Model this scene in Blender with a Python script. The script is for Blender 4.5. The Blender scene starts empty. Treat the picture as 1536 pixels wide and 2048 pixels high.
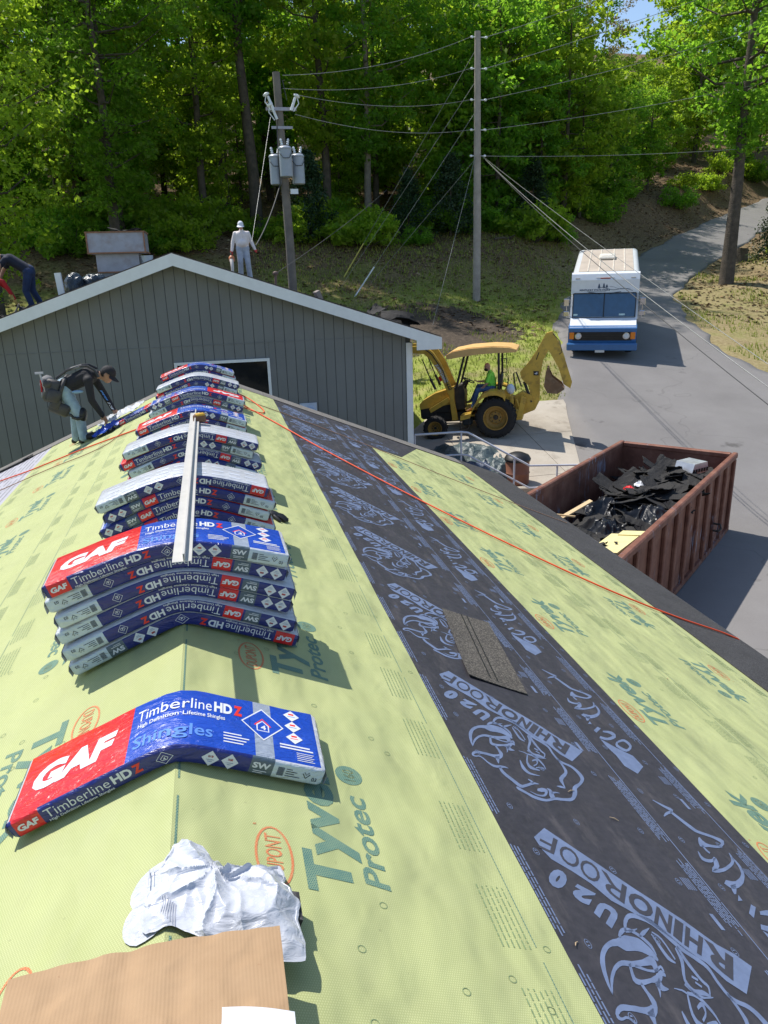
import bpy, bmesh, math, random
import numpy as np
from mathutils import Vector, Matrix, noise as mnoise

SC = bpy.context.scene
COL = SC.collection
R = math.radians

# ---------------------------------------------------------------- camera
cam_d = bpy.data.cameras.new('camera')
cam = bpy.data.objects.new('camera', cam_d)
COL.objects.link(cam)
CAM_ROT = Matrix(((0.97510124, 0.09380039, -0.20094543),
                  (-0.22001134, 0.29562087, -0.92962536),
                  (-0.02779556, 0.95068911, 0.30889742)))
CAM_LOC = Vector((0.2349, 0.0, 1.45))
cam.matrix_world = Matrix.Translation(CAM_LOC) @ CAM_ROT.to_4x4()
cam_d.sensor_fit = 'HORIZONTAL'
cam_d.sensor_width = 36.0
cam_d.lens = 36.0 * 1500 / 1536
cam_d.clip_start = 0.05
cam_d.clip_end = 2000
SC.camera = cam

# ---------------------------------------------------------------- sky and sun
SUN_EL, SUN_AZ = 60.0, -41.0          # azimuth from +Y, positive towards +X
world = bpy.data.worlds.new('World')
SC.world = world
world.use_nodes = True
wn = world.node_tree.nodes
wl = world.node_tree.links
wn.clear()
w_out = wn.new('ShaderNodeOutputWorld')
w_bg = wn.new('ShaderNodeBackground')
w_sky = wn.new('ShaderNodeTexSky')
w_sky.sky_type = 'NISHITA'
w_sky.sun_disc = False
w_sky.sun_elevation = R(SUN_EL)
w_sky.sun_rotation = R(SUN_AZ)
w_sky.air_density = 1.0
w_sky.dust_density = 0.6
w_sky.ozone_density = 1.6
wl.new(w_sky.outputs[0], w_bg.inputs[0])
w_bg.inputs[1].default_value = 0.15
wl.new(w_bg.outputs[0], w_out.inputs[0])

sun_d = bpy.data.lights.new('sun', 'SUN')
sun_d.energy = 4.6
sun_d.angle = R(0.53)
sun_d.color = (1.0, 0.955, 0.88)
sun = bpy.data.objects.new('sun', sun_d)
COL.objects.link(sun)
_sd = Vector((math.sin(R(SUN_AZ)) * math.cos(R(SUN_EL)), math.cos(R(SUN_AZ)) * math.cos(R(SUN_EL)), math.sin(R(SUN_EL))))
sun.rotation_euler = _sd.to_track_quat('Z', 'Y').to_euler()
sun.location = _sd * 60

SC.view_settings.view_transform = 'Standard'
SC.view_settings.look = 'None'
SC.view_settings.exposure = 0.25
SC.view_settings.gamma = 1.0
SC.view_settings.use_curve_mapping = False
SC.cycles.max_bounces = 8
SC.cycles.diffuse_bounces = 5
SC.cycles.glossy_bounces = 3
SC.cycles.transmission_bounces = 4
SC.cycles.transparent_max_bounces = 6
SC.cycles.use_denoising = True

# ---------------------------------------------------------------- helpers
def tag(o, label=None, cat=None, group=None, kind=None):
    if label: o['label'] = label
    if cat: o['category'] = cat
    if group: o['group'] = group
    if kind: o['kind'] = kind
    return o

def empty(name, loc=(0, 0, 0), rz=0.0, label=None, cat=None, group=None):
    o = bpy.data.objects.new(name, None)
    COL.objects.link(o)
    o.location = loc
    o.rotation_euler = (0, 0, rz)
    o.empty_display_size = 0.1
    return tag(o, label, cat, group)

def link(name, me, parent=None):
    o = bpy.data.objects.new(name, me)
    COL.objects.link(o)
    if parent: o.parent = parent
    return o

def copy_tree(o, parent=None):
    c = o.copy()
    COL.objects.link(c)
    c.parent = parent
    for ch in list(o.children):
        copy_tree(ch, c)
    return c

def frame_from(p0, p1, up=(0, 0, 1)):
    z = (Vector(p1) - Vector(p0)).normalized()
    u = Vector(up)
    if abs(z.dot(u)) > 0.98: u = Vector((1, 0, 0))
    x = u.cross(z).normalized()
    y = z.cross(x)
    return x, y, z

class MB:
    """collects simple solids, then links them as one mesh object"""
    def __init__(s):
        s.v, s.f, s.m = [], [], []
    def add(s, vs, fs, mi=0):
        n = len(s.v)
        s.v += [tuple(v) for v in vs]
        s.f += [tuple(i + n for i in f) for f in fs]
        s.m += [mi] * len(fs) if isinstance(mi, int) else list(mi)
        return s
    def box(s, c, d, mi=0, rot=None, bev=0.0):
        hx, hy, hz = d[0] / 2, d[1] / 2, d[2] / 2
        M = rot if rot is not None else Matrix.Identity(3)
        c = Vector(c)
        if bev <= 0:
            vs = [Vector((x, y, z)) for x in (-hx, hx) for y in (-hy, hy) for z in (-hz, hz)]
            fs = [(0, 1, 3, 2), (4, 6, 7, 5), (0, 4, 5, 1), (2, 3, 7, 6), (0, 2, 6, 4), (1, 5, 7, 3)]
        else:
            b = min(bev, hx * .95, hy * .95, hz * .95)
            bm = bmesh.new()
            bmesh.ops.create_cube(bm, size=1)
            for v in bm.verts: v.co = Vector((v.co.x * d[0], v.co.y * d[1], v.co.z * d[2]))
            bmesh.ops.bevel(bm, geom=bm.edges[:], offset=b, segments=1, affect='EDGES', profile=.5)
            bm.verts.ensure_lookup_table()
            vs = [v.co.copy() for v in bm.verts]
            fs = [tuple(v.index for v in f.verts) for f in bm.faces]
            bm.free()
        return s.add([c + M @ v for v in vs], fs, mi)
    def tube(s, pts, r, seg=8, mi=0, cap=True):
        pts = [Vector(p) for p in pts]
        n = len(pts)
        rs = r if isinstance(r, (list, tuple)) else [r] * n
        vs, fs = [], []
        px = None
        for i, p in enumerate(pts):
            d = (pts[min(i + 1, n - 1)] - pts[max(i - 1, 0)])
            if d.length < 1e-9: d = Vector((0, 0, 1))
            d.normalize()
            if px is None:
                u = Vector((0, 0, 1)) if abs(d.z) < .9 else Vector((1, 0, 0))
                px = u.cross(d).normalized()
            else:
                px = (px - d * px.dot(d))
                if px.length < 1e-6: px = Vector((1, 0, 0))
                px.normalize()
            py = d.cross(px)
            for k in range(seg):
                a = 2 * math.pi * k / seg
                vs.append(p + (px * math.cos(a) + py * math.sin(a)) * rs[i])
        for i in range(n - 1):
            for k in range(seg):
                k2 = (k + 1) % seg
                fs.append((i * seg + k, i * seg + k2, (i + 1) * seg + k2, (i + 1) * seg + k))
        if cap:
            fs.append(tuple(range(seg - 1, -1, -1)))
            fs.append(tuple((n - 1) * seg + k for k in range(seg)))
        return s.add(vs, fs, mi)
    def cyl(s, p0, p1, r0, r1=None, seg=16, mi=0):
        return s.tube([p0, p1], [r0, r0 if r1 is None else r1], seg, mi)
    def lathe(s, prof, p, axis, seg=24, mi=0, close=False, caps=True):
        """prof: (radius, distance along axis)"""
        p = Vector(p)
        x, y, z = frame_from((0, 0, 0), axis)
        vs, fs = [], []
        n = len(prof)
        for (r, h) in prof:
            for k in range(seg):
                a = 2 * math.pi * k / seg
                vs.append(p + z * h + (x * math.cos(a) + y * math.sin(a)) * r)
        rng = n if close else n - 1
        for i in range(rng):
            j = (i + 1) % n
            for k in range(seg):
                k2 = (k + 1) % seg
                fs.append((i * seg + k, i * seg + k2, j * seg + k2, j * seg + k))
        if not close and caps:
            if prof[0][0] > 1e-4: fs.append(tuple(range(seg - 1, -1, -1)))
            if prof[-1][0] > 1e-4: fs.append(tuple((n - 1) * seg + k for k in range(seg)))
        return s.add(vs, fs, mi)
    def prism(s, poly, d0, d1, o=(0, 0, 0), ex=(1, 0, 0), ey=(0, 0, 1), ez=(0, 1, 0), mi=0):
        """poly in (ex, ey), extruded along ez from d0 to d1"""
        o, ex, ey, ez = Vector(o), Vector(ex), Vector(ey), Vector(ez)
        n = len(poly)
        vs = [o + ex * a + ey * b + ez * d0 for a, b in poly] + [o + ex * a + ey * b + ez * d1 for a, b in poly]
        fs = [tuple(range(n)), tuple(range(2 * n - 1, n - 1, -1))]
        fs += [(i, (i + 1) % n, n + (i + 1) % n, n + i) for i in range(n)]
        return s.add(vs, fs, mi)
    def ball(s, c, r, mi=0, seg=16, rings=10, rot=None):
        c = Vector(c)
        rr = Vector(r) if isinstance(r, (tuple, list, Vector)) else Vector((r, r, r))
        M = rot if rot is not None else Matrix.Identity(3)
        vs, fs = [], []
        for i in range(rings + 1):
            t = math.pi * i / rings
            for k in range(seg):
                a = 2 * math.pi * k / seg
                vs.append(c + M @ Vector((rr.x * math.sin(t) * math.cos(a), rr.y * math.sin(t) * math.sin(a), rr.z * math.cos(t))))
        for i in range(rings):
            for k in range(seg):
                k2 = (k + 1) % seg
                fs.append((i * seg + k, (i + 1) * seg + k, (i + 1) * seg + k2, i * seg + k2))
        return s.add(vs, fs, mi)
    def mesh(s, name, mats, smooth=None, weld=False):
        me = bpy.data.meshes.new(name)
        me.from_pydata(s.v, [], s.f)
        for m in (mats if isinstance(mats, (list, tuple)) else [mats]): me.materials.append(m)
        me.polygons.foreach_set('material_index', s.m)
        bm = bmesh.new()
        bm.from_mesh(me)
        if weld: bmesh.ops.remove_doubles(bm, verts=bm.verts, dist=1e-5)
        bmesh.ops.recalc_face_normals(bm, faces=bm.faces)
        bm.to_mesh(me)
        bm.free()
        if smooth:
            me.shade_smooth()
            me.set_sharp_from_angle(angle=R(smooth))
        me.update()
        return me
    def build(s, name, mats, parent=None, smooth=None, weld=False):
        return link(name, s.mesh(name, mats, smooth, weld), parent)

def grid_mesh(name, P, mats, smooth=True, mi=None):
    """P: array (n, m, 3)"""
    n, m = P.shape[:2]
    idx = np.arange(n * m).reshape(n, m)
    q = np.stack([idx[:-1, :-1], idx[1:, :-1], idx[1:, 1:], idx[:-1, 1:]], -1).reshape(-1, 4)
    me = bpy.data.meshes.new(name)
    me.from_pydata(P.reshape(-1, 3).tolist(), [], q.tolist())
    for k in (mats if isinstance(mats, (list, tuple)) else [mats]): me.materials.append(k)
    if smooth: me.shade_smooth()
    return me

# ---------------------------------------------------------------- materials
class NT:
    def __init__(s, name):
        s.mat = bpy.data.materials.new(name)
        s.mat.use_nodes = True
        s.n = s.mat.node_tree.nodes
        s.l = s.mat.node_tree.links
        s.n.clear()
        s.out = s.n.new('ShaderNodeOutputMaterial')
    def node(s, t, **kw):
        nd = s.n.new('ShaderNode' + t)
        for k, v in kw.items():
            if k.startswith('i_'):
                key = k[2:]
                nd.inputs[int(key) if key.isdigit() else key.replace('_', ' ')].default_value = v
            else:
                setattr(nd, k, v)
        return nd
    def lk(s, a, b): s.l.new(a, b)
    def coords(s, scale=(1, 1, 1), out='Object'):
        tc = s.node('TexCoord')
        mp = s.node('Mapping')
        mp.inputs['Scale'].default_value = scale
        s.lk(tc.outputs[out], mp.inputs[0])
        return mp.outputs[0]
    def noise(s, vec, scale, detail=4, rough=.55):
        nd = s.node('TexNoise')
        nd.inputs['Scale'].default_value = scale
        nd.inputs['Detail'].default_value = detail
        nd.inputs['Roughness'].default_value = rough
        s.lk(vec, nd.inputs['Vector'])
        return nd.outputs[0]
    def ramp(s, fac, stops):
        nd = s.node('ValToRGB')
        cr = nd.color_ramp
        while len(cr.elements) > 1: cr.elements.remove(cr.elements[-1])
        for i, (p, c) in enumerate(stops):
            e = cr.elements[0] if i == 0 else cr.elements.new(p)
            e.position = p
            e.color = (*c, 1) if len(c) == 3 else c
        s.lk(fac, nd.inputs[0])
        return nd.outputs[0]
    def mix(s, fac, a, b, mode='MIX'):
        nd = s.node('MixRGB')
        nd.blend_type = mode
        for sock, v in ((nd.inputs[0], fac), (nd.inputs[1], a), (nd.inputs[2], b)):
            if isinstance(v, (int, float)): sock.default_value = v
            elif isinstance(v, tuple): sock.default_value = (*v, 1) if len(v) == 3 else v
            else: s.lk(v, sock)
        return nd.outputs[0]
    def math(s, op, a, b=None, c=None):
        nd = s.node('Math')
        nd.operation = op
        for i, v in enumerate((a, b, c)):
            if v is None: continue
            if isinstance(v, (int, float)): nd.inputs[i].default_value = v
            else: s.lk(v, nd.inputs[i])
        return nd.outputs[0]
    def bump(s, h, strength=.3, dist=.01, normal=None):
        nd = s.node('Bump')
        nd.inputs['Strength'].default_value = strength
        nd.inputs['Distance'].default_value = dist
        s.lk(h, nd.inputs['Height'])
        if normal is not None: s.lk(normal, nd.inputs['Normal'])
        return nd.outputs[0]
    def bsdf(s, col, rough=.6, metal=0.0, spec=.5, normal=None, coat=0.0, coat_rough=.1, sheen=0.0):
        b = s.node('BsdfPrincipled')
        def st(k, v):
            if isinstance(v, (int, float)): b.inputs[k].default_value = v
            elif isinstance(v, tuple): b.inputs[k].default_value = (*v, 1) if len(v) == 3 else v
            else: s.lk(v, b.inputs[k])
        st('Base Color', col); st('Roughness', rough); st('Metallic', metal); st('Specular IOR Level', spec)
        if coat: st('Coat Weight', coat); st('Coat Roughness', coat_rough)
        if sheen: st('Sheen Weight', sheen)
        if normal is not None: s.lk(normal, b.inputs['Normal'])
        s.lk(b.outputs[0], s.out.inputs[0])
        return b

MATS = {}
def pm(name, col, rough=.6, metal=0.0, var=.14, scale=6.0, bump=0.0, bscale=60.0, bdist=.004, coat=0.0, spec=.5, stain=None, stain_amt=.4, stain_scale=3.0, sheen=0.0):
    """painted / plain material: colour with two scales of variation, optional stains and relief"""
    if name in MATS: return MATS[name]
    t = NT(name)
    vec = t.coords()
    f = t.noise(vec, scale, 6, .6)
    lo = tuple(max(0, c * (1 - var)) for c in col)
    hi = tuple(min(1, c * (1 + var)) for c in col)
    c = t.ramp(f, [(.3, lo), (.7, hi)])
    if stain:
        g = t.noise(vec, stain_scale, 8, .65)
        m = t.ramp(g, [(.5, (0, 0, 0)), (.68, (stain_amt,) * 3)])
        c = t.mix(m, c, stain)
    rg = t.math('MULTIPLY_ADD', f, .25, rough - .12)
    nrm = None
    if bump: nrm = t.bump(t.noise(vec, bscale, 5, .6), bump, bdist)
    t.bsdf(c, rg, metal, spec, nrm, coat, .12, sheen)
    MATS[name] = t.mat
    return t.mat

# ================================================================ terrain
def sstep(a, b, x):
    t = np.clip((np.asarray(x, float) - a) / (b - a), 0, 1)
    return t * t * (3 - 2 * t)

ROAD_Y = np.array([-14, 9, 12, 16, 19.84, 24.6, 29.6, 31.9, 36.5, 42.1, 46.5, 52.1, 58, 66, 80.])
ROAD_L = np.array([5.6, 5.6, 6.2, 8.6, 10.0, 12.0, 14.16, 15.5, 19.4, 25.1, 29.9, 37.0, 45.5, 58, 80.])
ROADR_Y = np.array([-14, 17.5, 19.5, 21.7, 23.5, 25.9, 30.3, 32.9, 38, 43.2, 48.6, 53.5, 58, 66, 80.])
ROADR_X = np.array([34, 34, 24, 18.4, 18.2, 18.8, 20.3, 21.6, 26.4, 32.3, 38.6, 44.6, 51, 63, 86.])
def road_l(y): return np.interp(y, ROAD_Y, ROAD_L)
def road_r(y): return np.interp(y, ROADR_Y, ROADR_X)

def T(x, y, rough=True):
    x = np.asarray(x, float); y = np.asarray(y, float)
    d = y - 13.5
    r = (d + np.sqrt(d * d + 1.4)) / 2
    kx = 0.38 + 0.62 * sstep(3.0, 7.6, x)
    b = sstep(20.5, 31, y)
    k = kx + (1 - kx) * b
    z = -4.0 + 0.2 * r * k
    # wooded hill, steeper beyond the meadow
    yy = np.maximum(0, y - 44 + 0.1 * x)
    z = z + 0.10 * yy * yy / (yy + 14)
    # bank on the uphill side of the road
    dl = road_l(y) - x
    z = z + 1.5 * sstep(1.0, 7.0, dl) * sstep(31, 42, y) * sstep(60, 30, dl)
    dr = x - road_r(y)
    z = z + 0.5 * sstep(.6, 6.0, dr) * sstep(24, 34, y)
    if rough:
        off = np.maximum(sstep(.3, 3.0, dl) * sstep(19.5, 23, y), sstep(.3, 3.0, dr))
        z = z + off * (.07 * np.sin(x * .9 + 1.3 * np.sin(y * .5)) + .06 * np.sin(y * 1.1 + x * .35) + .03 * np.sin(x * 2.7 + y * 2.1))
    return z

def Tz(x, y): return float(T(x, y))

def ground_material():
    t = NT('ground_cover')
    tc = t.node('TexCoord')
    P = tc.outputs['Object']
    sx = t.node('SeparateXYZ'); t.lk(P, sx.inputs[0])
    n1 = t.noise(P, .35, 6, .6)
    n2 = t.noise(P, 1.6, 7, .65)
    n3 = t.noise(P, 9, 6, .7)
    grass = t.ramp(n2, [(.3, (.14, .17, .03)), (.5, (.26, .305, .06)), (.7, (.36, .345, .12))])
    dry = t.ramp(n3, [(.3, (.17, .125, .065)), (.55, (.30, .235, .13)), (.75, (.40, .33, .20))])
    litter = t.ramp(n3, [(.3, (.045, .032, .020)), (.52, (.15, .10, .058)), (.72, (.32, .22, .13))])
    mulch = t.ramp(n3, [(.3, (.035, .028, .022)), (.6, (.11, .085, .064)), (.8, (.22, .17, .13))])
    # meadow to leaf litter under the trees
    edge = t.math('MULTIPLY_ADD', n1, 14.0, -7.0)
    yv = t.math('ADD', sx.outputs[1], edge)
    f_lit = t.ramp(t.math('MULTIPLY', t.math('SUBTRACT', yv, 30.0), .12), [(0, (0, 0, 0)), (1, (1, 1, 1))])
    # right of the road: dry needles and straw
    f_dry = t.ramp(t.math('MULTIPLY', t.math('SUBTRACT', sx.outputs[0], 16.5), .6), [(0, (0, 0, 0)), (1, (.85, .85, .85))])
    patch = t.ramp(n1, [(.52, (0, 0, 0)), (.6, (1, 1, 1))])
    # bare mulch bed on the slope behind the grey building
    vm = t.node('VectorMath'); vm.operation = 'DISTANCE'
    t.lk(P, vm.inputs[0]); vm.inputs[1].default_value = (8.6, 29.0, -.9)
    bed = t.ramp(t.math('MULTIPLY_ADD', n2, 3.0, t.math('SUBTRACT', vm.outputs['Value'], 1.5)), [(.0, (1, 1, 1)), (1, (1, 1, 1))])
    bedm = t.math('LESS_THAN', t.math('MULTIPLY_ADD', n2, 4.0, vm.outputs['Value']), 5.6)
    c = t.mix(t.math('MULTIPLY', patch, .7), grass, dry)
    c = t.mix(bedm, c, mulch)
    c = t.mix(f_lit, c, litter)
    f_dry = t.math('MULTIPLY', f_dry, t.ramp(t.math('MULTIPLY', t.math('SUBTRACT', sx.outputs[1], 38.0), .1), [(0, (1, 1, 1)), (1, (.08, .08, .08))]))
    f_dry2 = t.math('MULTIPLY', f_dry, t.ramp(n2, [(.25, (.4, .4, .4)), (.5, (1, 1, 1))]))
    c = t.mix(f_dry2, c, dry)
    nb = t.bump(t.noise(P, 14, 8, .75), .5, .03)
    t.bsdf(c, .95, 0, .15, nb)
    return t.mat

def asphalt_material():
    t = NT('asphalt')
    P = t.coords()
    n = t.noise(P, .45, 7, .62)
    g = t.noise(P, 160, 3, .7)
    c = t.ramp(n, [(.25, (.165, .152, .146)), (.5, (.212, .197, .189)), (.75, (.255, .240, .230))])
    c = t.mix(.35, c, t.ramp(g, [(.3, (.06, .06, .06)), (.7, (.30, .29, .285))]))
    # old patch lines and cracks
    v = t.node('TexVoronoi'); v.feature = 'DISTANCE_TO_EDGE'
    v.inputs['Scale'].default_value = .16
    wv = t.node('TexNoise'); wv.inputs['Scale'].default_value = .7; t.lk(P, wv.inputs[0])
    add = t.node('VectorMath'); add.operation = 'ADD'
    sc = t.node('VectorMath'); sc.operation = 'SCALE'; sc.inputs[3].default_value = 3.0
    t.lk(wv.outputs[1], sc.inputs[0]); t.lk(P, add.inputs[0]); t.lk(sc.outputs[0], add.inputs[1])
    t.lk(add.outputs[0], v.inputs['Vector'])
    cr = t.math('LESS_THAN', v.outputs[0], .003)
    c = t.mix(t.math('MULTIPLY', cr, .22), c, (.05, .048, .045))
    oil = t.ramp(t.noise(P, .8, 5, .6), [(.66, (0, 0, 0)), (.72, (.6, .6, .6))])
    c = t.mix(oil, c, (.06, .055, .05))
    t.bsdf(c, .85, 0, .3, t.bump(g, .35, .006))
    return t.mat

def concrete_material():
    t = NT('concrete')
    P = t.coords()
    n = t.noise(P, .6, 8, .65)
    g = t.noise(P, 60, 4, .7)
    c = t.ramp(n, [(.25, (.29, .245, .19)), (.48, (.44, .385, .31)), (.75, (.54, .49, .41))])
    c = t.mix(.2, c, t.ramp(g, [(.3, (.2, .18, .15)), (.7, (.6, .56, .5))]))
    st = t.ramp(t.noise(P, 1.4, 7, .7), [(.55, (0, 0, 0)), (.7, (.7, .7, .7))])
    c = t.mix(st, c, (.16, .13, .10))
    t.bsdf(c, .9, 0, .25, t.bump(g, .25, .004))
    return t.mat

M_GROUND, M_ASPH, M_CONC = ground_material(), asphalt_material(), concrete_material()

xs = np.unique(np.concatenate([np.arange(-110, -30, 5.), np.arange(-30, 60, .8), np.arange(60, 170, 5.)]))
ys = np.unique(np.concatenate([np.arange(-60, -10, 5.), np.arange(-10, 75, .8), np.arange(75, 260, 5.)]))
X, Y = np.meshgrid(xs, ys, indexing='ij')
Zt = T(X, Y)
inside = (X > road_l(Y) + .35) & (X < road_r(Y) - .35) & (Y < 80)
apron_in = (X > 3.9) & (X <= road_l(Y) + .6) & (Y < 20.6) & (Y > -12)
Zt = np.where(inside | apron_in, Zt - .2, Zt)
tag(link('ground', grid_mesh('ground', np.stack([X, Y, Zt], -1), M_GROUND)), kind='structure')

# road and yard: one asphalt sheet whose edges turn down into the soil
yr = np.arange(-14, 80, .5)
rows = []
for y in yr:
    a, b = float(road_l(y)), float(road_r(y))
    wob = .14 * math.sin(y * 1.7) + .1 * math.sin(y * 4.1)
    xsr = np.linspace(a + wob * (1 if y > 20 else 0), b + wob, 26)
    z = T(xsr, np.full(26, y), False) + .03
    row = np.stack([xsr, np.full(26, y), z], -1)
    row = np.concatenate([row[:1] + np.array([[-.03, 0, -.16]]), row, row[-1:] + np.array([[.03, 0, -.16]])])
    rows.append(row)
tag(link('road', grid_mesh('road', np.array(rows), M_ASPH)), kind='structure')

# concrete apron in front of the grey building, in slabs with recessed joints
apron = empty('concrete_apron'); tag(apron, kind='structure')
bx = [4.15, 6.2, 8.3, 10.4]
by = [8.0, 11.0, 13.6, 16.2, 18.6, 20.9]
for i in range(len(bx) - 1):
    for j in range(len(by) - 1):
        n = 7
        ys_ = np.linspace(by[j] + .008, by[j + 1] - .008, n)
        P = np.zeros((n, n, 3))
        ok = True
        for q, y in enumerate(ys_):
            x0, x1 = bx[i] + .008, bx[i + 1] - .008
            lim = float(road_l(y)) + .02
            x1 = min(x1, lim)
            if y > 19.2: x0 = max(x0, 4.2 + (y - 19.2) * 1.2)
            if x1 - x0 < .05: x1 = x0 + .05
            xx = np.linspace(x0, x1, n)
            P[q, :, 0] = xx; P[q, :, 1] = y; P[q, :, 2] = T(xx, np.full(n, y), False) + .045
        if bx[i] > float(road_l(by[j + 1])): continue
        top = P
        ring = np.concatenate([P[:1] + [0, 0, -.12], P, P[-1:] + [0, 0, -.12]], 0)
        ring = np.concatenate([ring[:, :1] + [0, 0, -.12], ring, ring[:, -1:] + [0, 0, -.12]], 1)
        link('concrete_slab', grid_mesh('concrete_slab', ring, M_CONC, smooth=False), apron)

# grass blades on the verge, fallen leaves and twigs under the trees (nobody could count them)
def scatter_tris(name, n, xr, yr_, accept, size, mats, seed, upright=True):
    rng = np.random.default_rng(seed)
    xs_ = rng.uniform(*xr, n * 3); ys_ = rng.uniform(*yr_, n * 3)
    m = accept(xs_, ys_)
    xs_, ys_ = xs_[m][:n], ys_[m][:n]
    n = len(xs_)
    zs = T(xs_, ys_)
    a = rng.uniform(0, 6.28, n); s = size * rng.uniform(.5, 1.4, n)
    d = np.stack([np.cos(a), np.sin(a), np.zeros(n)], -1)
    c = np.stack([xs_, ys_, zs], -1)
    if upright:
        tip = c + np.stack([rng.normal(0, .25, n), rng.normal(0, .25, n), np.ones(n)], -1) * s[:, None]
        V = np.stack([c - d * s[:, None] * .16, c + d * s[:, None] * .16, tip], 1).reshape(-1, 3)
        F = np.arange(n * 3).reshape(-1, 3)
    else:
        e = np.stack([-np.sin(a), np.cos(a), rng.uniform(-.3, .5, n)], -1)
        up = np.array([0, 0, .02])
        V = np.stack([c - d * s[:, None] * .5 + up, c - e * s[:, None] * .25 + up * 2, c + d * s[:, None] * .5 + up, c + e * s[:, None] * .25 + up * 2.5], 1).reshape(-1, 3)
        F = np.arange(n * 4).reshape(-1, 4)
    me = bpy.data.meshes.new(name)
    me.from_pydata(V.tolist(), [], F.tolist())
    me.materials.append(mats)
    return link(name, me)

def blade_material():
    t = NT('grass_blade')
    g = t.node('NewGeometry')
    c = t.ramp(g.outputs['Random Per Island'], [(0, (.17, .24, .03)), (.6, (.32, .40, .06)), (.85, (.40, .40, .11)), (1, (.52, .44, .2))])
    b = t.bsdf(c, .7, 0, .25); tr = t.node('BsdfTranslucent'); t.lk(c, tr.inputs[0]); mx = t.node('MixShader'); mx.inputs[0].default_value = .4; t.lk(b.outputs[0], mx.inputs[1]); t.lk(tr.outputs[0], mx.inputs[2]); t.lk(mx.outputs[0], t.out.inputs[0])
    return t.mat
def litter_material():
    t = NT('leaf_litter')
    g = t.node('NewGeometry')
    c = t.ramp(g.outputs['Random Per Island'], [(0, (.05, .03, .018)), (.5, (.16, .10, .055)), (.85, (.30, .20, .11)), (1, (.42, .33, .2))])
    t.bsdf(c, .85, 0, .2)
    return t.mat
gr = scatter_tris('grass', 26000, (2.5, 20), (20, 42), lambda x, y: (x < road_l(y) - .2 + .3 * np.sin(y * 3)) & (y > 21 + .3 * (x < 7)) & ((x - 8.6) ** 2 + (y - 29) ** 2 > 7 + 5 * np.sin(x * 2 + y)), .11, blade_material(), 3)
tag(gr, 'short green and straw coloured grass on the slope beside the road', 'grass', kind='stuff')
gr2 = scatter_tris('verge_grass', 9000, (17.5, 34), (16, 44), lambda x, y: (x > road_r(y) + .15) & (x < road_r(y) + 7) & (np.sin(x * 1.3) + np.sin(y * 1.1 + x) > .2), .13, blade_material(), 5)
tag(gr2, 'thin dry grass and weeds along the right edge of the road', 'grass', kind='stuff')
lit = scatter_tris('leaf_litter', 26000, (-12, 44), (25, 66), lambda x, y: ((x < road_l(y) - .4) | (x > road_r(y) + .2)) & (y + 3 * np.sin(x * .6) > 29), .2, litter_material(), 4, upright=False)
tag(lit, 'brown fallen leaves scattered over the woodland floor', 'leaves', kind='stuff')

# ================================================================ materials of the buildings
M_DECK = pm('roof_deck_wood', (.30, .22, .14), .85)
M_WHITE = pm('white_trim_paint', (.74, .76, .78), .5, var=.05, bump=.08, bscale=30)
M_SIDING = pm('grey_siding_paint', (.178, .184, .184), .75, var=.10, scale=1.2, bump=.25, bscale=45, bdist=.003)
M_SIDING_DK = pm('grey_siding_groove', (.085, .088, .086), .8)
M_GLASSDK = pm('dark_window_glass', (.012, .013, .015), .08, var=.2, spec=.6)
M_METAL = pm('galvanised_metal', (.37, .37, .43), .45, .25, var=.15, scale=4, stain=(.26, .17, .12), stain_amt=.5, stain_scale=2.5)
M_BLACK = pm('black_plastic', (.012, .012, .013), .45)

def shingle_material(name, a, b, c):
    t = NT(name)
    P = t.coords()
    n = t.noise(P, 130, 3, .7)
    v = t.node('TexVoronoi'); v.inputs['Scale'].default_value = 170
    t.lk(P, v.inputs['Vector'])
    big = t.noise(P, 3.0, 5, .6)
    col = t.ramp(v.outputs[1], [(.2, a), (.55, b), (.92, c)])
    col = t.mix(.5, col, t.ramp(big, [(.3, a), (.7, b)]))
    t.bsdf(col, .8, 0, .35, t.bump(n, .6, .003))
    return t.mat
M_SHINGLE = shingle_material('weathered_wood_shingle', (.035, .031, .028), (.095, .085, .072), (.30, .27, .22))
M_STARTER = shingle_material('dark_starter_shingle', (.024, .023, .024), (.055, .053, .054), (.16, .155, .155))
M_RAKE = shingle_material('grey_rake_shingle', (.10, .092, .084), (.19, .175, .16), (.36, .34, .31))

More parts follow.
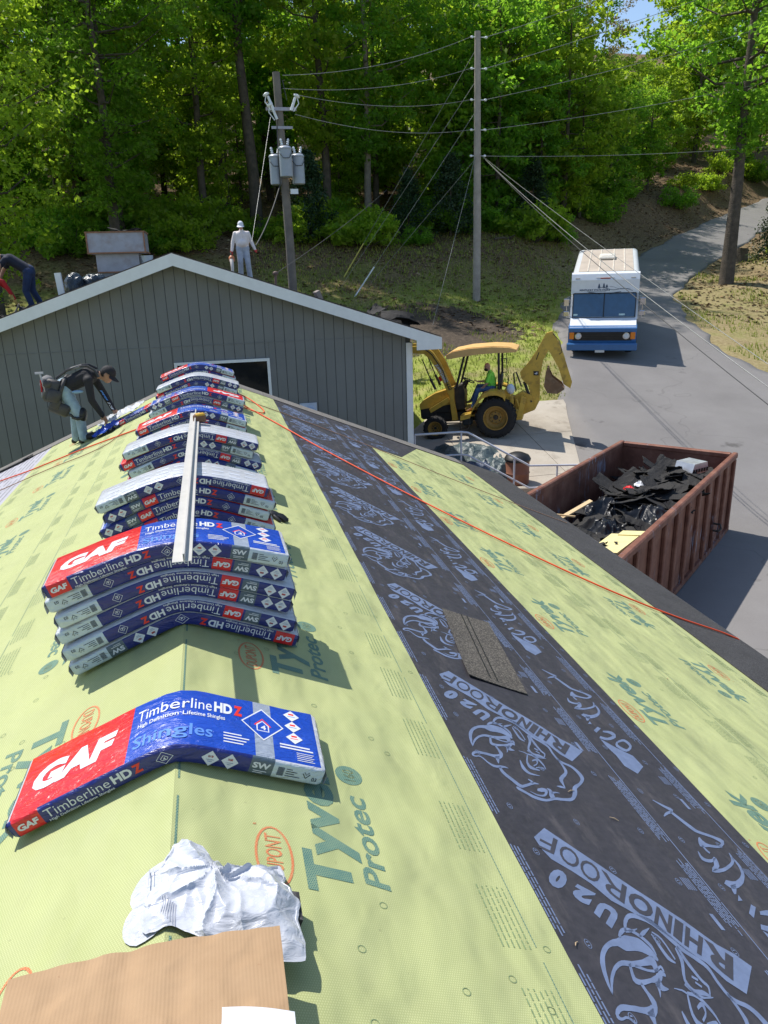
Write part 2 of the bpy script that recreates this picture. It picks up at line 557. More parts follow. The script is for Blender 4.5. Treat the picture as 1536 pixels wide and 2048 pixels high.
def tyvek_material():
    t = NT('green_underlayment')
    P = t.coords()
    base = t.ramp(t.noise(P, 2.2, 5, .6), [(.3, (.428, .458, .212)), (.7, (.495, .525, .252))])
    s = t.node('SeparateXYZ'); t.lk(P, s.inputs[0])
    pitch = 6.6e-3
    def lines(a):
        f = t.math('FRACT', a)
        return t.math('LESS_THAN', t.math('ABSOLUTE', t.math('SUBTRACT', f, .5)), .13)
    ux = t.math('MULTIPLY', s.outputs[0], 1.0846 / pitch)
    uy = t.math('MULTIPLY', s.outputs[1], 1.0 / pitch)
    g = t.math('MAXIMUM', lines(uy), t.math('MAXIMUM', lines(t.math('MULTIPLY_ADD', uy, .5, ux)), lines(t.math('MULTIPLY_ADD', uy, -.5, ux))))
    c = t.mix(t.math('MULTIPLY', g, .62), base, (.30, .335, .13))
    # little nail / staple dimples and scuffs
    sp = t.ramp(t.noise(P, 42, 2, .5), [(.74, (0, 0, 0)), (.78, (.45, .45, .45))])
    c = t.mix(sp, c, (.24, .25, .12))
    big = t.node('TexNoise'); big.inputs['Scale'].default_value = 2.4; big.inputs['Detail'].default_value = 2
    mp = t.coords((1.5, .7, 1)); t.lk(mp, big.inputs[0])
    sm = t.ramp(t.noise(t.coords((1, .7, 1)), 3.2, 7, .68), [(.45, (0, 0, 0)), (.80, (.22, .22, .22))])
    c = t.mix(sm, c, (.33, .32, .19))
    fine = t.node('TexNoise'); fine.inputs['Scale'].default_value = 5; fine.inputs['Detail'].default_value = 2; fine.inputs['Distortion'].default_value = .6
    t.lk(t.coords((1.2, .8, 1)), fine.inputs[0])
    n1 = t.bump(fine.outputs[0], .7, .016, t.bump(big.outputs[0], 1.0, .07))
    n2 = t.bump(t.math('SUBTRACT', 1.0, g), .25, .0012, n1)
    t.bsdf(c, .62, 0, .32, n2)
    return t.mat
def rhino_material(name, a, b):
    t = NT(name)
    P = t.coords()
    n = t.noise(P, 30, 6, .7)
    c = t.ramp(n, [(.3, a), (.7, b)])
    dirt = t.ramp(t.noise(t.coords((2.2, .6, 1)), 5, 7, .7), [(.54, (0, 0, 0)), (.75, (.35, .35, .35))])
    c = t.mix(dirt, c, (.16, .14, .135))
    big = t.noise(t.coords((1.5, .7, 1)), 2.6, 2, .5)
    t.bsdf(c, .58, 0, .45, t.bump(n, .2, .002, t.bump(big, .9, .05)))
    return t.mat
M_TYVEK = tyvek_material()
M_RHINO = rhino_material('charcoal_underlayment', (.026, .025, .031), (.046, .043, .051))
M_RHINO_GLARE = rhino_material('painted_glare_underlayment', (.34, .33, .38), (.44, .43, .48))  # charcoal underlayment again, with the lavender glare put into its colour
def grid_print(name, col, lite, amt=.75):
    t = NT(name)
    P = t.coords(); s = t.node('SeparateXYZ'); t.lk(P, s.inputs[0])
    pitch = 6.6e-3
    def lines(a):
        return t.math('LESS_THAN', t.math('ABSOLUTE', t.math('SUBTRACT', t.math('FRACT', a), .5)), .14)
    ux = t.math('MULTIPLY', s.outputs[0], 1.0846 / pitch); uy = t.math('MULTIPLY', s.outputs[1], 1.0 / pitch)
    g = t.math('MAXIMUM', lines(uy), t.math('MAXIMUM', lines(t.math('MULTIPLY_ADD', uy, .5, ux)), lines(t.math('MULTIPLY_ADD', uy, -.5, ux))))
    wear = t.ramp(t.noise(P, 12, 6, .7), [(.35, (.5, .5, .5)), (.65, (1, 1, 1))])
    c = t.mix(t.math('MULTIPLY', t.math('MULTIPLY', g, amt), wear), col, lite)
    t.bsdf(c, .65, 0, .3)
    return t.mat
M_TEAL = grid_print('teal_print', (.040, .135, .130), (.30, .38, .22))
M_RED_PRINT = grid_print('orange_red_print', (.58, .13, .05), (.52, .42, .2), .6)
M_BLUE_PRINT = pm('pale_blue_print', (.135, .178, .290), .6, var=.14, scale=20)
M_DARK_PRINT = pm('charcoal_print', (.04, .04, .052), .6)
M_FAINT = pm('faint_green_print', (.20, .27, .13), .65, var=.2, scale=60)
M_GREYPRINT = pm('grey_print', (.20, .20, .22), .65)

# ---------------------------------------------------------------- text as flat print
_TX = {}
def text_mesh(s, bold=0.0, shear=0.0, res=3):
    key = (s, bold, shear, res)
    if key in _TX: return _TX[key]
    cu = bpy.data.curves.new('t', 'FONT')
    cu.body = s; cu.size = 1.0; cu.offset = bold; cu.shear = shear; cu.resolution_u = res
    cu.fill_mode = 'FRONT' if hasattr(cu, 'fill_mode') else cu.fill_mode
    ob = bpy.data.objects.new('t', cu)
    COL.objects.link(ob)
    dg = bpy.context.evaluated_depsgraph_get()
    dg.update()
    me = bpy.data.meshes.new_from_object(ob.evaluated_get(dg))
    me.calc_loop_triangles()
    V = np.array([v.co[:2] for v in me.vertices]) if len(me.vertices) else np.zeros((0, 2))
    F = [tuple(t.vertices) for t in me.loop_triangles]
    bpy.data.objects.remove(ob)
    bpy.data.curves.remove(cu)
    bpy.data.meshes.remove(me)
    _TX[key] = (V, F)
    return V, F

class Print:
    """flat artwork in metres, mapped on to a surface afterwards"""
    def __init__(s): s.v, s.f, s.m = [], [], []
    def raw(s, V, F, mi=0):
        n = len(s.v)
        s.v += [tuple(p) for p in V]; s.f += [tuple(i + n for i in f) for f in F]; s.m += [mi] * len(F)
    def poly(s, pts, mi=0): s.raw(pts, [tuple(range(len(pts)))], mi)
    def ribbon(s, pts, mi=0):
        n = len(pts) // 2
        s.raw(pts, [(i, i + 1, 2 * n - 2 - i, 2 * n - 1 - i) for i in range(n - 1)], mi)
    def line(s, pts, w, mi=0, closed=False):
        P = [Vector(p) for p in pts]
        if closed: P = P + [P[0]]
        A, B = [], []
        n = len(P)
        for i in range(n):
            if closed: d = P[(i + 1) % (n - 1)] - P[(i - 1) % (n - 1)]
            else: d = P[min(i + 1, n - 1)] - P[max(i - 1, 0)]
            d = d.normalized() if d.length > 1e-9 else Vector((1, 0))
            q = Vector((-d.y, d.x)) * w / 2
            A.append(P[i] + q); B.append(P[i] - q)
        s.ribbon([tuple(a) for a in A] + [tuple(b) for b in B[::-1]], mi)
    def ring(s, c, rx, ry, w, mi=0, n=20):
        s.line([(c[0] + rx * math.cos(6.2832 * i / n), c[1] + ry * math.sin(6.2832 * i / n)) for i in range(n)], w, mi, True)
    def disc(s, c, rx, ry, mi=0, n=20):
        s.poly([(c[0] + rx * math.cos(6.2832 * i / n), c[1] + ry * math.sin(6.2832 * i / n)) for i in range(n)], mi)
    def rect(s, x0, y0, x1, y1, mi=0): s.poly([(x0, y0), (x1, y0), (x1, y1), (x0, y1)], mi)
    def text(s, t, x, y, h=None, w=None, mi=0, bold=0.0, shear=0.0, flip=False, res=3):
        """lower left corner x,y; cap height h; width w (fitted)"""
        V, F = text_mesh(t, bold, shear, res)
        if not len(V): return
        H, _ = text_mesh('H', bold, 0, res)
        capb, caph = H[:, 1].min(), H[:, 1].max() - H[:, 1].min()
        sx0, sw = V[:, 0].min(), V[:, 0].max() - V[:, 0].min()
        ky = h / caph
        kx = w / sw if w else ky
        U = np.stack([x + (V[:, 0] - sx0) * kx, y + (V[:, 1] - capb) * ky], 1)
        if flip:
            U = np.array([2 * x + sw * kx, 2 * y + h]) - U
        s.raw(U.tolist(), F, mi)
    def glyph_quad(s, ch, q, mi=0, bold=0.0):
        V, F = text_mesh(ch, bold)
        lo, hi = V.min(0), V.max(0)
        U = (V - lo) / (hi - lo)
        q = np.array(q)
        P = (q[0] * ((1 - U[:, :1]) * (1 - U[:, 1:])) + q[1] * (U[:, :1] * (1 - U[:, 1:])) + q[2] * (U[:, :1] * U[:, 1:]) + q[3] * ((1 - U[:, :1]) * U[:, 1:]))
        s.raw(P.tolist(), F, mi)
    def mesh(s, name, mats, fn, cuts=()):
        bm = bmesh.new()
        vs = [bm.verts.new((p[0], p[1], 0)) for p in s.v]
        for f, m in zip(s.f, s.m):
            try:
                fc = bm.faces.new([vs[i] for i in f]); fc.material_index = m
            except ValueError: pass
        for c in cuts:
            bmesh.ops.bisect_plane(bm, geom=bm.verts[:] + bm.edges[:] + bm.faces[:], plane_co=(c, 0, 0), plane_no=(1, 0, 0), dist=1e-6)
        bmesh.ops.triangulate(bm, faces=[f for f in bm.faces if len(f.verts) > 4])
        for v in bm.verts: v.co = Vector(fn(v.co.x, v.co.y))
        me = bpy.data.meshes.new(name)
        bm.to_mesh(me); bm.free()
        for m in (mats if isinstance(mats, (list, tuple)) else [mats]): me.materials.append(m)
        return me
    def build(s, name, mats, fn, parent=None, cuts=()):
        return link(name, s.mesh(name, mats, fn, cuts), parent)

# ================================================================ the low building we stand on
SLOPE = .42
KU = math.sqrt(1 + SLOPE * SLOPE)
def roofp(side, u, y, off=0.0):
    """u metres down the slope from the ridge; off along the slope's normal"""
    x, z = u / KU, -SLOPE * u / KU
    return (side * (x + off * SLOPE / KU), y, z + off / KU)
Y0, Y1 = -2.5, 12.1
low = empty('low_building', (0, 0, 0), 0, 'low building whose gable roof is covered with printed green and charcoal underlayment', 'building')
mb = MB()
prof = [(-5.34, 0), (0, 0), (5.34, 0)]
for side in (1, -1):
    a = [roofp(side, 0, Y0), roofp(side, 5.34, Y0), roofp(side, 5.34, Y1), roofp(side, 0, Y1)]
    b = [roofp(side, 0, Y0, -.14), roofp(side, 5.34, Y0, -.14), roofp(side, 5.34, Y1, -.14), roofp(side, 0, Y1, -.14)]
    if side == -1:
        pass
    mb.add(a + b, [(0, 1, 2, 3), (7, 6, 5, 4), (0, 4, 5, 1), (1, 5, 6, 2), (2, 6, 7, 3)])
mb.build('roof_deck', M_DECK, low)
for side in (1, -1):   # white fascia and drip edge at the eaves
    e = roofp(side, 5.345, 0)
    mb = MB(); mb.box((e[0] + side * .012, (Y0 + Y1) / 2, e[2] - .075), (.024, Y1 - Y0, .14))
    mb.build('fascia', M_WHITE, low)
for side in (1, -1):
    mb = MB()
    p = [roofp(side, 5.30, Y0, .006), roofp(side, 5.362, Y0, .006), roofp(side, 5.362, Y1, .006), roofp(side, 5.30, Y1, .006)]
    q = [roofp(side, 5.30, Y0, .010), roofp(side, 5.362, Y0, .010), roofp(side, 5.362, Y1, .010), roofp(side, 5.30, Y1, .010)]
    mb.add(p + q, [(0, 1, 2, 3), (7, 6, 5, 4), (0, 4, 5, 1), (1, 5, 6, 2), (2, 6, 7, 3), (3, 7, 4, 0)])
    mb.build('drip_edge', pm('bare_aluminium', (.55, .55, .56), .35, .7), low)
mb = MB()
mb.prism([(-3.4, -4.3), (3.4, -4.3), (3.4, -1.58), (0, -.16), (-3.4, -1.58)], Y0 + .3, Y1 - .3)
mb.build('wall', M_SIDING, low)

rnd = random.Random(11)
def sheet(name, side, u0, u1, y0, y1, off, mats, parent, wob=.006, sag=True, dy=.25, u0_fn=None, u1_fn=None):
    n = max(2, int((y1 - y0) / dy)); m = 9
    P = np.zeros((n + 1, m, 3))
    for i in range(n + 1):
        y = y0 + (y1 - y0) * i / n
        a = u0 + (wob * mnoise.noise(Vector((y * 2.1, u0 * 7, side))) if u0 > .01 else 0)
        b = u1 + wob * mnoise.noise(Vector((y * 2.3, u1 * 5, side + 3)))
        if u0_fn: a = u0_fn(y)
        if u1_fn: b = u1_fn(y)
        for j in range(m):
            P[i, j] = roofp(side, a + (b - a) * j / (m - 1), y, off)
    # turned down edges give the sheet its thickness
    lo = np.stack([[roofp(side, (u0_fn(y0 + (y1 - y0) * i / n) if u0_fn else u0), y0 + (y1 - y0) * i / n, .0008) for i in range(n + 1)]], 1).reshape(n + 1, 1, 3)
    P2 = np.concatenate([P, P[:, -1:] + np.array([[[0, 0, -off + .0008]]])], 1) if True else P
    if u0 > .01: P2 = np.concatenate([P[:, :1] + np.array([[[0, 0, -off + .0008]]]), P2], 1)
    me = grid_mesh(name, P2, mats, smooth=False)
    if side < 0: me.flip_normals()
    o = link(name, me, parent)
    return o

SH = {}
SH['rt'] = sheet('underlayment_sheet', 1, -.0042, 1.145, Y0, 11.76, .0105, M_TYVEK, low)
SH['lt'] = sheet('underlayment_sheet', -1, -.0042, 1.215, Y0, 11.76, .0105, M_TYVEK, low)
SH['l2'] = sheet('underlayment_sheet', -1, 1.15, 2.42, Y0, 11.76, .0070, M_TYVEK, low)
SH['l3'] = sheet('underlayment_sheet', -1, 2.36, 4.6, Y0, 11.76, .0035, M_RHINO_GLARE, low)
SH['dk'] = sheet('underlayment_sheet', 1, 1.10, 2.478, Y0, 11.76, .0070, M_RHINO, low)
SH['gr'] = sheet('underlayment_sheet', 1, 2.43, 4.53, Y0, 11.76, .0035, M_TYVEK, low, wob=.02)
SH['dk2'] = sheet('underlayment_sheet', 1, 2.47, 3.55, 10.2, 11.76, .0052, M_RHINO, low, u1_fn=lambda y: 2.95 + (y - 10.2) * .45)
SH['dk']['label'] = 'charcoal underlayment strip with pale blue rhino logos'
SH['l3']['label'] = 'charcoal underlayment strip painted pale lavender for glare, with fine grey printing'
# starter shingle courses along eaves and rakes, laid end to end
for side in (1, -1):
    y = Y0
    while y < Y1 - .05:
        y2 = min(y + 1.0, Y1)
        sheet('starter_shingle', side, 4.50 if side > 0 else 4.55, 5.352, y + .002, y2 - .002, .0125, M_STARTER, low, wob=.012, dy=.5)
        y = y2
    u = 0.0
    while u < 4.5:
        u2 = min(u + 1.0, 4.5)
        sheet('starter_shingle', side, u + .002, u2 - .002, 11.70 + rnd.uniform(-.012, .012), 12.13, .0150, M_RAKE, low, wob=.0, dy=.2)
        u = u2

# ---- printing on the green sheets
def tyvek_print():
    """run coordinate x along the text, y = up; returns artwork in (run, up) with the oval centre at the origin"""
    p = Print()
    p.ring((0, 0), .115, .053, .0075, 1, 28)
    p.text('DUPONT', -.088, -.024, .048, .176, 1, .008)
    p.text('R', .118, .045, .010, None, 1, .01)
    p.text('Tyvek', -.11, -.228, .141, .62, 0, .035, .08)
    p.text('Protec', -.075, -.342, .076, .41, 0, .022, .16)
    p.disc((.446, -.309), .052, .050, 0)
    p.text('160', .415, -.330, .042, .062, 2, .012)
    return p
ROWS = {  # sheet: (side, u of oval, y of oval, u direction, y direction)
    'rt': [(1, .285, 1.73, 1, 1)], 'gr': [(1, 2.56, 3.33, 1, 1), (1, 4.13, 4.46, -1, -1)],
    'lt': [(-1, .39, 2.62, 1, -1)], 'l2': [(-1, 1.93, 7.34, -1, 1)]}
OFF = {'rt': .0105, 'lt': .0105, 'l2': .0070, 'l3': .0035, 'dk': .0070, 'gr': .0035, 'dk2': .0052}
ULIM = {'rt': (0, 1.14), 'lt': (0, 1.21), 'l2': (1.22, 2.42), 'gr': (2.485, 4.49), 'dk': (1.15, 2.47)}
TY = tyvek_print()
for key, rows in ROWS.items():
    P = Print()
    side = rows[0][0]
    for (sd, uo, yo, ud, yd) in rows:
        n0 = int((yo - Y0) / 1.18)
        for i in range(-n0, 12):
            yc = yo + i * 1.18
            if yc < Y0 + .7 or yc > 11.2: continue
            P.raw([(uo - ud * b, yc + yd * a) for a, b in TY.v], TY.f, 0)
            for j in range(len(TY.f)): P.m[-len(TY.f) + j] = TY.m[j]
    # bands of small print and a guide line along the sheet
    lo, hi = ULIM[key]
    bands = {'rt': [(1.043, .93, 1.02)], 'lt': [(1.06, .95, 1.04)], 'l2': [(1.33, 1.25, 1.31), (2.33, 2.24, 2.31)], 'gr': [(3.30, 3.20, 3.28), (3.36, 3.33, 3.40), (4.40, 4.33, 4.39)]}[key]
    rr = random.Random(len(key) * 7 + side)
    for ln, b0, b1 in bands:
        y = Y0
        while y < 11.6:
            L_ = rr.uniform(.3, .7)
            P.rect(ln, y, ln + .0035, min(y + L_, 11.7), 0)
            y += L_ + rr.choice((.004, .05))
        y = Y0
        while y < 11.4:
            L_ = .22 + .1 * rr.random()
            for k in range(6):
                uu = b0 + (b1 - b0) * k / 5
                yy = y
                while yy < y + L_:
                    d = rr.uniform(.008, .03)
                    P.rect(uu, yy, uu + .005, min(yy + d, y + L_), 3)
                    yy += d + rr.uniform(.004, .009)
            y += L_ + rr.uniform(.1, .3)
    # small round fastener marks
    for i in range(70):
        P.ring((rr.uniform(lo + .03, hi - .03), rr.uniform(.4, 11.5)), .011, .011, .0022, 3, 10)
    off = OFF[key] + .0012
    P.v = [(min(max(a, lo), hi), b) for a, b in P.v]
    o = P.build('printed_lettering', [M_TEAL, M_RED_PRINT, M_TYVEK, M_FAINT], lambda a, b, s_=side, o_=off: roofp(s_, a, b, o_), SH[key])

# ridge crease line on the green sheet
P = Print()
for i in range(28):
    a = Y0 + i * .5
    P.rect(.004, a, .0105, a + .42, 0)
P.build('printed_line', [M_TEAL], lambda a, b: roofp(1, a, b, .0117), SH['rt'])

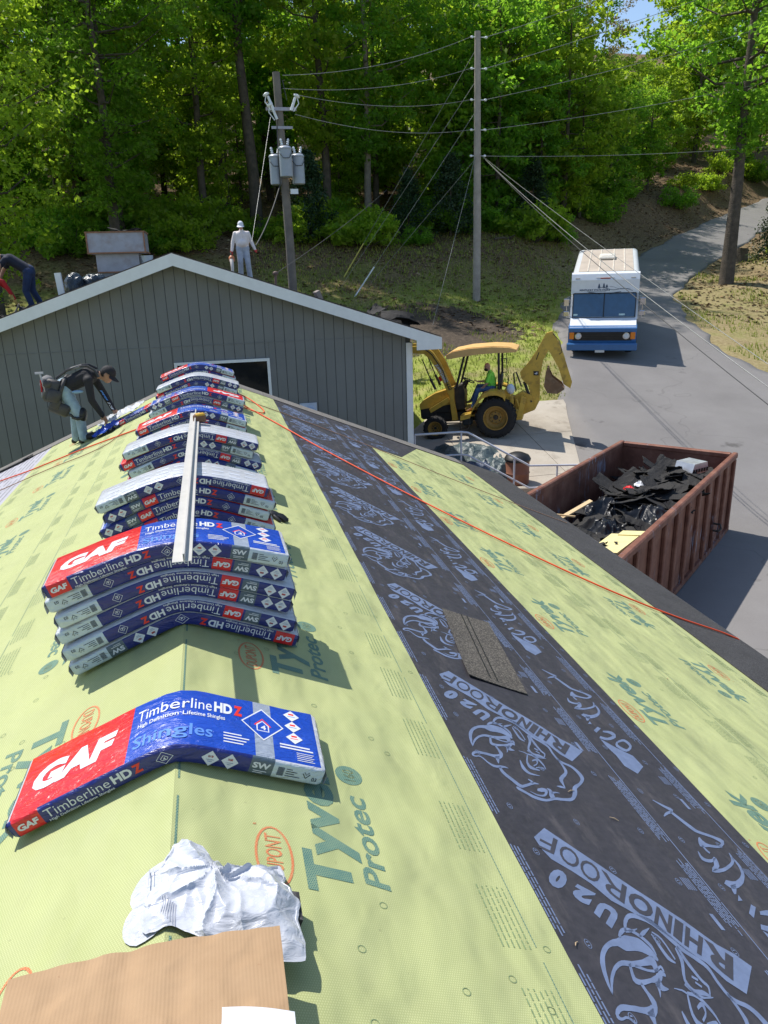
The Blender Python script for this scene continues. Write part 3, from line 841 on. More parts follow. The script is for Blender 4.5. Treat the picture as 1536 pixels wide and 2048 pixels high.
# ---- printing on the charcoal strip: banner, letters and rhino head, plus the cut-off second row
RHINO = {'head':[[[1.433,2.798],[1.44,2.808],[1.449,2.821],[1.457,2.832],[1.465,2.84],[1.473,2.849],[1.482,2.855],[1.492,2.859],[1.503,2.861],[1.516,2.86],[1.531,2.856],[1.548,2.85],[1.562,2.84],[1.573,2.826],[1.582,2.808],[1.59,2.791],[1.597,2.777],[1.604,2.763],[1.611,2.751],[1.621,2.74],[1.632,2.731],[1.643,2.721],[1.653,2.71],[1.664,2.699],[1.67,2.687],[1.672,2.673],[1.67,2.656],[1.669,2.64],[1.67,2.624],[1.671,2.608],[1.674,2.594],[1.678,2.584],[1.683,2.577],[1.69,2.571],[1.701,2.566],[1.714,2.561],[1.724,2.554],[1.731,2.543],[1.736,2.528],[1.738,2.514],[1.738,2.499],[1.736,2.484],[1.732,2.474],[1.727,2.466],[1.715,2.452],[1.702,2.439],[1.689,2.43],[1.672,2.419],[1.652,2.4],[1.637,2.378],[1.63,2.361],[1.623,2.349],[1.615,2.337],[1.606,2.325],[1.598,2.317],[1.587,2.312],[1.572,2.307],[1.556,2.303],[1.541,2.301],[1.525,2.3],[1.507,2.296],[1.489,2.288],[1.472,2.279],[1.457,2.273],[1.442,2.273],[1.427,2.275],[1.414,2.279],[1.402,2.282],[1.392,2.288],[1.382,2.293],[1.372,2.301],[1.362,2.309],[1.354,2.316],[1.349,2.319],[1.346,2.321],[1.344,2.322],[1.337,2.315],[1.337,2.311],[1.337,2.306],[1.341,2.299],[1.349,2.293],[1.36,2.286],[1.371,2.279],[1.379,2.272],[1.388,2.264],[1.399,2.259],[1.414,2.256],[1.431,2.254],[1.448,2.256],[1.466,2.262],[1.484,2.271],[1.499,2.278],[1.514,2.281],[1.53,2.282],[1.546,2.285],[1.561,2.287],[1.577,2.289],[1.594,2.297],[1.614,2.312],[1.631,2.331],[1.646,2.35],[1.657,2.369],[1.664,2.385],[1.668,2.392],[1.674,2.398],[1.688,2.41],[1.705,2.425],[1.722,2.441],[1.74,2.46],[1.756,2.483],[1.762,2.502],[1.762,2.518],[1.759,2.532],[1.755,2.546],[1.748,2.56],[1.739,2.571],[1.728,2.578],[1.714,2.582],[1.703,2.587],[1.696,2.592],[1.69,2.598],[1.686,2.607],[1.684,2.62],[1.683,2.636],[1.682,2.651],[1.684,2.667],[1.686,2.685],[1.685,2.702],[1.678,2.716],[1.668,2.728],[1.658,2.74],[1.648,2.751],[1.638,2.762],[1.63,2.773],[1.622,2.785],[1.615,2.798],[1.608,2.811],[1.6,2.829],[1.591,2.848],[1.58,2.864],[1.563,2.873],[1.544,2.878],[1.527,2.88],[1.514,2.882],[1.502,2.881],[1.49,2.877],[1.476,2.868],[1.463,2.856],[1.451,2.843],[1.44,2.826],[1.432,2.81],[1.426,2.799]],[[1.677,2.6],[1.677,2.585],[1.677,2.563],[1.676,2.543],[1.673,2.526],[1.669,2.512],[1.664,2.502],[1.652,2.49],[1.632,2.473],[1.61,2.45],[1.6,2.428],[1.6,2.415],[1.601,2.405],[1.6,2.394],[1.6,2.382],[1.6,2.375],[1.605,2.378],[1.607,2.387],[1.61,2.401],[1.614,2.414],[1.619,2.428],[1.624,2.44],[1.629,2.445],[1.638,2.456],[1.659,2.476],[1.679,2.501],[1.689,2.523],[1.69,2.539],[1.69,2.554],[1.69,2.574],[1.689,2.596],[1.688,2.61]],[[1.561,2.38],[1.565,2.379],[1.571,2.377],[1.577,2.375],[1.586,2.375],[1.595,2.375],[1.601,2.375],[1.606,2.381],[1.602,2.384],[1.595,2.388],[1.588,2.391],[1.579,2.389],[1.57,2.386],[1.563,2.383]],[[1.234,2.558],[1.238,2.573],[1.244,2.594],[1.251,2.614],[1.257,2.632],[1.264,2.649],[1.271,2.663],[1.277,2.674],[1.284,2.686],[1.292,2.696],[1.302,2.706],[1.314,2.717],[1.326,2.725],[1.337,2.73],[1.349,2.732],[1.36,2.734],[1.367,2.73],[1.374,2.724],[1.383,2.719],[1.4,2.721],[1.418,2.724],[1.432,2.724],[1.444,2.722],[1.455,2.717],[1.464,2.711],[1.473,2.705],[1.479,2.698],[1.485,2.694],[1.492,2.702],[1.493,2.713],[1.492,2.728],[1.489,2.742],[1.483,2.754],[1.476,2.767],[1.465,2.777],[1.449,2.78],[1.43,2.781],[1.416,2.782],[1.401,2.776],[1.387,2.77],[1.373,2.763],[1.36,2.76],[1.346,2.754],[1.332,2.747],[1.318,2.738],[1.303,2.727],[1.289,2.714],[1.276,2.699],[1.264,2.682],[1.253,2.663],[1.246,2.644],[1.24,2.624],[1.236,2.606],[1.233,2.587],[1.232,2.569],[1.232,2.557]],[[1.233,2.557],[1.241,2.569],[1.251,2.586],[1.261,2.6],[1.271,2.614],[1.283,2.627],[1.294,2.639],[1.306,2.648],[1.32,2.657],[1.332,2.662],[1.343,2.663],[1.354,2.662],[1.367,2.661],[1.382,2.663],[1.399,2.666],[1.414,2.67],[1.43,2.673],[1.444,2.676],[1.449,2.675],[1.449,2.673],[1.446,2.66],[1.443,2.65],[1.463,2.66],[1.469,2.672],[1.476,2.693],[1.476,2.712],[1.46,2.71],[1.442,2.702],[1.425,2.694],[1.41,2.69],[1.393,2.686],[1.378,2.683],[1.366,2.683],[1.353,2.683],[1.34,2.681],[1.325,2.675],[1.309,2.665],[1.295,2.654],[1.28,2.639],[1.266,2.623],[1.254,2.606],[1.244,2.587],[1.236,2.569],[1.232,2.558]],[[1.39,2.767],[1.396,2.772],[1.403,2.78],[1.41,2.784],[1.419,2.791],[1.43,2.798],[1.441,2.801],[1.452,2.797],[1.465,2.789],[1.475,2.779],[1.482,2.768],[1.488,2.756],[1.492,2.744],[1.493,2.733],[1.493,2.722],[1.493,2.715],[1.497,2.718],[1.5,2.728],[1.503,2.742],[1.504,2.756],[1.5,2.769],[1.493,2.782],[1.485,2.793],[1.474,2.802],[1.462,2.811],[1.449,2.815],[1.437,2.815],[1.425,2.811],[1.414,2.805],[1.402,2.794],[1.393,2.783],[1.388,2.776]],[[1.473,2.781],[1.48,2.783],[1.49,2.788],[1.501,2.793],[1.515,2.804],[1.531,2.816],[1.542,2.825],[1.543,2.828],[1.533,2.824],[1.519,2.818],[1.507,2.813],[1.495,2.805],[1.484,2.796],[1.476,2.79]],[[1.428,2.793],[1.435,2.794],[1.447,2.796],[1.458,2.799],[1.468,2.804],[1.479,2.81],[1.486,2.814],[1.488,2.818],[1.482,2.816],[1.472,2.813],[1.463,2.811],[1.452,2.808],[1.44,2.805],[1.432,2.804]],[[1.36,2.672],[1.353,2.656],[1.344,2.633],[1.338,2.613],[1.342,2.603],[1.35,2.6],[1.36,2.6],[1.374,2.602],[1.391,2.608],[1.406,2.613],[1.417,2.613],[1.427,2.613],[1.438,2.615],[1.452,2.626],[1.461,2.636],[1.463,2.64],[1.466,2.641],[1.471,2.64],[1.475,2.639],[1.48,2.646],[1.481,2.652],[1.479,2.659],[1.473,2.663],[1.462,2.658],[1.454,2.651],[1.448,2.649],[1.44,2.642],[1.427,2.636],[1.413,2.629],[1.399,2.625],[1.383,2.621],[1.371,2.619],[1.362,2.62],[1.356,2.623],[1.355,2.627],[1.358,2.64],[1.365,2.66],[1.371,2.675]],[[1.378,2.661],[1.388,2.658],[1.402,2.654],[1.416,2.651],[1.428,2.65],[1.439,2.65],[1.45,2.653],[1.462,2.659],[1.473,2.667],[1.478,2.67],[1.479,2.667],[1.478,2.659],[1.477,2.653],[1.484,2.658],[1.486,2.665],[1.488,2.675],[1.485,2.681],[1.475,2.677],[1.464,2.669],[1.454,2.664],[1.444,2.661],[1.433,2.66],[1.422,2.66],[1.409,2.664],[1.394,2.669],[1.385,2.672]],[[1.414,2.605],[1.416,2.6],[1.42,2.593],[1.426,2.587],[1.436,2.588],[1.446,2.591],[1.455,2.595],[1.456,2.598],[1.452,2.601],[1.446,2.604],[1.442,2.609],[1.443,2.616],[1.445,2.627],[1.447,2.635]],[[1.418,2.616],[1.417,2.608],[1.415,2.598],[1.412,2.588],[1.409,2.58],[1.405,2.571],[1.402,2.565],[1.404,2.565],[1.408,2.57],[1.415,2.579],[1.421,2.59],[1.429,2.602],[1.437,2.615],[1.443,2.624]],[[1.357,2.601],[1.357,2.593],[1.358,2.582],[1.359,2.571],[1.358,2.558],[1.357,2.546],[1.355,2.538],[1.352,2.536],[1.352,2.537],[1.352,2.539],[1.345,2.534],[1.334,2.53],[1.32,2.527],[1.306,2.527],[1.29,2.529],[1.276,2.529],[1.263,2.53],[1.251,2.53],[1.239,2.528],[1.226,2.521],[1.214,2.511],[1.205,2.498],[1.202,2.486],[1.205,2.48],[1.212,2.478],[1.221,2.48],[1.232,2.485],[1.241,2.485],[1.248,2.477],[1.255,2.463],[1.261,2.451],[1.267,2.442],[1.274,2.434],[1.282,2.429],[1.292,2.428],[1.304,2.43],[1.314,2.431],[1.322,2.434],[1.33,2.437],[1.336,2.439],[1.343,2.44],[1.35,2.44],[1.356,2.44],[1.357,2.443],[1.354,2.446],[1.349,2.45],[1.344,2.452],[1.337,2.453],[1.33,2.452],[1.323,2.452],[1.313,2.449],[1.302,2.446],[1.292,2.446],[1.284,2.448],[1.276,2.453],[1.268,2.46],[1.262,2.471],[1.255,2.484],[1.246,2.493],[1.236,2.494],[1.224,2.489],[1.217,2.488],[1.214,2.491],[1.214,2.496],[1.215,2.496],[1.217,2.497],[1.224,2.503],[1.231,2.507],[1.241,2.51],[1.253,2.51],[1.266,2.511],[1.28,2.51],[1.295,2.508],[1.309,2.506],[1.319,2.502],[1.328,2.499],[1.34,2.499],[1.356,2.513],[1.369,2.531],[1.376,2.548],[1.376,2.561],[1.373,2.572],[1.37,2.582],[1.369,2.593],[1.368,2.604],[1.366,2.611]],[[1.32,2.511],[1.32,2.504],[1.319,2.493],[1.319,2.484],[1.318,2.475],[1.318,2.467],[1.319,2.462],[1.321,2.464],[1.325,2.471],[1.33,2.481],[1.335,2.492],[1.341,2.504],[1.347,2.518],[1.352,2.528]],[[1.307,2.434],[1.306,2.424],[1.305,2.408],[1.308,2.393],[1.315,2.378],[1.325,2.364],[1.334,2.351],[1.341,2.338],[1.348,2.326],[1.357,2.318],[1.37,2.319],[1.383,2.326],[1.395,2.333],[1.409,2.341],[1.423,2.35],[1.434,2.356],[1.447,2.362],[1.46,2.365],[1.47,2.368],[1.472,2.371],[1.465,2.374],[1.455,2.376],[1.442,2.376],[1.427,2.368],[1.412,2.358],[1.399,2.351],[1.388,2.345],[1.379,2.34],[1.372,2.341],[1.365,2.346],[1.358,2.357],[1.35,2.369],[1.341,2.382],[1.331,2.396],[1.324,2.41],[1.321,2.423],[1.321,2.436],[1.321,2.446]],[[1.425,2.387],[1.427,2.384],[1.43,2.379],[1.433,2.375],[1.434,2.371],[1.435,2.366],[1.435,2.362],[1.448,2.375],[1.447,2.378],[1.445,2.382],[1.443,2.386],[1.438,2.389],[1.433,2.392],[1.429,2.393]],[[1.397,2.305],[1.403,2.299],[1.413,2.29],[1.423,2.285],[1.434,2.284],[1.447,2.285],[1.461,2.29],[1.476,2.304],[1.488,2.321],[1.496,2.338],[1.49,2.346],[1.48,2.347],[1.472,2.347],[1.462,2.342],[1.451,2.337],[1.444,2.333],[1.438,2.318],[1.442,2.317],[1.449,2.317],[1.456,2.316],[1.465,2.319],[1.473,2.321],[1.475,2.323],[1.474,2.32],[1.468,2.31],[1.462,2.303],[1.453,2.298],[1.441,2.295],[1.429,2.294],[1.418,2.297],[1.406,2.303],[1.398,2.307]],[[1.497,2.349],[1.498,2.344],[1.5,2.339],[1.499,2.333],[1.496,2.325],[1.491,2.314],[1.486,2.302],[1.485,2.292],[1.484,2.282],[1.484,2.276],[1.511,2.295],[1.512,2.302],[1.514,2.312],[1.516,2.322],[1.516,2.329],[1.517,2.338],[1.516,2.347],[1.511,2.351],[1.504,2.352],[1.499,2.352]],[[1.503,2.314],[1.51,2.318],[1.52,2.323],[1.529,2.328],[1.537,2.33],[1.545,2.331],[1.551,2.332],[1.553,2.335],[1.549,2.336],[1.542,2.338],[1.534,2.338],[1.526,2.336],[1.516,2.334],[1.51,2.332]],[[1.593,2.754],[1.589,2.74],[1.584,2.72],[1.577,2.702],[1.566,2.683],[1.55,2.657],[1.539,2.634],[1.535,2.615],[1.537,2.6],[1.542,2.59],[1.551,2.587],[1.564,2.587],[1.574,2.587],[1.584,2.587],[1.595,2.585],[1.603,2.584],[1.607,2.59],[1.603,2.595],[1.595,2.602],[1.587,2.607],[1.575,2.607],[1.563,2.606],[1.556,2.608],[1.551,2.615],[1.549,2.627],[1.551,2.64],[1.561,2.657],[1.578,2.682],[1.594,2.708],[1.601,2.731],[1.604,2.751],[1.606,2.764]],[[1.599,2.755],[1.598,2.737],[1.598,2.712],[1.598,2.689],[1.601,2.669],[1.604,2.651],[1.608,2.636],[1.612,2.627],[1.616,2.622],[1.617,2.618],[1.614,2.61],[1.606,2.598],[1.601,2.589],[1.605,2.589],[1.612,2.597],[1.621,2.611],[1.628,2.625],[1.626,2.634],[1.622,2.639],[1.618,2.648],[1.616,2.663],[1.614,2.682],[1.613,2.702],[1.612,2.725],[1.613,2.75],[1.613,2.768]],[[1.528,2.617],[1.534,2.605],[1.542,2.589],[1.553,2.577],[1.572,2.576],[1.595,2.579],[1.61,2.582],[1.613,2.586],[1.598,2.585],[1.577,2.584],[1.561,2.588],[1.55,2.598],[1.541,2.614],[1.536,2.625]],[[1.579,2.648],[1.584,2.644],[1.591,2.64],[1.596,2.637],[1.602,2.646],[1.598,2.649],[1.59,2.654],[1.586,2.657]],[[1.578,2.629],[1.582,2.624],[1.588,2.618],[1.592,2.614],[1.598,2.621],[1.594,2.625],[1.588,2.631],[1.584,2.636]],[[1.512,2.584],[1.502,2.566],[1.488,2.54],[1.478,2.517],[1.474,2.499],[1.473,2.484],[1.478,2.473],[1.492,2.47],[1.511,2.471],[1.524,2.473],[1.529,2.479],[1.519,2.483],[1.505,2.488],[1.496,2.496],[1.49,2.502],[1.489,2.511],[1.49,2.523],[1.498,2.543],[1.51,2.568],[1.519,2.586]],[[1.514,2.583],[1.522,2.582],[1.535,2.58],[1.545,2.574],[1.553,2.562],[1.559,2.544],[1.563,2.529],[1.565,2.515],[1.564,2.502],[1.564,2.493],[1.568,2.496],[1.57,2.506],[1.573,2.522],[1.573,2.538],[1.57,2.555],[1.564,2.574],[1.556,2.588],[1.544,2.594],[1.531,2.595],[1.522,2.596]],[[1.518,2.536],[1.526,2.541],[1.537,2.547],[1.541,2.548],[1.542,2.546],[1.54,2.538],[1.537,2.53],[1.529,2.522],[1.517,2.513],[1.508,2.506],[1.507,2.497],[1.516,2.504],[1.53,2.515],[1.541,2.528],[1.55,2.542],[1.555,2.556],[1.554,2.566],[1.542,2.562],[1.529,2.553],[1.52,2.546]],[[1.512,2.488],[1.523,2.491],[1.54,2.494],[1.55,2.494],[1.552,2.492],[1.55,2.486],[1.549,2.481],[1.551,2.482],[1.555,2.488],[1.56,2.498],[1.558,2.506],[1.546,2.505],[1.528,2.5],[1.516,2.496]],[[1.477,2.6],[1.484,2.599],[1.494,2.596],[1.503,2.594],[1.508,2.59],[1.513,2.586],[1.516,2.583],[1.521,2.59],[1.518,2.593],[1.514,2.597],[1.508,2.601],[1.498,2.602],[1.487,2.603],[1.479,2.603]],[[1.448,2.524],[1.442,2.508],[1.436,2.485],[1.432,2.464],[1.435,2.449],[1.441,2.437],[1.451,2.429],[1.468,2.428],[1.49,2.43],[1.505,2.432],[1.507,2.435],[1.494,2.437],[1.476,2.44],[1.463,2.445],[1.456,2.454],[1.453,2.466],[1.452,2.48],[1.451,2.496],[1.453,2.515],[1.453,2.528]],[[1.531,2.8],[1.53,2.788],[1.529,2.77],[1.528,2.752],[1.528,2.736],[1.528,2.72],[1.53,2.706],[1.537,2.699],[1.545,2.695],[1.552,2.694],[1.556,2.699],[1.552,2.704],[1.547,2.712],[1.544,2.721],[1.542,2.733],[1.541,2.749],[1.541,2.764],[1.539,2.779],[1.538,2.795],[1.536,2.805]],[[1.539,2.808],[1.545,2.803],[1.554,2.794],[1.559,2.781],[1.561,2.757],[1.56,2.728],[1.559,2.707],[1.566,2.713],[1.567,2.734],[1.568,2.764],[1.567,2.789],[1.56,2.802],[1.55,2.81],[1.544,2.814]]],'banner':[[1.279,3.189],[1.354,3.253],[1.405,3.201],[1.509,3.095],[1.601,3.0],[1.656,2.95],[1.725,2.884],[1.798,2.795],[1.842,2.767],[1.882,2.721],[1.763,2.61],[1.717,2.651],[1.687,2.713],[1.638,2.751],[1.612,2.793],[1.55,2.858],[1.499,2.898],[1.454,2.926],[1.411,2.994],[1.36,3.041],[1.3,3.085],[1.283,3.128]],'blet':[['R',[[1.826,2.748],[1.756,2.814],[1.688,2.737],[1.747,2.654]]],['H',[[1.755,2.815],[1.716,2.86],[1.646,2.775],[1.687,2.738]]],['I',[[1.711,2.867],[1.691,2.887],[1.625,2.808],[1.641,2.782]]],['N',[[1.685,2.893],[1.645,2.932],[1.58,2.854],[1.619,2.814]]],['O',[[1.638,2.938],[1.575,2.996],[1.511,2.913],[1.574,2.86]]],['R',[[1.567,3.004],[1.501,3.074],[1.437,2.987],[1.502,2.919]]],['O',[[1.501,3.074],[1.45,3.126],[1.388,3.041],[1.437,2.987]]],['O',[[1.445,3.13],[1.393,3.184],[1.334,3.099],[1.384,3.045]]],['F',[[1.382,3.195],[1.332,3.23],[1.271,3.136],[1.323,3.111]]]],'ulet':[['U',[[1.462,2.879],[1.408,2.922],[1.345,2.859],[1.38,2.802]]],['2',[[1.405,2.948],[1.35,2.981],[1.287,2.929],[1.338,2.881]]],['0',[[1.336,3.01],[1.3,3.052],[1.22,2.974],[1.257,2.931]]]],'cut':[[[2.084,2.424],[2.092,2.414],[2.104,2.401],[2.116,2.388],[2.128,2.379],[2.139,2.37],[2.142,2.366],[2.145,2.371],[2.127,2.362],[2.108,2.352],[2.091,2.339],[2.079,2.327],[2.071,2.32],[2.072,2.314],[2.081,2.32],[2.093,2.328],[2.104,2.335],[2.119,2.343],[2.141,2.354],[2.166,2.379],[2.161,2.39],[2.146,2.397],[2.132,2.404],[2.117,2.413],[2.1,2.423],[2.089,2.429]],[[2.13,2.355],[2.141,2.329],[2.157,2.292],[2.17,2.265],[2.178,2.252],[2.183,2.246],[2.193,2.241],[2.213,2.236],[2.238,2.231],[2.259,2.226],[2.274,2.218],[2.286,2.208],[2.288,2.2],[2.287,2.199],[2.276,2.19],[2.261,2.181],[2.244,2.177],[2.224,2.176],[2.206,2.176],[2.195,2.179],[2.188,2.184],[2.189,2.189],[2.184,2.193],[2.184,2.205],[2.184,2.214],[2.172,2.208],[2.16,2.193],[2.146,2.172],[2.137,2.151],[2.152,2.148],[2.17,2.152],[2.189,2.157],[2.207,2.158],[2.229,2.159],[2.251,2.164],[2.275,2.176],[2.302,2.196],[2.32,2.22],[2.313,2.231],[2.296,2.237],[2.276,2.243],[2.256,2.249],[2.231,2.254],[2.213,2.26],[2.205,2.265],[2.201,2.271],[2.195,2.284],[2.179,2.31],[2.161,2.345],[2.147,2.369]],[[2.149,2.156],[2.148,2.148],[2.148,2.137],[2.148,2.127],[2.15,2.12],[2.154,2.115],[2.156,2.112],[2.167,2.121],[2.166,2.125],[2.163,2.13],[2.162,2.136],[2.161,2.145],[2.161,2.156],[2.161,2.164]],[[2.097,2.115],[2.089,2.1],[2.08,2.08],[2.078,2.063],[2.088,2.056],[2.104,2.054],[2.122,2.057],[2.144,2.068],[2.162,2.082],[2.173,2.091],[2.166,2.098],[2.156,2.09],[2.144,2.081],[2.136,2.078],[2.124,2.075],[2.108,2.075],[2.1,2.079],[2.096,2.089],[2.099,2.106],[2.1,2.117]],[[2.151,2.084],[2.141,2.07],[2.129,2.05],[2.12,2.04],[2.116,2.037],[2.099,2.025],[2.079,2.0],[2.094,1.998],[2.116,2.002],[2.139,2.01],[2.16,2.018],[2.182,2.03],[2.203,2.042],[2.225,2.056],[2.249,2.073],[2.271,2.094],[2.281,2.114],[2.284,2.132],[2.284,2.143],[2.28,2.141],[2.273,2.126],[2.263,2.106],[2.251,2.09],[2.24,2.081],[2.223,2.069],[2.204,2.058],[2.186,2.047],[2.168,2.038],[2.152,2.031],[2.134,2.026],[2.116,2.023],[2.111,2.023],[2.105,2.01],[2.123,2.02],[2.15,2.042],[2.163,2.064],[2.17,2.082],[2.172,2.094]],[[2.274,2.118],[2.272,2.105],[2.27,2.088],[2.266,2.07],[2.261,2.054],[2.253,2.037],[2.244,2.022],[2.228,2.006],[2.21,1.992],[2.194,1.982],[2.18,1.974],[2.167,1.967],[2.162,1.966],[2.148,1.963],[2.131,1.964],[2.118,1.965],[2.092,1.943],[2.096,1.935],[2.105,1.924],[2.121,1.919],[2.152,1.931],[2.182,1.948],[2.208,1.966],[2.23,1.987],[2.25,2.008],[2.264,2.028],[2.274,2.046],[2.28,2.064],[2.283,2.08],[2.283,2.096],[2.281,2.111],[2.279,2.121]],[[2.117,1.938],[2.113,1.93],[2.107,1.918],[2.102,1.908],[2.1,1.901],[2.098,1.894],[2.098,1.89],[2.108,1.893],[2.114,1.899],[2.122,1.908],[2.131,1.918],[2.14,1.93],[2.149,1.943],[2.156,1.952]],[[2.145,2.97],[2.159,2.97],[2.179,2.971],[2.191,2.968],[2.194,2.96],[2.194,2.95],[2.197,2.955],[2.189,2.948],[2.164,2.931],[2.143,2.919],[2.127,2.917],[2.111,2.919],[2.101,2.921],[2.081,2.896],[2.091,2.893],[2.107,2.889],[2.126,2.891],[2.151,2.902],[2.18,2.919],[2.21,2.943],[2.229,2.976],[2.227,2.992],[2.218,3.0],[2.198,2.999],[2.173,2.992],[2.156,2.987]],[[2.191,2.891],[2.208,2.901],[2.231,2.915],[2.245,2.919],[2.253,2.911],[2.256,2.893],[2.253,2.88],[2.244,2.869],[2.226,2.852],[2.212,2.843],[2.198,2.846],[2.184,2.858],[2.178,2.87],[2.18,2.876],[2.188,2.887],[2.196,2.897],[2.188,2.902],[2.178,2.89],[2.161,2.869],[2.152,2.847],[2.16,2.832],[2.174,2.819],[2.194,2.816],[2.222,2.832],[2.253,2.86],[2.277,2.892],[2.282,2.916],[2.278,2.935],[2.266,2.945],[2.243,2.938],[2.216,2.921],[2.198,2.909]],[[2.086,3.025],[2.116,3.059],[2.113,3.031]],[[2.088,2.968],[2.142,3.018],[2.155,3.006],[2.093,2.947]],[[2.082,2.891],[2.144,2.835],[2.218,2.79],[2.223,2.705],[2.138,2.626],[2.092,2.673],[2.096,2.758],[2.08,2.829]]]}
P = Print()
per = 1.18
for i in range(-3, 8):
    dy = i * per + .012 * math.sin(i * 5)
    if dy + 2.2 < -1.5 or dy + 3.3 > 11.7: continue
    sh = lambda pts: [(a, b + dy) for a, b in pts]
    P.poly(sh(RHINO['banner']), 0)
    for r_ in RHINO['head']: P.ribbon(sh(r_), 0)
    for r_ in RHINO['cut'][:9]: P.ribbon(sh(r_), 0)
    for r_ in RHINO['cut'][9:]: P.poly(sh(r_), 0)
    for c, q in RHINO['ulet']: P.glyph_quad(c, sh(q), 0, .075)
PB = Print()
for i in range(-3, 8):
    dy = i * per + .012 * math.sin(i * 5)
    if dy + 2.2 < -1.5 or dy + 3.3 > 11.7: continue
    for j, (c, q) in enumerate(RHINO['blet']): PB.glyph_quad(c, [(a, b + dy) for a, b in q], 0, .035 if j < 5 else .0)
rr = random.Random(5)
for ln in (1.985, 2.378):
    y = Y0
    while y < 11.6:
        L_ = rr.uniform(.4, .8)
        P.rect(ln, y, ln + .005, min(y + L_, 11.7)); y += L_ + .006
for b0, b1, nn in ((1.925, 1.972, 6), (2.325, 2.370, 5), (1.152, 1.178, 3)):
    y = Y0 + .3
    while y < 11.2:
        L_ = rr.uniform(.3, .42)
        for k in range(nn):
            yy = y + rr.uniform(0, .06)
            uu = b0 + (b1 - b0) * k / (nn - 1)
            while yy < y + L_:
                d = rr.uniform(.010, .045)
                P.rect(uu, yy, uu + .0052, yy + d); yy += d + rr.uniform(.003, .006)
        if rr.random() < .7:
            for k in range(5):
                P.rect(b0 - .055 + .009 * k, y + L_ * .6, b0 - .051 + .009 * k, y + L_ * .6 + .06)
            P.rect(b0 - .05, y + .02, b0 - .032, y + .09)
        y += L_ + rr.uniform(.12, .26)
y = Y0 + .2
while y < 11.5:
    for uu in (1.245, 1.545, 1.85, 2.06, 2.262, 2.45):
        a, b = uu + rr.uniform(-.012, .012), y + rr.uniform(-.05, .05)
        if -1 < b < 11.6:
            P.ring((a, b), .010, .017, .0022, 0, 10); P.rect(a - .004, b - .009, a + .004, b - .004); P.rect(a - .004, b + .004, a + .004, b + .009)
    y += .30
P.build('printed_logo', [M_BLUE_PRINT], lambda a, b: roofp(1, a, b, .0082), SH['dk'])
PB.build('printed_lettering', [M_DARK_PRINT], lambda a, b: roofp(1, a, b, .0092), SH['dk'])
P = Print()
for c, q in RHINO['ulet']: pass
for (a, b) in ((2.75, 10.5), (2.62, 11.0)):
    for r_ in RHINO['head']: P.ribbon([((p - 1.5) * .8 + a, (q - 2.6) * .6 + b) for p, q in r_ if True], 0)
P.v = [(min(max(a, 2.5), 2.95 + (b - 10.2) * .45), min(b, 11.7)) for a, b in P.v]
P.build('printed_logo', [M_BLUE_PRINT], lambda a, b: roofp(1, a, b, .0066), SH['dk2'])
# strip with painted glare on the left slope: fine rows of grey print
P = Print()
for k in range(9):
    y = 4.0
    uu = 2.5 + k * .085
    while y < 11.6:
        d = rr.uniform(.1, .6)
        P.rect(uu, y, uu + .02, min(y + d, 11.7)); y += d + rr.uniform(.02, .2)
P.build('printed_lettering', [M_GREYPRINT], lambda a, b: roofp(-1, a, b, .0049), SH['l3'])

# ================================================================ the grey gabled building behind
FY = 15.6
AX, AZ, GS = -.37, 1.83, .338
grey = empty('grey_building', (0, 0, 0), 0, 'grey gabled building with vertical board siding and white rake trim', 'building')
def gz(x): return AZ - GS * abs(x - AX)
HW = 5.22
mb = MB()
for sd in (1, -1):
    n_ = Vector((sd * GS, 0, 1)).normalized()
    a = [(AX, FY - .32, AZ), (AX + sd * HW, FY - .32, gz(AX + sd * HW)), (AX + sd * HW, 29, gz(AX + sd * HW)), (AX, 29, AZ)]
    b = [(p[0], p[1], p[2] - .06) for p in a]
    mb.add(a + b, [(0, 1, 2, 3), (7, 6, 5, 4), (0, 4, 5, 1), (1, 5, 6, 2), (2, 6, 7, 3)])
mb.build('roof', M_DECK, grey)
mb = MB()
for sd in (1, -1):
    a = [(AX, FY - .30, AZ), (AX + sd * (HW + .02), FY - .30, gz(AX + sd * HW)), (AX + sd * (HW + .02), 28.9, gz(AX + sd * HW)), (AX, 28.9, AZ)]
    a = [(p[0], p[1], p[2] + .004) for p in a]
    b = [(p[0], p[1], p[2] + .014) for p in a]
    mb.add(b + a, [(0, 1, 2, 3), (7, 6, 5, 4), (0, 4, 5, 1), (1, 5, 6, 2), (2, 6, 7, 3)])
mb.build('roof_felt', M_STARTER, grey)
for sd in (1, -1):      # rake boards with a plumb-cut boxed end
    mb = MB()
    x1 = AX + sd * (HW + .02)
    zt = lambda x: gz(x) - .004
    poly = [(AX, zt(AX)), (x1, zt(x1)), (x1, zt(x1) - .235), (AX + sd * (HW - .52), zt(x1) - .235), (AX + sd * (HW - .52), gz(AX + sd * (HW - .52)) - .225), (AX, AZ - .225)]
    if sd < 0: poly = poly[::-1]
    mb.prism(poly, FY - .345, FY - .322)
    mb.box(((AX + x1) / 2 + 0, FY - .3, 0), (.001, .001, .001))
    mb.build('rake_board', M_WHITE, grey)
for sd in (1, -1):      # soffit behind it
    mb = MB()
    poly = [(AX + sd * .02, AZ - .15), (AX + sd * HW, gz(AX + sd * HW) - .12), (AX + sd * HW, gz(AX + sd * HW) - .10), (AX + sd * .02, AZ - .12)]
    mb.prism(poly, FY - .322, FY - .01)
    mb.build('soffit', M_SIDING, grey)
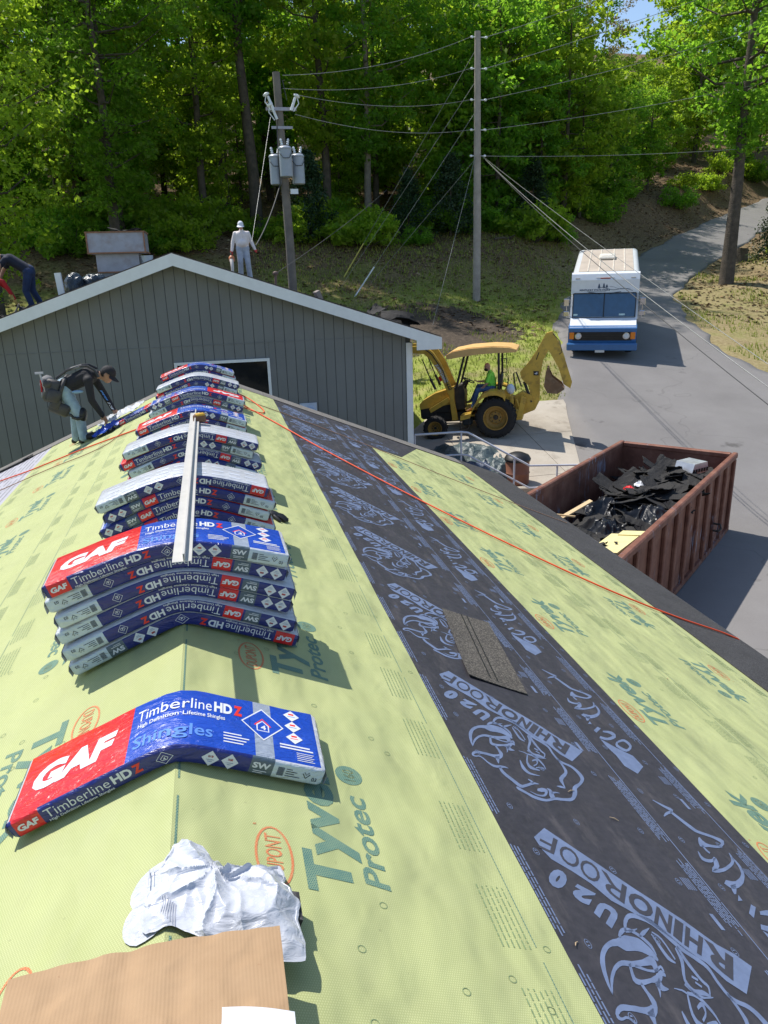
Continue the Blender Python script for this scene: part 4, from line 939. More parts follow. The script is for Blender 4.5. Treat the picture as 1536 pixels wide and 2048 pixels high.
# backing wall and side walls, then each siding board
WX0, WX1 = -5.05, 4.30
mb = MB()
mb.prism([(WX0 + .02, -4.4), (WX1 - .02, -4.4), (WX1 - .02, gz(WX1) - .1), (AX, AZ - .1), (WX0 + .02, gz(WX0) - .1)], FY + .012, FY + .16)
mb.box((WX1 - .05, (FY + 28.6) / 2 + .1, -2.0), (.1, 28.6 - FY - .2, 4.4))
mb.box((WX0 + .05, (FY + 28.6) / 2 + .1, -2.0), (.1, 28.6 - FY - .2, 4.4))
mb.build('wall', M_SIDING_DK, grey)
bw, gap = .203, .011
SEAM = .09
wx0, wx1, wz0, wz1 = -.56, 1.32, -1.45, -.215
x = WX0 + .01
def board(x0, x1, z0, zt_):
    m_ = MB()
    m_.prism([(x0, z0), (x1, z0), (x1, zt_(x1)), (x0, zt_(x0))] if not (x0 < AX < x1) else [(x0, z0), (x1, z0), (x1, zt_(x1)), (AX, zt_(AX)), (x0, zt_(x0))], FY - .002, FY + .012)
    m_.build('siding_board', M_SIDING, grey)
while x < WX1 - .12:
    x0, x1 = x, min(x + bw - gap, WX1 - .13)
    top = lambda q: gz(q) - .11
    if min(top(x0), top(x1)) > SEAM + .03:
        board(x0, x1, SEAM + .012, top)
        ztop = lambda q: SEAM
    else:
        ztop = top
    # lower boards stop at the window
    if x1 > wx0 and x0 < wx1:
        zw = wz1 + .0
        if x0 < wx0: board(x0, wx0 - .004, -4.2, ztop); board(max(wx0, x0), x1, wz1 + .004, ztop)
        elif x1 > wx1: board(wx1 + .004, x1, -4.2, ztop); board(x0, wx1, wz1 + .004, ztop)
        else: board(x0, x1, wz1 + .004, ztop)
    else:
        board(x0, x1, -4.2, ztop)
    x += bw
mb = MB(); mb.box(((WX0 + WX1) / 2, FY - .004, SEAM + .006), (WX1 - WX0 - .3, .012, .010)); mb.build('seam_flashing', M_SIDING, grey)
mb = MB(); mb.box((WX1 - .06, FY - .012, -2.2), (.115, .03, 4.3)); mb.box((WX1 + .012, FY + .055, -2.2), (.024, .10, 4.3)); mb.build('corner_board', M_WHITE, grey)
win = MB()
fw = .055
win.box(((wx0 + wx1) / 2, FY - .015, wz1 - fw / 2), (wx1 - wx0, .05, fw)); win.box(((wx0 + wx1) / 2, FY - .015, wz0 + fw / 2), (wx1 - wx0, .05, fw))
win.box((wx0 + fw / 2, FY - .015, (wz0 + wz1) / 2), (fw, .046, wz1 - wz0 - 2 * fw)); win.box((wx1 - fw / 2, FY - .015, (wz0 + wz1) / 2), (fw, .046, wz1 - wz0 - 2 * fw))
wo = win.build('window', M_WHITE, grey)
mb = MB(); mb.box(((wx0 + wx1) / 2, FY + .002, (wz0 + wz1) / 2), (wx1 - wx0 - 2 * fw, .012, wz1 - wz0 - 2 * fw)); mb.build('pane', M_GLASSDK, wo)
mb = MB(); mb.box((2.05, FY - .09, -1.37), (.26, .16, .20), bev=.03); mb.box((2.05, FY - .02, -1.33), (.36, .03, .30)); lampo = mb.build('wall_lamp', pm('lamp_housing', (.5, .56, .66), .4), grey, 40)

# ================================================================ shingle bundles
def film_material(name, col, rough=.28, bump=.85, var=.08):
    t = NT(name)
    P = t.coords((1, 1, 1))
    n = t.noise(P, 7, 4, .55)
    w = t.node('TexNoise'); w.inputs['Scale'].default_value = 22; w.inputs['Detail'].default_value = 5; w.inputs['Distortion'].default_value = 1.2
    t.lk(t.coords((.55, 1.6, 1.6)), w.inputs[0])
    c = t.ramp(n, [(.3, tuple(v * (1 - var) for v in col)), (.7, tuple(min(1, v * (1 + var)) for v in col))])
    scuff = t.ramp(t.noise(P, 55, 6, .75), [(.66, (0, 0, 0)), (.74, (.35, .35, .35))])
    c = t.mix(scuff, c, tuple(min(1, v * .6 + .22) for v in col))
    rg = t.math('MULTIPLY_ADD', t.noise(P, 12, 4, .6), .3, rough - .12)
    t.bsdf(c, rg, 0, .5, t.bump(w.outputs[0], bump, .012), .25, .12)
    return t.mat
M_FB = film_material('blue_film', (.010, .062, .43))
M_FN = film_material('navy_film', (.012, .020, .165))
M_FR = film_material('red_film', (.66, .012, .016))
M_FW = film_material('white_film', (.54, .56, .60))
M_FG = film_material('grey_film', (.30, .345, .42))
M_FS = film_material('slate_film', (.085, .12, .15))
M_FTORN = film_material('torn_white_film', (.52, .54, .59), .25, .55, .05)
M_FL = film_material('pale_label_film', (.52, .60, .64), .35)
M_PW = pm('white_ink', (.66, .68, .72), .4, var=.04)
M_PR = pm('red_ink', (.70, .03, .02), .4, var=.06)
M_PLB = pm('light_blue_ink', (.10, .24, .62), .4, var=.06)
M_PK = pm('black_ink', (.03, .035, .04), .5)
BL, BD, BT = 1.0, .337, .0625
CR = .011

def region(side, q):
    """wrapper colour on the long sides, q 0..1 from the left when upright"""
    if side == 1:
        if q < .018: return 1
        if q < .105: return 2
        if q < .755: return 1
        if q < .83: return 5
        return 6
    if q < .158: return 1
    if q < .228: return 5
    if q < .238: return 1
    if q < .318: return 2
    if q < .815: return 1
    return 6
def region_top(q):
    if q < .012: return 3
    if q < .395: return 2
    if q < .765: return 0
    if q < .828: return 4
    if q < .985: return 0
    return 3

def side_print(side):
    p = Print()
    h = BT
    def diamond(cx, cy, r, mi): p.poly([(cx - r, cy), (cx, cy - r), (cx + r, cy), (cx, cy + r)], mi)
    def dline(cx, cy, r):
        p.line([(cx - r, cy), (cx, cy - r), (cx + r, cy), (cx, cy + r)], .0022, 0, True)
        p.line([(cx - r * .45, cy - r * .05), (cx, cy + r * .4), (cx + r * .45, cy - r * .05), (cx + r * .3, cy - r * .35), (cx - r * .3, cy - r * .35)], .002, 0, True)
        p.text('4', cx - .0035, cy - .008, .010, None, 0, .02)
    if side == 1:
        p.text('GAF', .026, .020, .023, .070, 0, .05, .1)
        p.text('Timberline', .118, .020, .031, .212, 0, -.004)
        p.text('HD', .340, .020, .031, .065, 0, .04); p.text('Z', .410, .020, .031, .030, 1, .05)
        p.text('High Definition Lifetime Shingles', .120, .006, .0085, .215, 0, .01)
        dline(.505, .031, .022)
        for cx in (.628, .690):
            diamond(cx, .031, .0275, 0); p.rect(cx - .008, .034, cx + .008, .042, 1); p.rect(cx - .012, .025, cx + .012, .0275, 2); p.rect(cx - .007, .019, cx + .007, .0215, 2)
        p.text('SW', .762, .027, .021, .058, 0, .04); p.rect(.768, .017, .812, .0195, 0); p.rect(.768, .011, .800, .013, 0)
        L0 = .845
    else:
        for cx in (.043, .105):
            diamond(cx, .031, .0275, 0); p.rect(cx - .008, .034, cx + .008, .042, 1); p.rect(cx - .012, .025, cx + .012, .0275, 2); p.rect(cx - .007, .019, cx + .007, .0215, 2)
        p.text('SW', .164, .027, .021, .058, 0, .04); p.rect(.168, .017, .212, .0195, 0); p.rect(.168, .011, .2, .013, 0)
        p.text('GAF', .243, .020, .023, .070, 0, .05, .1)
        p.text('Timberline', .330, .020, .031, .212, 0, -.004)
        p.text('HD', .552, .020, .031, .065, 0, .04); p.text('Z', .622, .020, .031, .030, 1, .05)
        p.text('High Definition Lifetime Shingles', .332, .006, .0085, .215, 0, .01)
        dline(.735, .031, .022)
        L0 = .83
    for k in range(9): p.rect(L0, .016 + .0035 * k, L0 + .022, .018 + .0035 * k, 3)
    for k in range(4): p.rect(L0 + .028, .018 + .008 * k, L0 + .028 + (.05, .03, .038, .02)[k], .0205 + .008 * k, 3)
    p.line([(L0 + .085, .038), (L0 + .097, .022), (L0 + .109, .038)], .003, 3); p.line([(L0 + .089, .044), (L0 + .097, .034), (L0 + .105, .044)], .002, 3)
    p.text('03', L0 + .118, .016, .013, None, 3, .01)
    return p
def top_print():
    p = Print()
    D = BD
    p.text('GAF', .055, .105, .130, .290, 0, .06, .18)
    p.text('Timberline', .415, .215, .062, .205, 0, .0)
    p.text('HD', .628, .215, .062, .062, 0, .045); p.text('Z', .695, .215, .062, .030, 1, .06)
    p.text('High Definition Lifetime Shingles', .420, .175, .022, .245, 0, .012)
    p.text('Shingles', .415, .062, .062, .21, 2, .012)
    c = (.795, .195); r = .095
    p.poly([(c[0] - .075, c[1]), (c[0], c[1] - r), (c[0] + .075, c[1]), (c[0], c[1] + r)], 0)
    p.poly([(c[0] - .069, c[1]), (c[0], c[1] - r + .008), (c[0] + .069, c[1]), (c[0], c[1] + r - .008)], 4)
    p.line([(c[0] - .028, c[1] - .01), (c[0], c[1] + .03), (c[0] + .028, c[1] - .01)], .007, 1)
    p.line([(c[0] - .02, c[1] - .04), (c[0] - .02, c[1] - .006), (c[0], c[1] + .018), (c[0] + .02, c[1] - .006), (c[0] + .02, c[1] - .04)], .005, 0, True)
    p.text('4', c[0] - .007, c[1] - .032, .026, None, 0, .03)
    for k in range(3):
        cx, cy = .905, .285 - k * .068
        p.poly([(cx - .03, cy), (cx, cy - .033), (cx + .03, cy), (cx, cy + .033)], 0); p.rect(cx - .010, cy + .005, cx + .010, cy + .015, 1); p.rect(cx - .014, cy - .006, cx + .014, cy - .002, 1 if k == 2 else 2)
    for k in range(4): p.rect(.66, .100 - .016 * k, .66 + (.06, .085, .075, .065)[k], .106 - .016 * k, 0)
    p.rect(.85, .098, .955, .106, 0); p.rect(.85, .082, .965, .090, 0)
    for k in range(5): p.rect(.905, .066 - .010 * k, .905 + .06 - .006 * (k % 2), .069 - .010 * k, 0)
    return p
def bottom_print():
    p = Print()
    for k in range(9):
        for j in range(3): p.rect(.06 + .1 * k, .05 + .09 * j, .13 + .1 * k, .075 + .09 * j, 0)
    return p
SIDE1, SIDE2, TOPP, BOTP = side_print(1), side_print(2), top_print(), bottom_print()
M_BOTP = pm('faint_blue_ink', (.56, .60, .68), .4)

def bend_fn(s, r, z0):
    xs_ = np.linspace(0, .7, 141)
    zs_ = -s * (np.sqrt(xs_ ** 2 + r * r) - r)
    ar = np.concatenate([[0], np.cumsum(np.hypot(np.diff(xs_), np.diff(zs_)))])
    def fn(a, b, c):
        x = float(np.interp(abs(a), ar, xs_)); sg = 1 if a >= 0 else -1
        root = math.sqrt(x * x + r * r)
        z = -s * (root - r); dz = -s * x / root
        n = math.sqrt(1 + dz * dz)
        return (sg * (x - dz / n * c), b, z0 + z + c / n)
    return fn
def straight_fn(u0, z0=0.0):
    """lies straight on the left slope; a runs up the slope"""
    def fn(a, b, c): return (a / KU + c * -SLOPE / KU, b, a * SLOPE / KU + c / KU + z0)
    return fn

def make_bundle(name, fn, side, inv, shift, loc, rz, label, group, top, seed=0, cuts=True):
    rg_ = random.Random(seed)
    root = empty(name, loc, rz, label, 'shingle bundle', group)
    q0 = sorted(set([0, .012, .018, .105, .158, .228, .238, .318, .395, .755, .765, .815, .828, .83, .985, 1.0] + [i / 30 for i in range(31)]))
    if inv: q0 = sorted(1 - q for q in q0)
    avals = [(q - .5) * BL + shift for q in q0]
    t, D, r = BT, BD, CR
    sec = [(r, 0), (D - r, 0), (D - r * .3, r * .3), (D, r), (D, t - r), (D - r * .3, t - r * .3), (D - r, t), (r, t), (r * .3, t - r * .3), (0, t - r), (0, r), (r * .3, r * .3)]
    ns = len(sec)
    mb = MB()
    vs, fs, ms = [], [], []
    for i, a in enumerate(avals):
        e = min(i, len(avals) - 1 - i)
        for (b, c) in sec:
            sq = .0
            if e == 0: sq = .006 + .004 * rg_.random()
            bb = b + (D / 2 - b) * sq * 4
            cc = c + (t / 2 - c) * sq * 18
            vs.append(fn(a, bb + .0022 * math.sin(a * 31 + c * 90 + seed) * (1 if b > D / 2 else 0), cc))
    for i in range(len(avals) - 1):
        qm = (q0[i] + q0[i + 1]) / 2
        qf = 1 - qm if inv else qm
        m_front = region(side, qf)
        qt = qm if side == 1 else 1 - qm
        for k in range(ns):
            k2 = (k + 1) % ns
            fs.append((i * ns + k, i * ns + k2, (i + 1) * ns + k2, (i + 1) * ns + k))
            if k in (9, 8, 10): mm = m_front
            elif k == 6 or k in (5, 7): mm = 3 if inv else region_top(qt)
            elif k in (2, 3, 4): mm = region(3 - side, 1 - qf)
            else: mm = 3
            if k == 7 and not inv: mm = m_front if m_front != 6 else 3
            ms.append(mm)
    fs.append(tuple(range(ns - 1, -1, -1))); ms.append(3)
    fs.append(tuple((len(avals) - 1) * ns + k for k in range(ns))); ms.append(3)
    mb.add(vs, fs, ms)
    w = mb.build('wrapper', [M_FB, M_FN, M_FR, M_FW, M_FG, M_FS, M_FL], root, 50)
    ct = [(-.22 + .04 * i) for i in range(12)] if cuts else []
    sp = SIDE1 if side == 1 else SIDE2
    def front_map(x, y):
        a, c = (x - .5, y)
        if inv: a, c = -a, t - c
        return fn(a + shift, -.0013, c)
    p = Print(); p.v, p.f, p.m = sp.v, sp.f, sp.m
    cu = [(c_ - shift) * (-1 if inv else 1) + .5 for c_ in ct]
    p.build('side_lettering', [M_PW, M_PR, M_PLB, M_PK, M_FB], front_map, w, cu)
    if top:
        tp = BOTP if inv else TOPP
        def top_map(x, y):
            a, b = x - .5, y
            if side == 2 and not inv: a, b = -a, BD - b
            return fn(a + shift, b, t + .0013)
        p = Print(); p.v, p.f, p.m = tp.v, tp.f, tp.m
        cu = [(c_ - shift) * (-1 if (side == 2 and not inv) else 1) + .5 for c_ in ct]
        p.build('top_lettering', [M_BOTP if inv else M_PW, M_PR, M_PLB, M_PK, M_FB], top_map, w, cu)
    # loose film folded over at the ends
    for e in (-1, 1):
        m_ = MB()
        a_e = e * .5 * BL + shift
        n_ = 10
        pts = []
        for k in range(n_ + 1):
            b = D * (k / n_)
            for c, dx in ((t * .96, .0), (t * (.62 + .2 * rg_.random()), .006 + .007 * rg_.random()), (t * .15, .004 + .010 * rg_.random())):
                pts.append(fn(a_e + e * dx, b, c))
        f_ = []
        for k in range(n_):
            for j in range(2): f_.append((k * 3 + j, k * 3 + j + 1, k * 3 + j + 4, k * 3 + j + 3))
        m_.add(pts, f_)
        m_.build('end_film', M_FW, w, 60)
    return root

ORD = ['top', 'second', 'third', 'fourth', 'fifth', 'sixth', 'seventh']
KIND = {(1, 0): 'blue-topped', (1, 1): 'upside-down', (2, 0): 'upright', (2, 1): 'upside-down'}
# stack name, y of the front, bundles from the bottom: (side, inverted, x shift)
STACKS = [
    ('front six-high stack', 3.05, [(1, 1, .00), (2, 1, -.015), (2, 1, -.03), (2, 1, -.015), (2, 1, -.045), (1, 0, -.035)]),
    ('second stack', 4.40, [(2, 0, -.01), (2, 0, .01), (2, 0, -.02), (2, 0, .015), (1, 1, -.02)]),
    ('third stack', 5.72, [(2, 1, .01), (1, 0, -.02), (2, 1, .02), (1, 0, -.04), (2, 1, .0)]),
    ('fourth stack', 7.02, [(1, 0, 0), (2, 0, -.03), (2, 0, -.035), (1, 0, -.03)]),
    ('fifth stack', 8.30, [(2, 1, .02), (1, 1, -.01), (2, 1, -.01), (2, 0, .01)]),
    ('sixth stack', 9.55, [(2, 0, 0), (1, 0, .02), (1, 0, -.02), (2, 1, 0)]),
    ('rearmost stack', 10.72, [(1, 0, 0), (2, 1, .01), (2, 0, 0), (1, 0, -.02)]),
]
_s = 100
make_bundle('shingle_bundle', bend_fn(.415, .035, .014), 1, 0, -.03, (0, 2.065, 0), R(-1.2), 'single blue and red shingle bundle lying alone on the ridge nearest the camera', 'shingle bundles on the ridge', True, 1)
STACK_TOP = {}
for si, (sn, fy, lst) in enumerate(STACKS):
    z0 = .0125
    rj = random.Random(40 + si)
    for k, (sd, inv, sh) in enumerate(lst):
        fn = bend_fn(.415 - .013 * k, .035 + .028 * k, z0)
        n_ = len(lst) - 1 - k
        lab = f"{KIND[(sd, inv)]} shingle bundle, {'topmost' if n_ == 0 else ORD[n_] + ' from the top' if k else 'lowest'}, in the {sn} on the ridge"
        _s += 1
        make_bundle('shingle_bundle', fn, sd, inv, sh, (0, fy + rj.uniform(-.014, .014), 0), R(rj.uniform(-1.0, 1.0)), lab, 'shingle bundles on the ridge', n_ == 0 or fy < 4, _s)
        z0 += BT + .0015
    STACK_TOP[si] = z0

# ---- the bundle the bent worker is opening, lying down the left slope
ob = make_bundle('opened_shingle_bundle', straight_fn(0), 2, 0, 0, roofp(-1, .88, 10.28, .013), R(0), 'torn-open shingle bundle lying down the left slope under the bent worker', None, True, 77, False)
tag(ob, cat='shingle bundle')
def crumple(name, outline, zfn, mats, seed, n=26, m=60, amp=.03, fr=6.0, parent=None, ragged=.06, th=True):
    """crumpled film: polar grid inside an outline, height = zfn(x, y, r) plus sharp folds"""
    c = Vector((sum(p[0] for p in outline) / len(outline), sum(p[1] for p in outline) / len(outline)))
    ang = sorted((math.atan2(p[1] - c.y, p[0] - c.x), math.hypot(p[0] - c.x, p[1] - c.y)) for p in outline)
    A = np.array([a for a, _ in ang]); Rr = np.array([r for _, r in ang])
    A3 = np.concatenate([A - 2 * math.pi, A, A + 2 * math.pi]); R3 = np.concatenate([Rr] * 3)
    P = np.zeros((m + 1, n + 1, 3))
    for i in range(m + 1):
        th_ = -math.pi + 2 * math.pi * (i % m) / m
        rad = float(np.interp(th_, A3, R3)) * (1 + ragged * mnoise.noise(Vector((math.cos(th_) * 6, math.sin(th_) * 6, seed))))
        for j in range(n + 1):
            r = (j / n) ** .8
            x, y = c.x + rad * r * math.cos(th_), c.y + rad * r * math.sin(th_)
            v = Vector((x * fr, y * fr, seed * 1.7))
            wv = mnoise.noise(v * .6 + Vector((3, 1, 0))) * 1.6
            a_ = math.atan2(y - c.y - .3 * rad * math.sin(seed), x - c.x - .3 * rad * math.cos(seed))
            f = (1 - abs(mnoise.noise(v * .8))) ** 3 * .9 + .45 * (1 - abs(math.sin(4.5 * a_ + 2.2 * wv + seed))) ** 3 * min(1, r * 2.2) + .22 * (1 - abs(mnoise.noise(v * 2.2))) ** 3 + .06 * mnoise.noise(v * 5)
            P[i, j] = (x + .3 * amp * mnoise.noise(v * 1.6 + Vector((9, 0, 0))), y + .3 * amp * mnoise.noise(v * 1.6 + Vector((0, 9, 0))), zfn(x, y, r) + amp * (f - .8) * (1 if r < .97 else .6))
    me = grid_mesh(name, P, mats, smooth=True)
    me.set_sharp_from_angle(angle=R(65))
    return link(name, me, parent)
rz_l = lambda x: -SLOPE * abs(x)
w1 = crumple('torn_film', [(-1.40, 10.2), (-1.22, 10.12), (-1.08, 10.25), (-1.06, 10.45), (-1.22, 10.55), (-1.38, 10.45)], lambda x, y, r: rz_l(x) + .07 + .05 * (1 - r), M_FB, 3, 10, 30, .07, 9, None)
tag(w1, 'crumpled blue wrapping film at the foot of the opened shingle bundle', 'film')
w2 = crumple('torn_film', [(-1.35, 10.5), (-1.05, 10.45), (-.85, 10.6), (-.8, 10.95), (-1.1, 11.0), (-1.35, 10.8)], lambda x, y, r: rz_l(x) + .12 + .05 * (1 - r), M_FW, 5, 10, 30, .06, 8, None)
tag(w2, 'crumpled white wrapping film peeled back beside the bent worker\'s hands', 'film')

# ================================================================ metal trim resting on the stacks
tr = MB()
za, zb = STACK_TOP[0] + .034, STACK_TOP[2] + .012
pa, pb = Vector((.040, 2.74, za - .012)), Vector((.030, 6.42, zb))
ex = Vector((1, 0, 0)); ey = (pb - pa).normalized(); ez = ex.cross(ey)
L_ = (pb - pa).length
prof = [(-.034, 0), (.010, 0), (.010, .030), (.0125, .030), (.0125, 0), (.036, 0), (.036, -.012), (.0385, -.012), (.0385, .0025), (.0150, .0025), (.0150, .0325), (.0075, .0325), (.0075, .0025), (-.034, .0025)]
tr.prism(prof, 0, L_, pa, ex, ez, ey)
o = tr.build('metal_trim', pm('white_coated_metal', (.60, .585, .56), .35, .1, var=.06, stain=(.3, .27, .22), stain_amt=.3, stain_scale=6), None)
tag(o, 'long white L-shaped metal trim laid lengthwise on top of the stacks', 'metal trim')
# yellow tape measure on the third stack
tp = empty('tape_measure', (.075, 6.0, STACK_TOP[2] + .006), R(20), 'small yellow and brown tape measure on the third stack beside the trim', 'tape measure')
mb = MB(); mb.box((0, 0, .035), (.10, .045, .07), bev=.014); mb.build('case', pm('tape_brown', (.16, .07, .03), .5), tp, 40)
mb = MB(); mb.box((.005, 0, .062), (.075, .047, .024), bev=.008); mb.build('cover', pm('tape_yellow', (.62, .36, .03), .45), tp, 40)
mb = MB(); mb.box((.057, 0, .006), (.03, .022, .004)); mb.build('hook', M_METAL, tp)
# black glove at the foot of the second stack
gl = MB()
for k, (dy, ln) in enumerate(((-.03, .07), (-.01, .085), (.012, .08), (.03, .06))):
    gl.tube([(0, dy * .7, .022), (ln * .5, dy, .024), (ln, dy * 1.2, .014)], [.014, .012, .009], 8)
gl.ball((-.03, 0, .022), (.055, .042, .021), 0, 12, 8)
gl.tube([(-.02, -.03, .02), (.02, -.065, .018), (.04, -.07, .012)], [.014, .012, .009], 8)
gl.tube([(-.07, 0, .02), (-.12, 0, .022)], [.03, .036], 10)
o = gl.build('work_glove', M_BLACK, None, 60)
o.location = roofp(1, .60, 5.12, .014); o.rotation_euler = (0, math.atan(SLOPE), R(-15))
tag(o, 'black work glove lying on the green sheet beside the second stack', 'glove')

# ================================================================ loose shingle, cardboard, paper, torn wrapper
q = [(1.612, 4.166), (1.463, 3.242), (1.793, 3.189), (1.938, 4.13)]
sh_o = empty('loose_shingle', (0, 0, 0), 0, 'loose rectangular grey-brown shingle lying on the charcoal strip', 'shingle')
def qmap(a, b, off):
    p = [q[0][i] * (1 - a) * (1 - b) + q[3][i] * a * (1 - b) + q[2][i] * a * b + q[1][i] * (1 - a) * b for i in (0, 1)]
    return roofp(1, p[0], p[1], off)
n1, n2 = 12, 30
rs = random.Random(3)
P = np.zeros((n2 + 1, n1 + 1, 3))
for i in range(n2 + 1):
    for j in range(n1 + 1):
        a, b = j / n1, i / n2
        lift = .004 * (abs(a - .5) * 2) ** 3 + .006 * max(0, b - .85) / .15 * (1 - a)
        P[i, j] = qmap(a, b, .0135 + lift)
top_ = P
ring = np.concatenate([P[:1] + [0, 0, -.005], P, P[-1:] + [0, 0, -.005]], 0)
ring = np.concatenate([ring[:, :1] + [0, 0, -.005], ring, ring[:, -1:] + [0, 0, -.005]], 1)
link('shingle_slab', grid_mesh('shingle_slab', ring, M_SHINGLE, False), sh_o)
for a0, a1 in ((.40, .425), (.52, .545)):
    m_ = MB()
    pts = []
    for i in range(41):
        b = i / 40
        w_ = .006 * math.sin(b * 70) * .3
        pts += [qmap(a0 + w_, b, .0156), qmap(a1 + w_, b, .0156)]
    m_.add(pts, [(2 * i, 2 * i + 1, 2 * i + 3, 2 * i + 2) for i in range(40)])
    m_.build('sealant_strip', M_BLACK, sh_o)

def cardboard_material():
    t = NT('corrugated_cardboard')
    P = t.coords()
    n = t.noise(P, 5, 6, .6)
    c = t.ramp(n, [(.3, (.36, .232, .130)), (.7, (.43, .285, .165))])
    fl = t.noise(t.coords((6, 1.0, 1)), 8, 3, .5)
    c = t.mix(t.math('MULTIPLY', fl, .05), c, (.26, .155, .08))
    sp = t.ramp(t.noise(P, 30, 5, .7), [(.68, (0, 0, 0)), (.75, (.5, .5, .5))])
    c = t.mix(sp, c, (.26, .12, .06))
    wv = t.node('TexWave'); wv.inputs['Scale'].default_value = 40; wv.bands_direction = 'X'
    t.lk(P, wv.inputs[0])
    dent = t.noise(P, 9, 3, .5)
    t.bsdf(c, .8, 0, .2, t.bump(dent, .45, .012, t.bump(wv.outputs[0], .16, .002)))
    return t.mat
M_CARD = cardboard_material()
n1, n2 = 110, 120
P = np.zeros((n2 + 1, n1 + 1, 3))
for i in range(n2 + 1):
    for j in range(n1 + 1):
        a, b = j / n1, i / n2
        x = -.312 * (1 - a) + .258 * a + .004 * mnoise.noise(Vector((b * 9, a * 2, 1)))
        yb = 1.352 + .012 * math.sin(a * 3) - .004 * a
        y = yb - b * .80 + .004 * mnoise.noise(Vector((a * 12, 3, b)))
        crease = -.012 * math.exp(-((a - .42) / .05) ** 2) - .010 * math.exp(-((b - .35) / .03) ** 2)
        dents = -.012 * max(0, mnoise.noise(Vector((a * 9, b * 9, 7)))) - .016 * math.exp(-((b - .30 - .03 * math.sin(a * 9)) / .035) ** 2) * max(0, mnoise.noise(Vector((a * 14, 2, 3)))) 
        z = .054 - .03 * (a - .5) ** 2 + crease * .6 + dents
        P[i, j] = (x, y, z)
ring = np.concatenate([P[:1] + [0, 0, -.006], P, P[-1:] + [0, 0, -.006]], 0)
ring = np.concatenate([ring[:, :1] + [0, 0, -.006], ring, ring[:, -1:] + [0, 0, -.006]], 1)
cb = link('cardboard_sheet', grid_mesh('cardboard_sheet', ring, M_CARD))
cb.data.set_sharp_from_angle(angle=R(40))
tag(cb, 'flattened brown corrugated cardboard across the ridge at the bottom of the view', 'cardboard')
P = np.zeros((9, 13, 3))
for i in range(9):
    for j in range(13):
        a, b = j / 12, i / 8
        P[i, j] = (.118 + .150 * a - .004 * b, 1.178 - .052 * a - .30 * b, .050 + .008 * math.sin(a * 3) + .006 * a - .02 * max(0, b - .3))
pp = link('paper_sheet', grid_mesh('paper_sheet', P, pm('white_paper', (.56, .58, .62), .7, var=.03)))
tag(pp, 'plain white paper sheet lying on the cardboard', 'paper')

out_w = [(.13 + (p_[0] - .13) * .93, 1.52 + (p_[1] - 1.52) * .93) for p_ in [(-.063, 1.434), (-.070, 1.52), (-.049, 1.64), (-.03, 1.66), (.0, 1.70), (.022, 1.745), (.060, 1.73), (.10, 1.665), (.139, 1.650), (.19, 1.645), (.24, 1.665), (.285, 1.672), (.300, 1.62), (.300, 1.57), (.325, 1.50), (.312, 1.45), (.318, 1.40), (.312, 1.325), (.27, 1.315), (.18, 1.33), (.10, 1.385), (.04, 1.41), (.01, 1.437)]]
def wz(x, y, r):
    base = -SLOPE * abs(x)
    h = .012 + .062 * math.exp(-((x - .20) / .14) ** 2 - ((y - 1.50) / .13) ** 2)
    h += .030 * math.exp(-((x - .06) / .06) ** 2 - ((y - 1.60) / .10) ** 2)
    h += .05 * max(0, (x - .15) / .16) * (1 if y < 1.6 else .5)
    return base * .92 + h * (1 - .35 * r ** 4) + .012
w = crumple('torn_wrapper', out_w, wz, M_FTORN, 2, 60, 220, .034, 7.5, None, .07)
tag(w, 'torn crumpled white plastic wrapper on the ridge beside the cardboard', 'wrapper')
w_l = crumple('wrapper_flap', [(-.075, 1.43), (-.085, 1.55), (-.05, 1.655), (.0, 1.66), (.03, 1.55), (.01, 1.45)], lambda x, y, r: -SLOPE * abs(x) + .018, M_FW, 9, 12, 40, .006, 9, w, .03)
P = Print()
for k in range(7): P.rect(-.012 + k * .0055, 1.47 - k * .006, -.010 + k * .0055, 1.535 - k * .006, 0)
P.rect(-.05, 1.585, -.047, 1.64, 0); P.rect(-.04, 1.59, -.0385, 1.635, 0)
P.build('printed_lettering', [pm('faint_ink', (.36, .37, .42), .5), M_FW], lambda a, b: (a, b, -SLOPE * abs(a) + .030), w_l)
# shingle grit stub inside the torn right end of the wrapper
mb = MB(); mb.box((.285, 1.50, -.075), (.05, .09, .05), rot=Matrix.Rotation(R(22), 3, 'Y')); mb.build('shingle_stub', M_STARTER, w)

# ================================================================ ropes on the roof
M_ROPE = pm('orange_red_rope', (.80, .085, .018), .6, var=.2, scale=200, bump=.6, bscale=300)
M_ROPE2 = pm('faded_tan_rope', (.33, .19, .12), .7, var=.2, scale=200)
def spline(pts, n=12):
    out = []
    P = [Vector(p) for p in pts]
    for i in range(len(P) - 1):
        p0, p1, p2, p3 = P[max(i - 1, 0)], P[i], P[i + 1], P[min(i + 2, len(P) - 1)]
        for k in range(n):
            t = k / n
            out.append(.5 * ((2 * p1) + (p2 - p0) * t + (2 * p0 - 5 * p1 + 4 * p2 - p3) * t * t + (3 * p1 - p0 - 3 * p2 + p3) * t ** 3))
    out.append(P[-1])
    return out
def rope(name, pts, r, mat, label, cat='rope'):
    o = MB().tube(spline(pts), r, 7).build(name, mat, None, 80)
    return tag(o, label, cat)
rp = lambda sd, u, y, h=.014: roofp(sd, u, y, h + .009)
rope('safety_rope', [(.35, 9.25, .05)] + [rp(1, *p) for p in [(.62, 9.90), (.80, 9.66), (1.10, 9.20), (1.458, 8.62), (2.23, 7.60), (3.096, 6.68), (3.9, 6.02), (4.6, 5.72), (5.20, 5.62)]] + [(4.93, 5.60, -2.12), (4.98, 5.6, -2.6)], .0085, M_ROPE, 'orange-red safety rope running down the right slope over the eave')
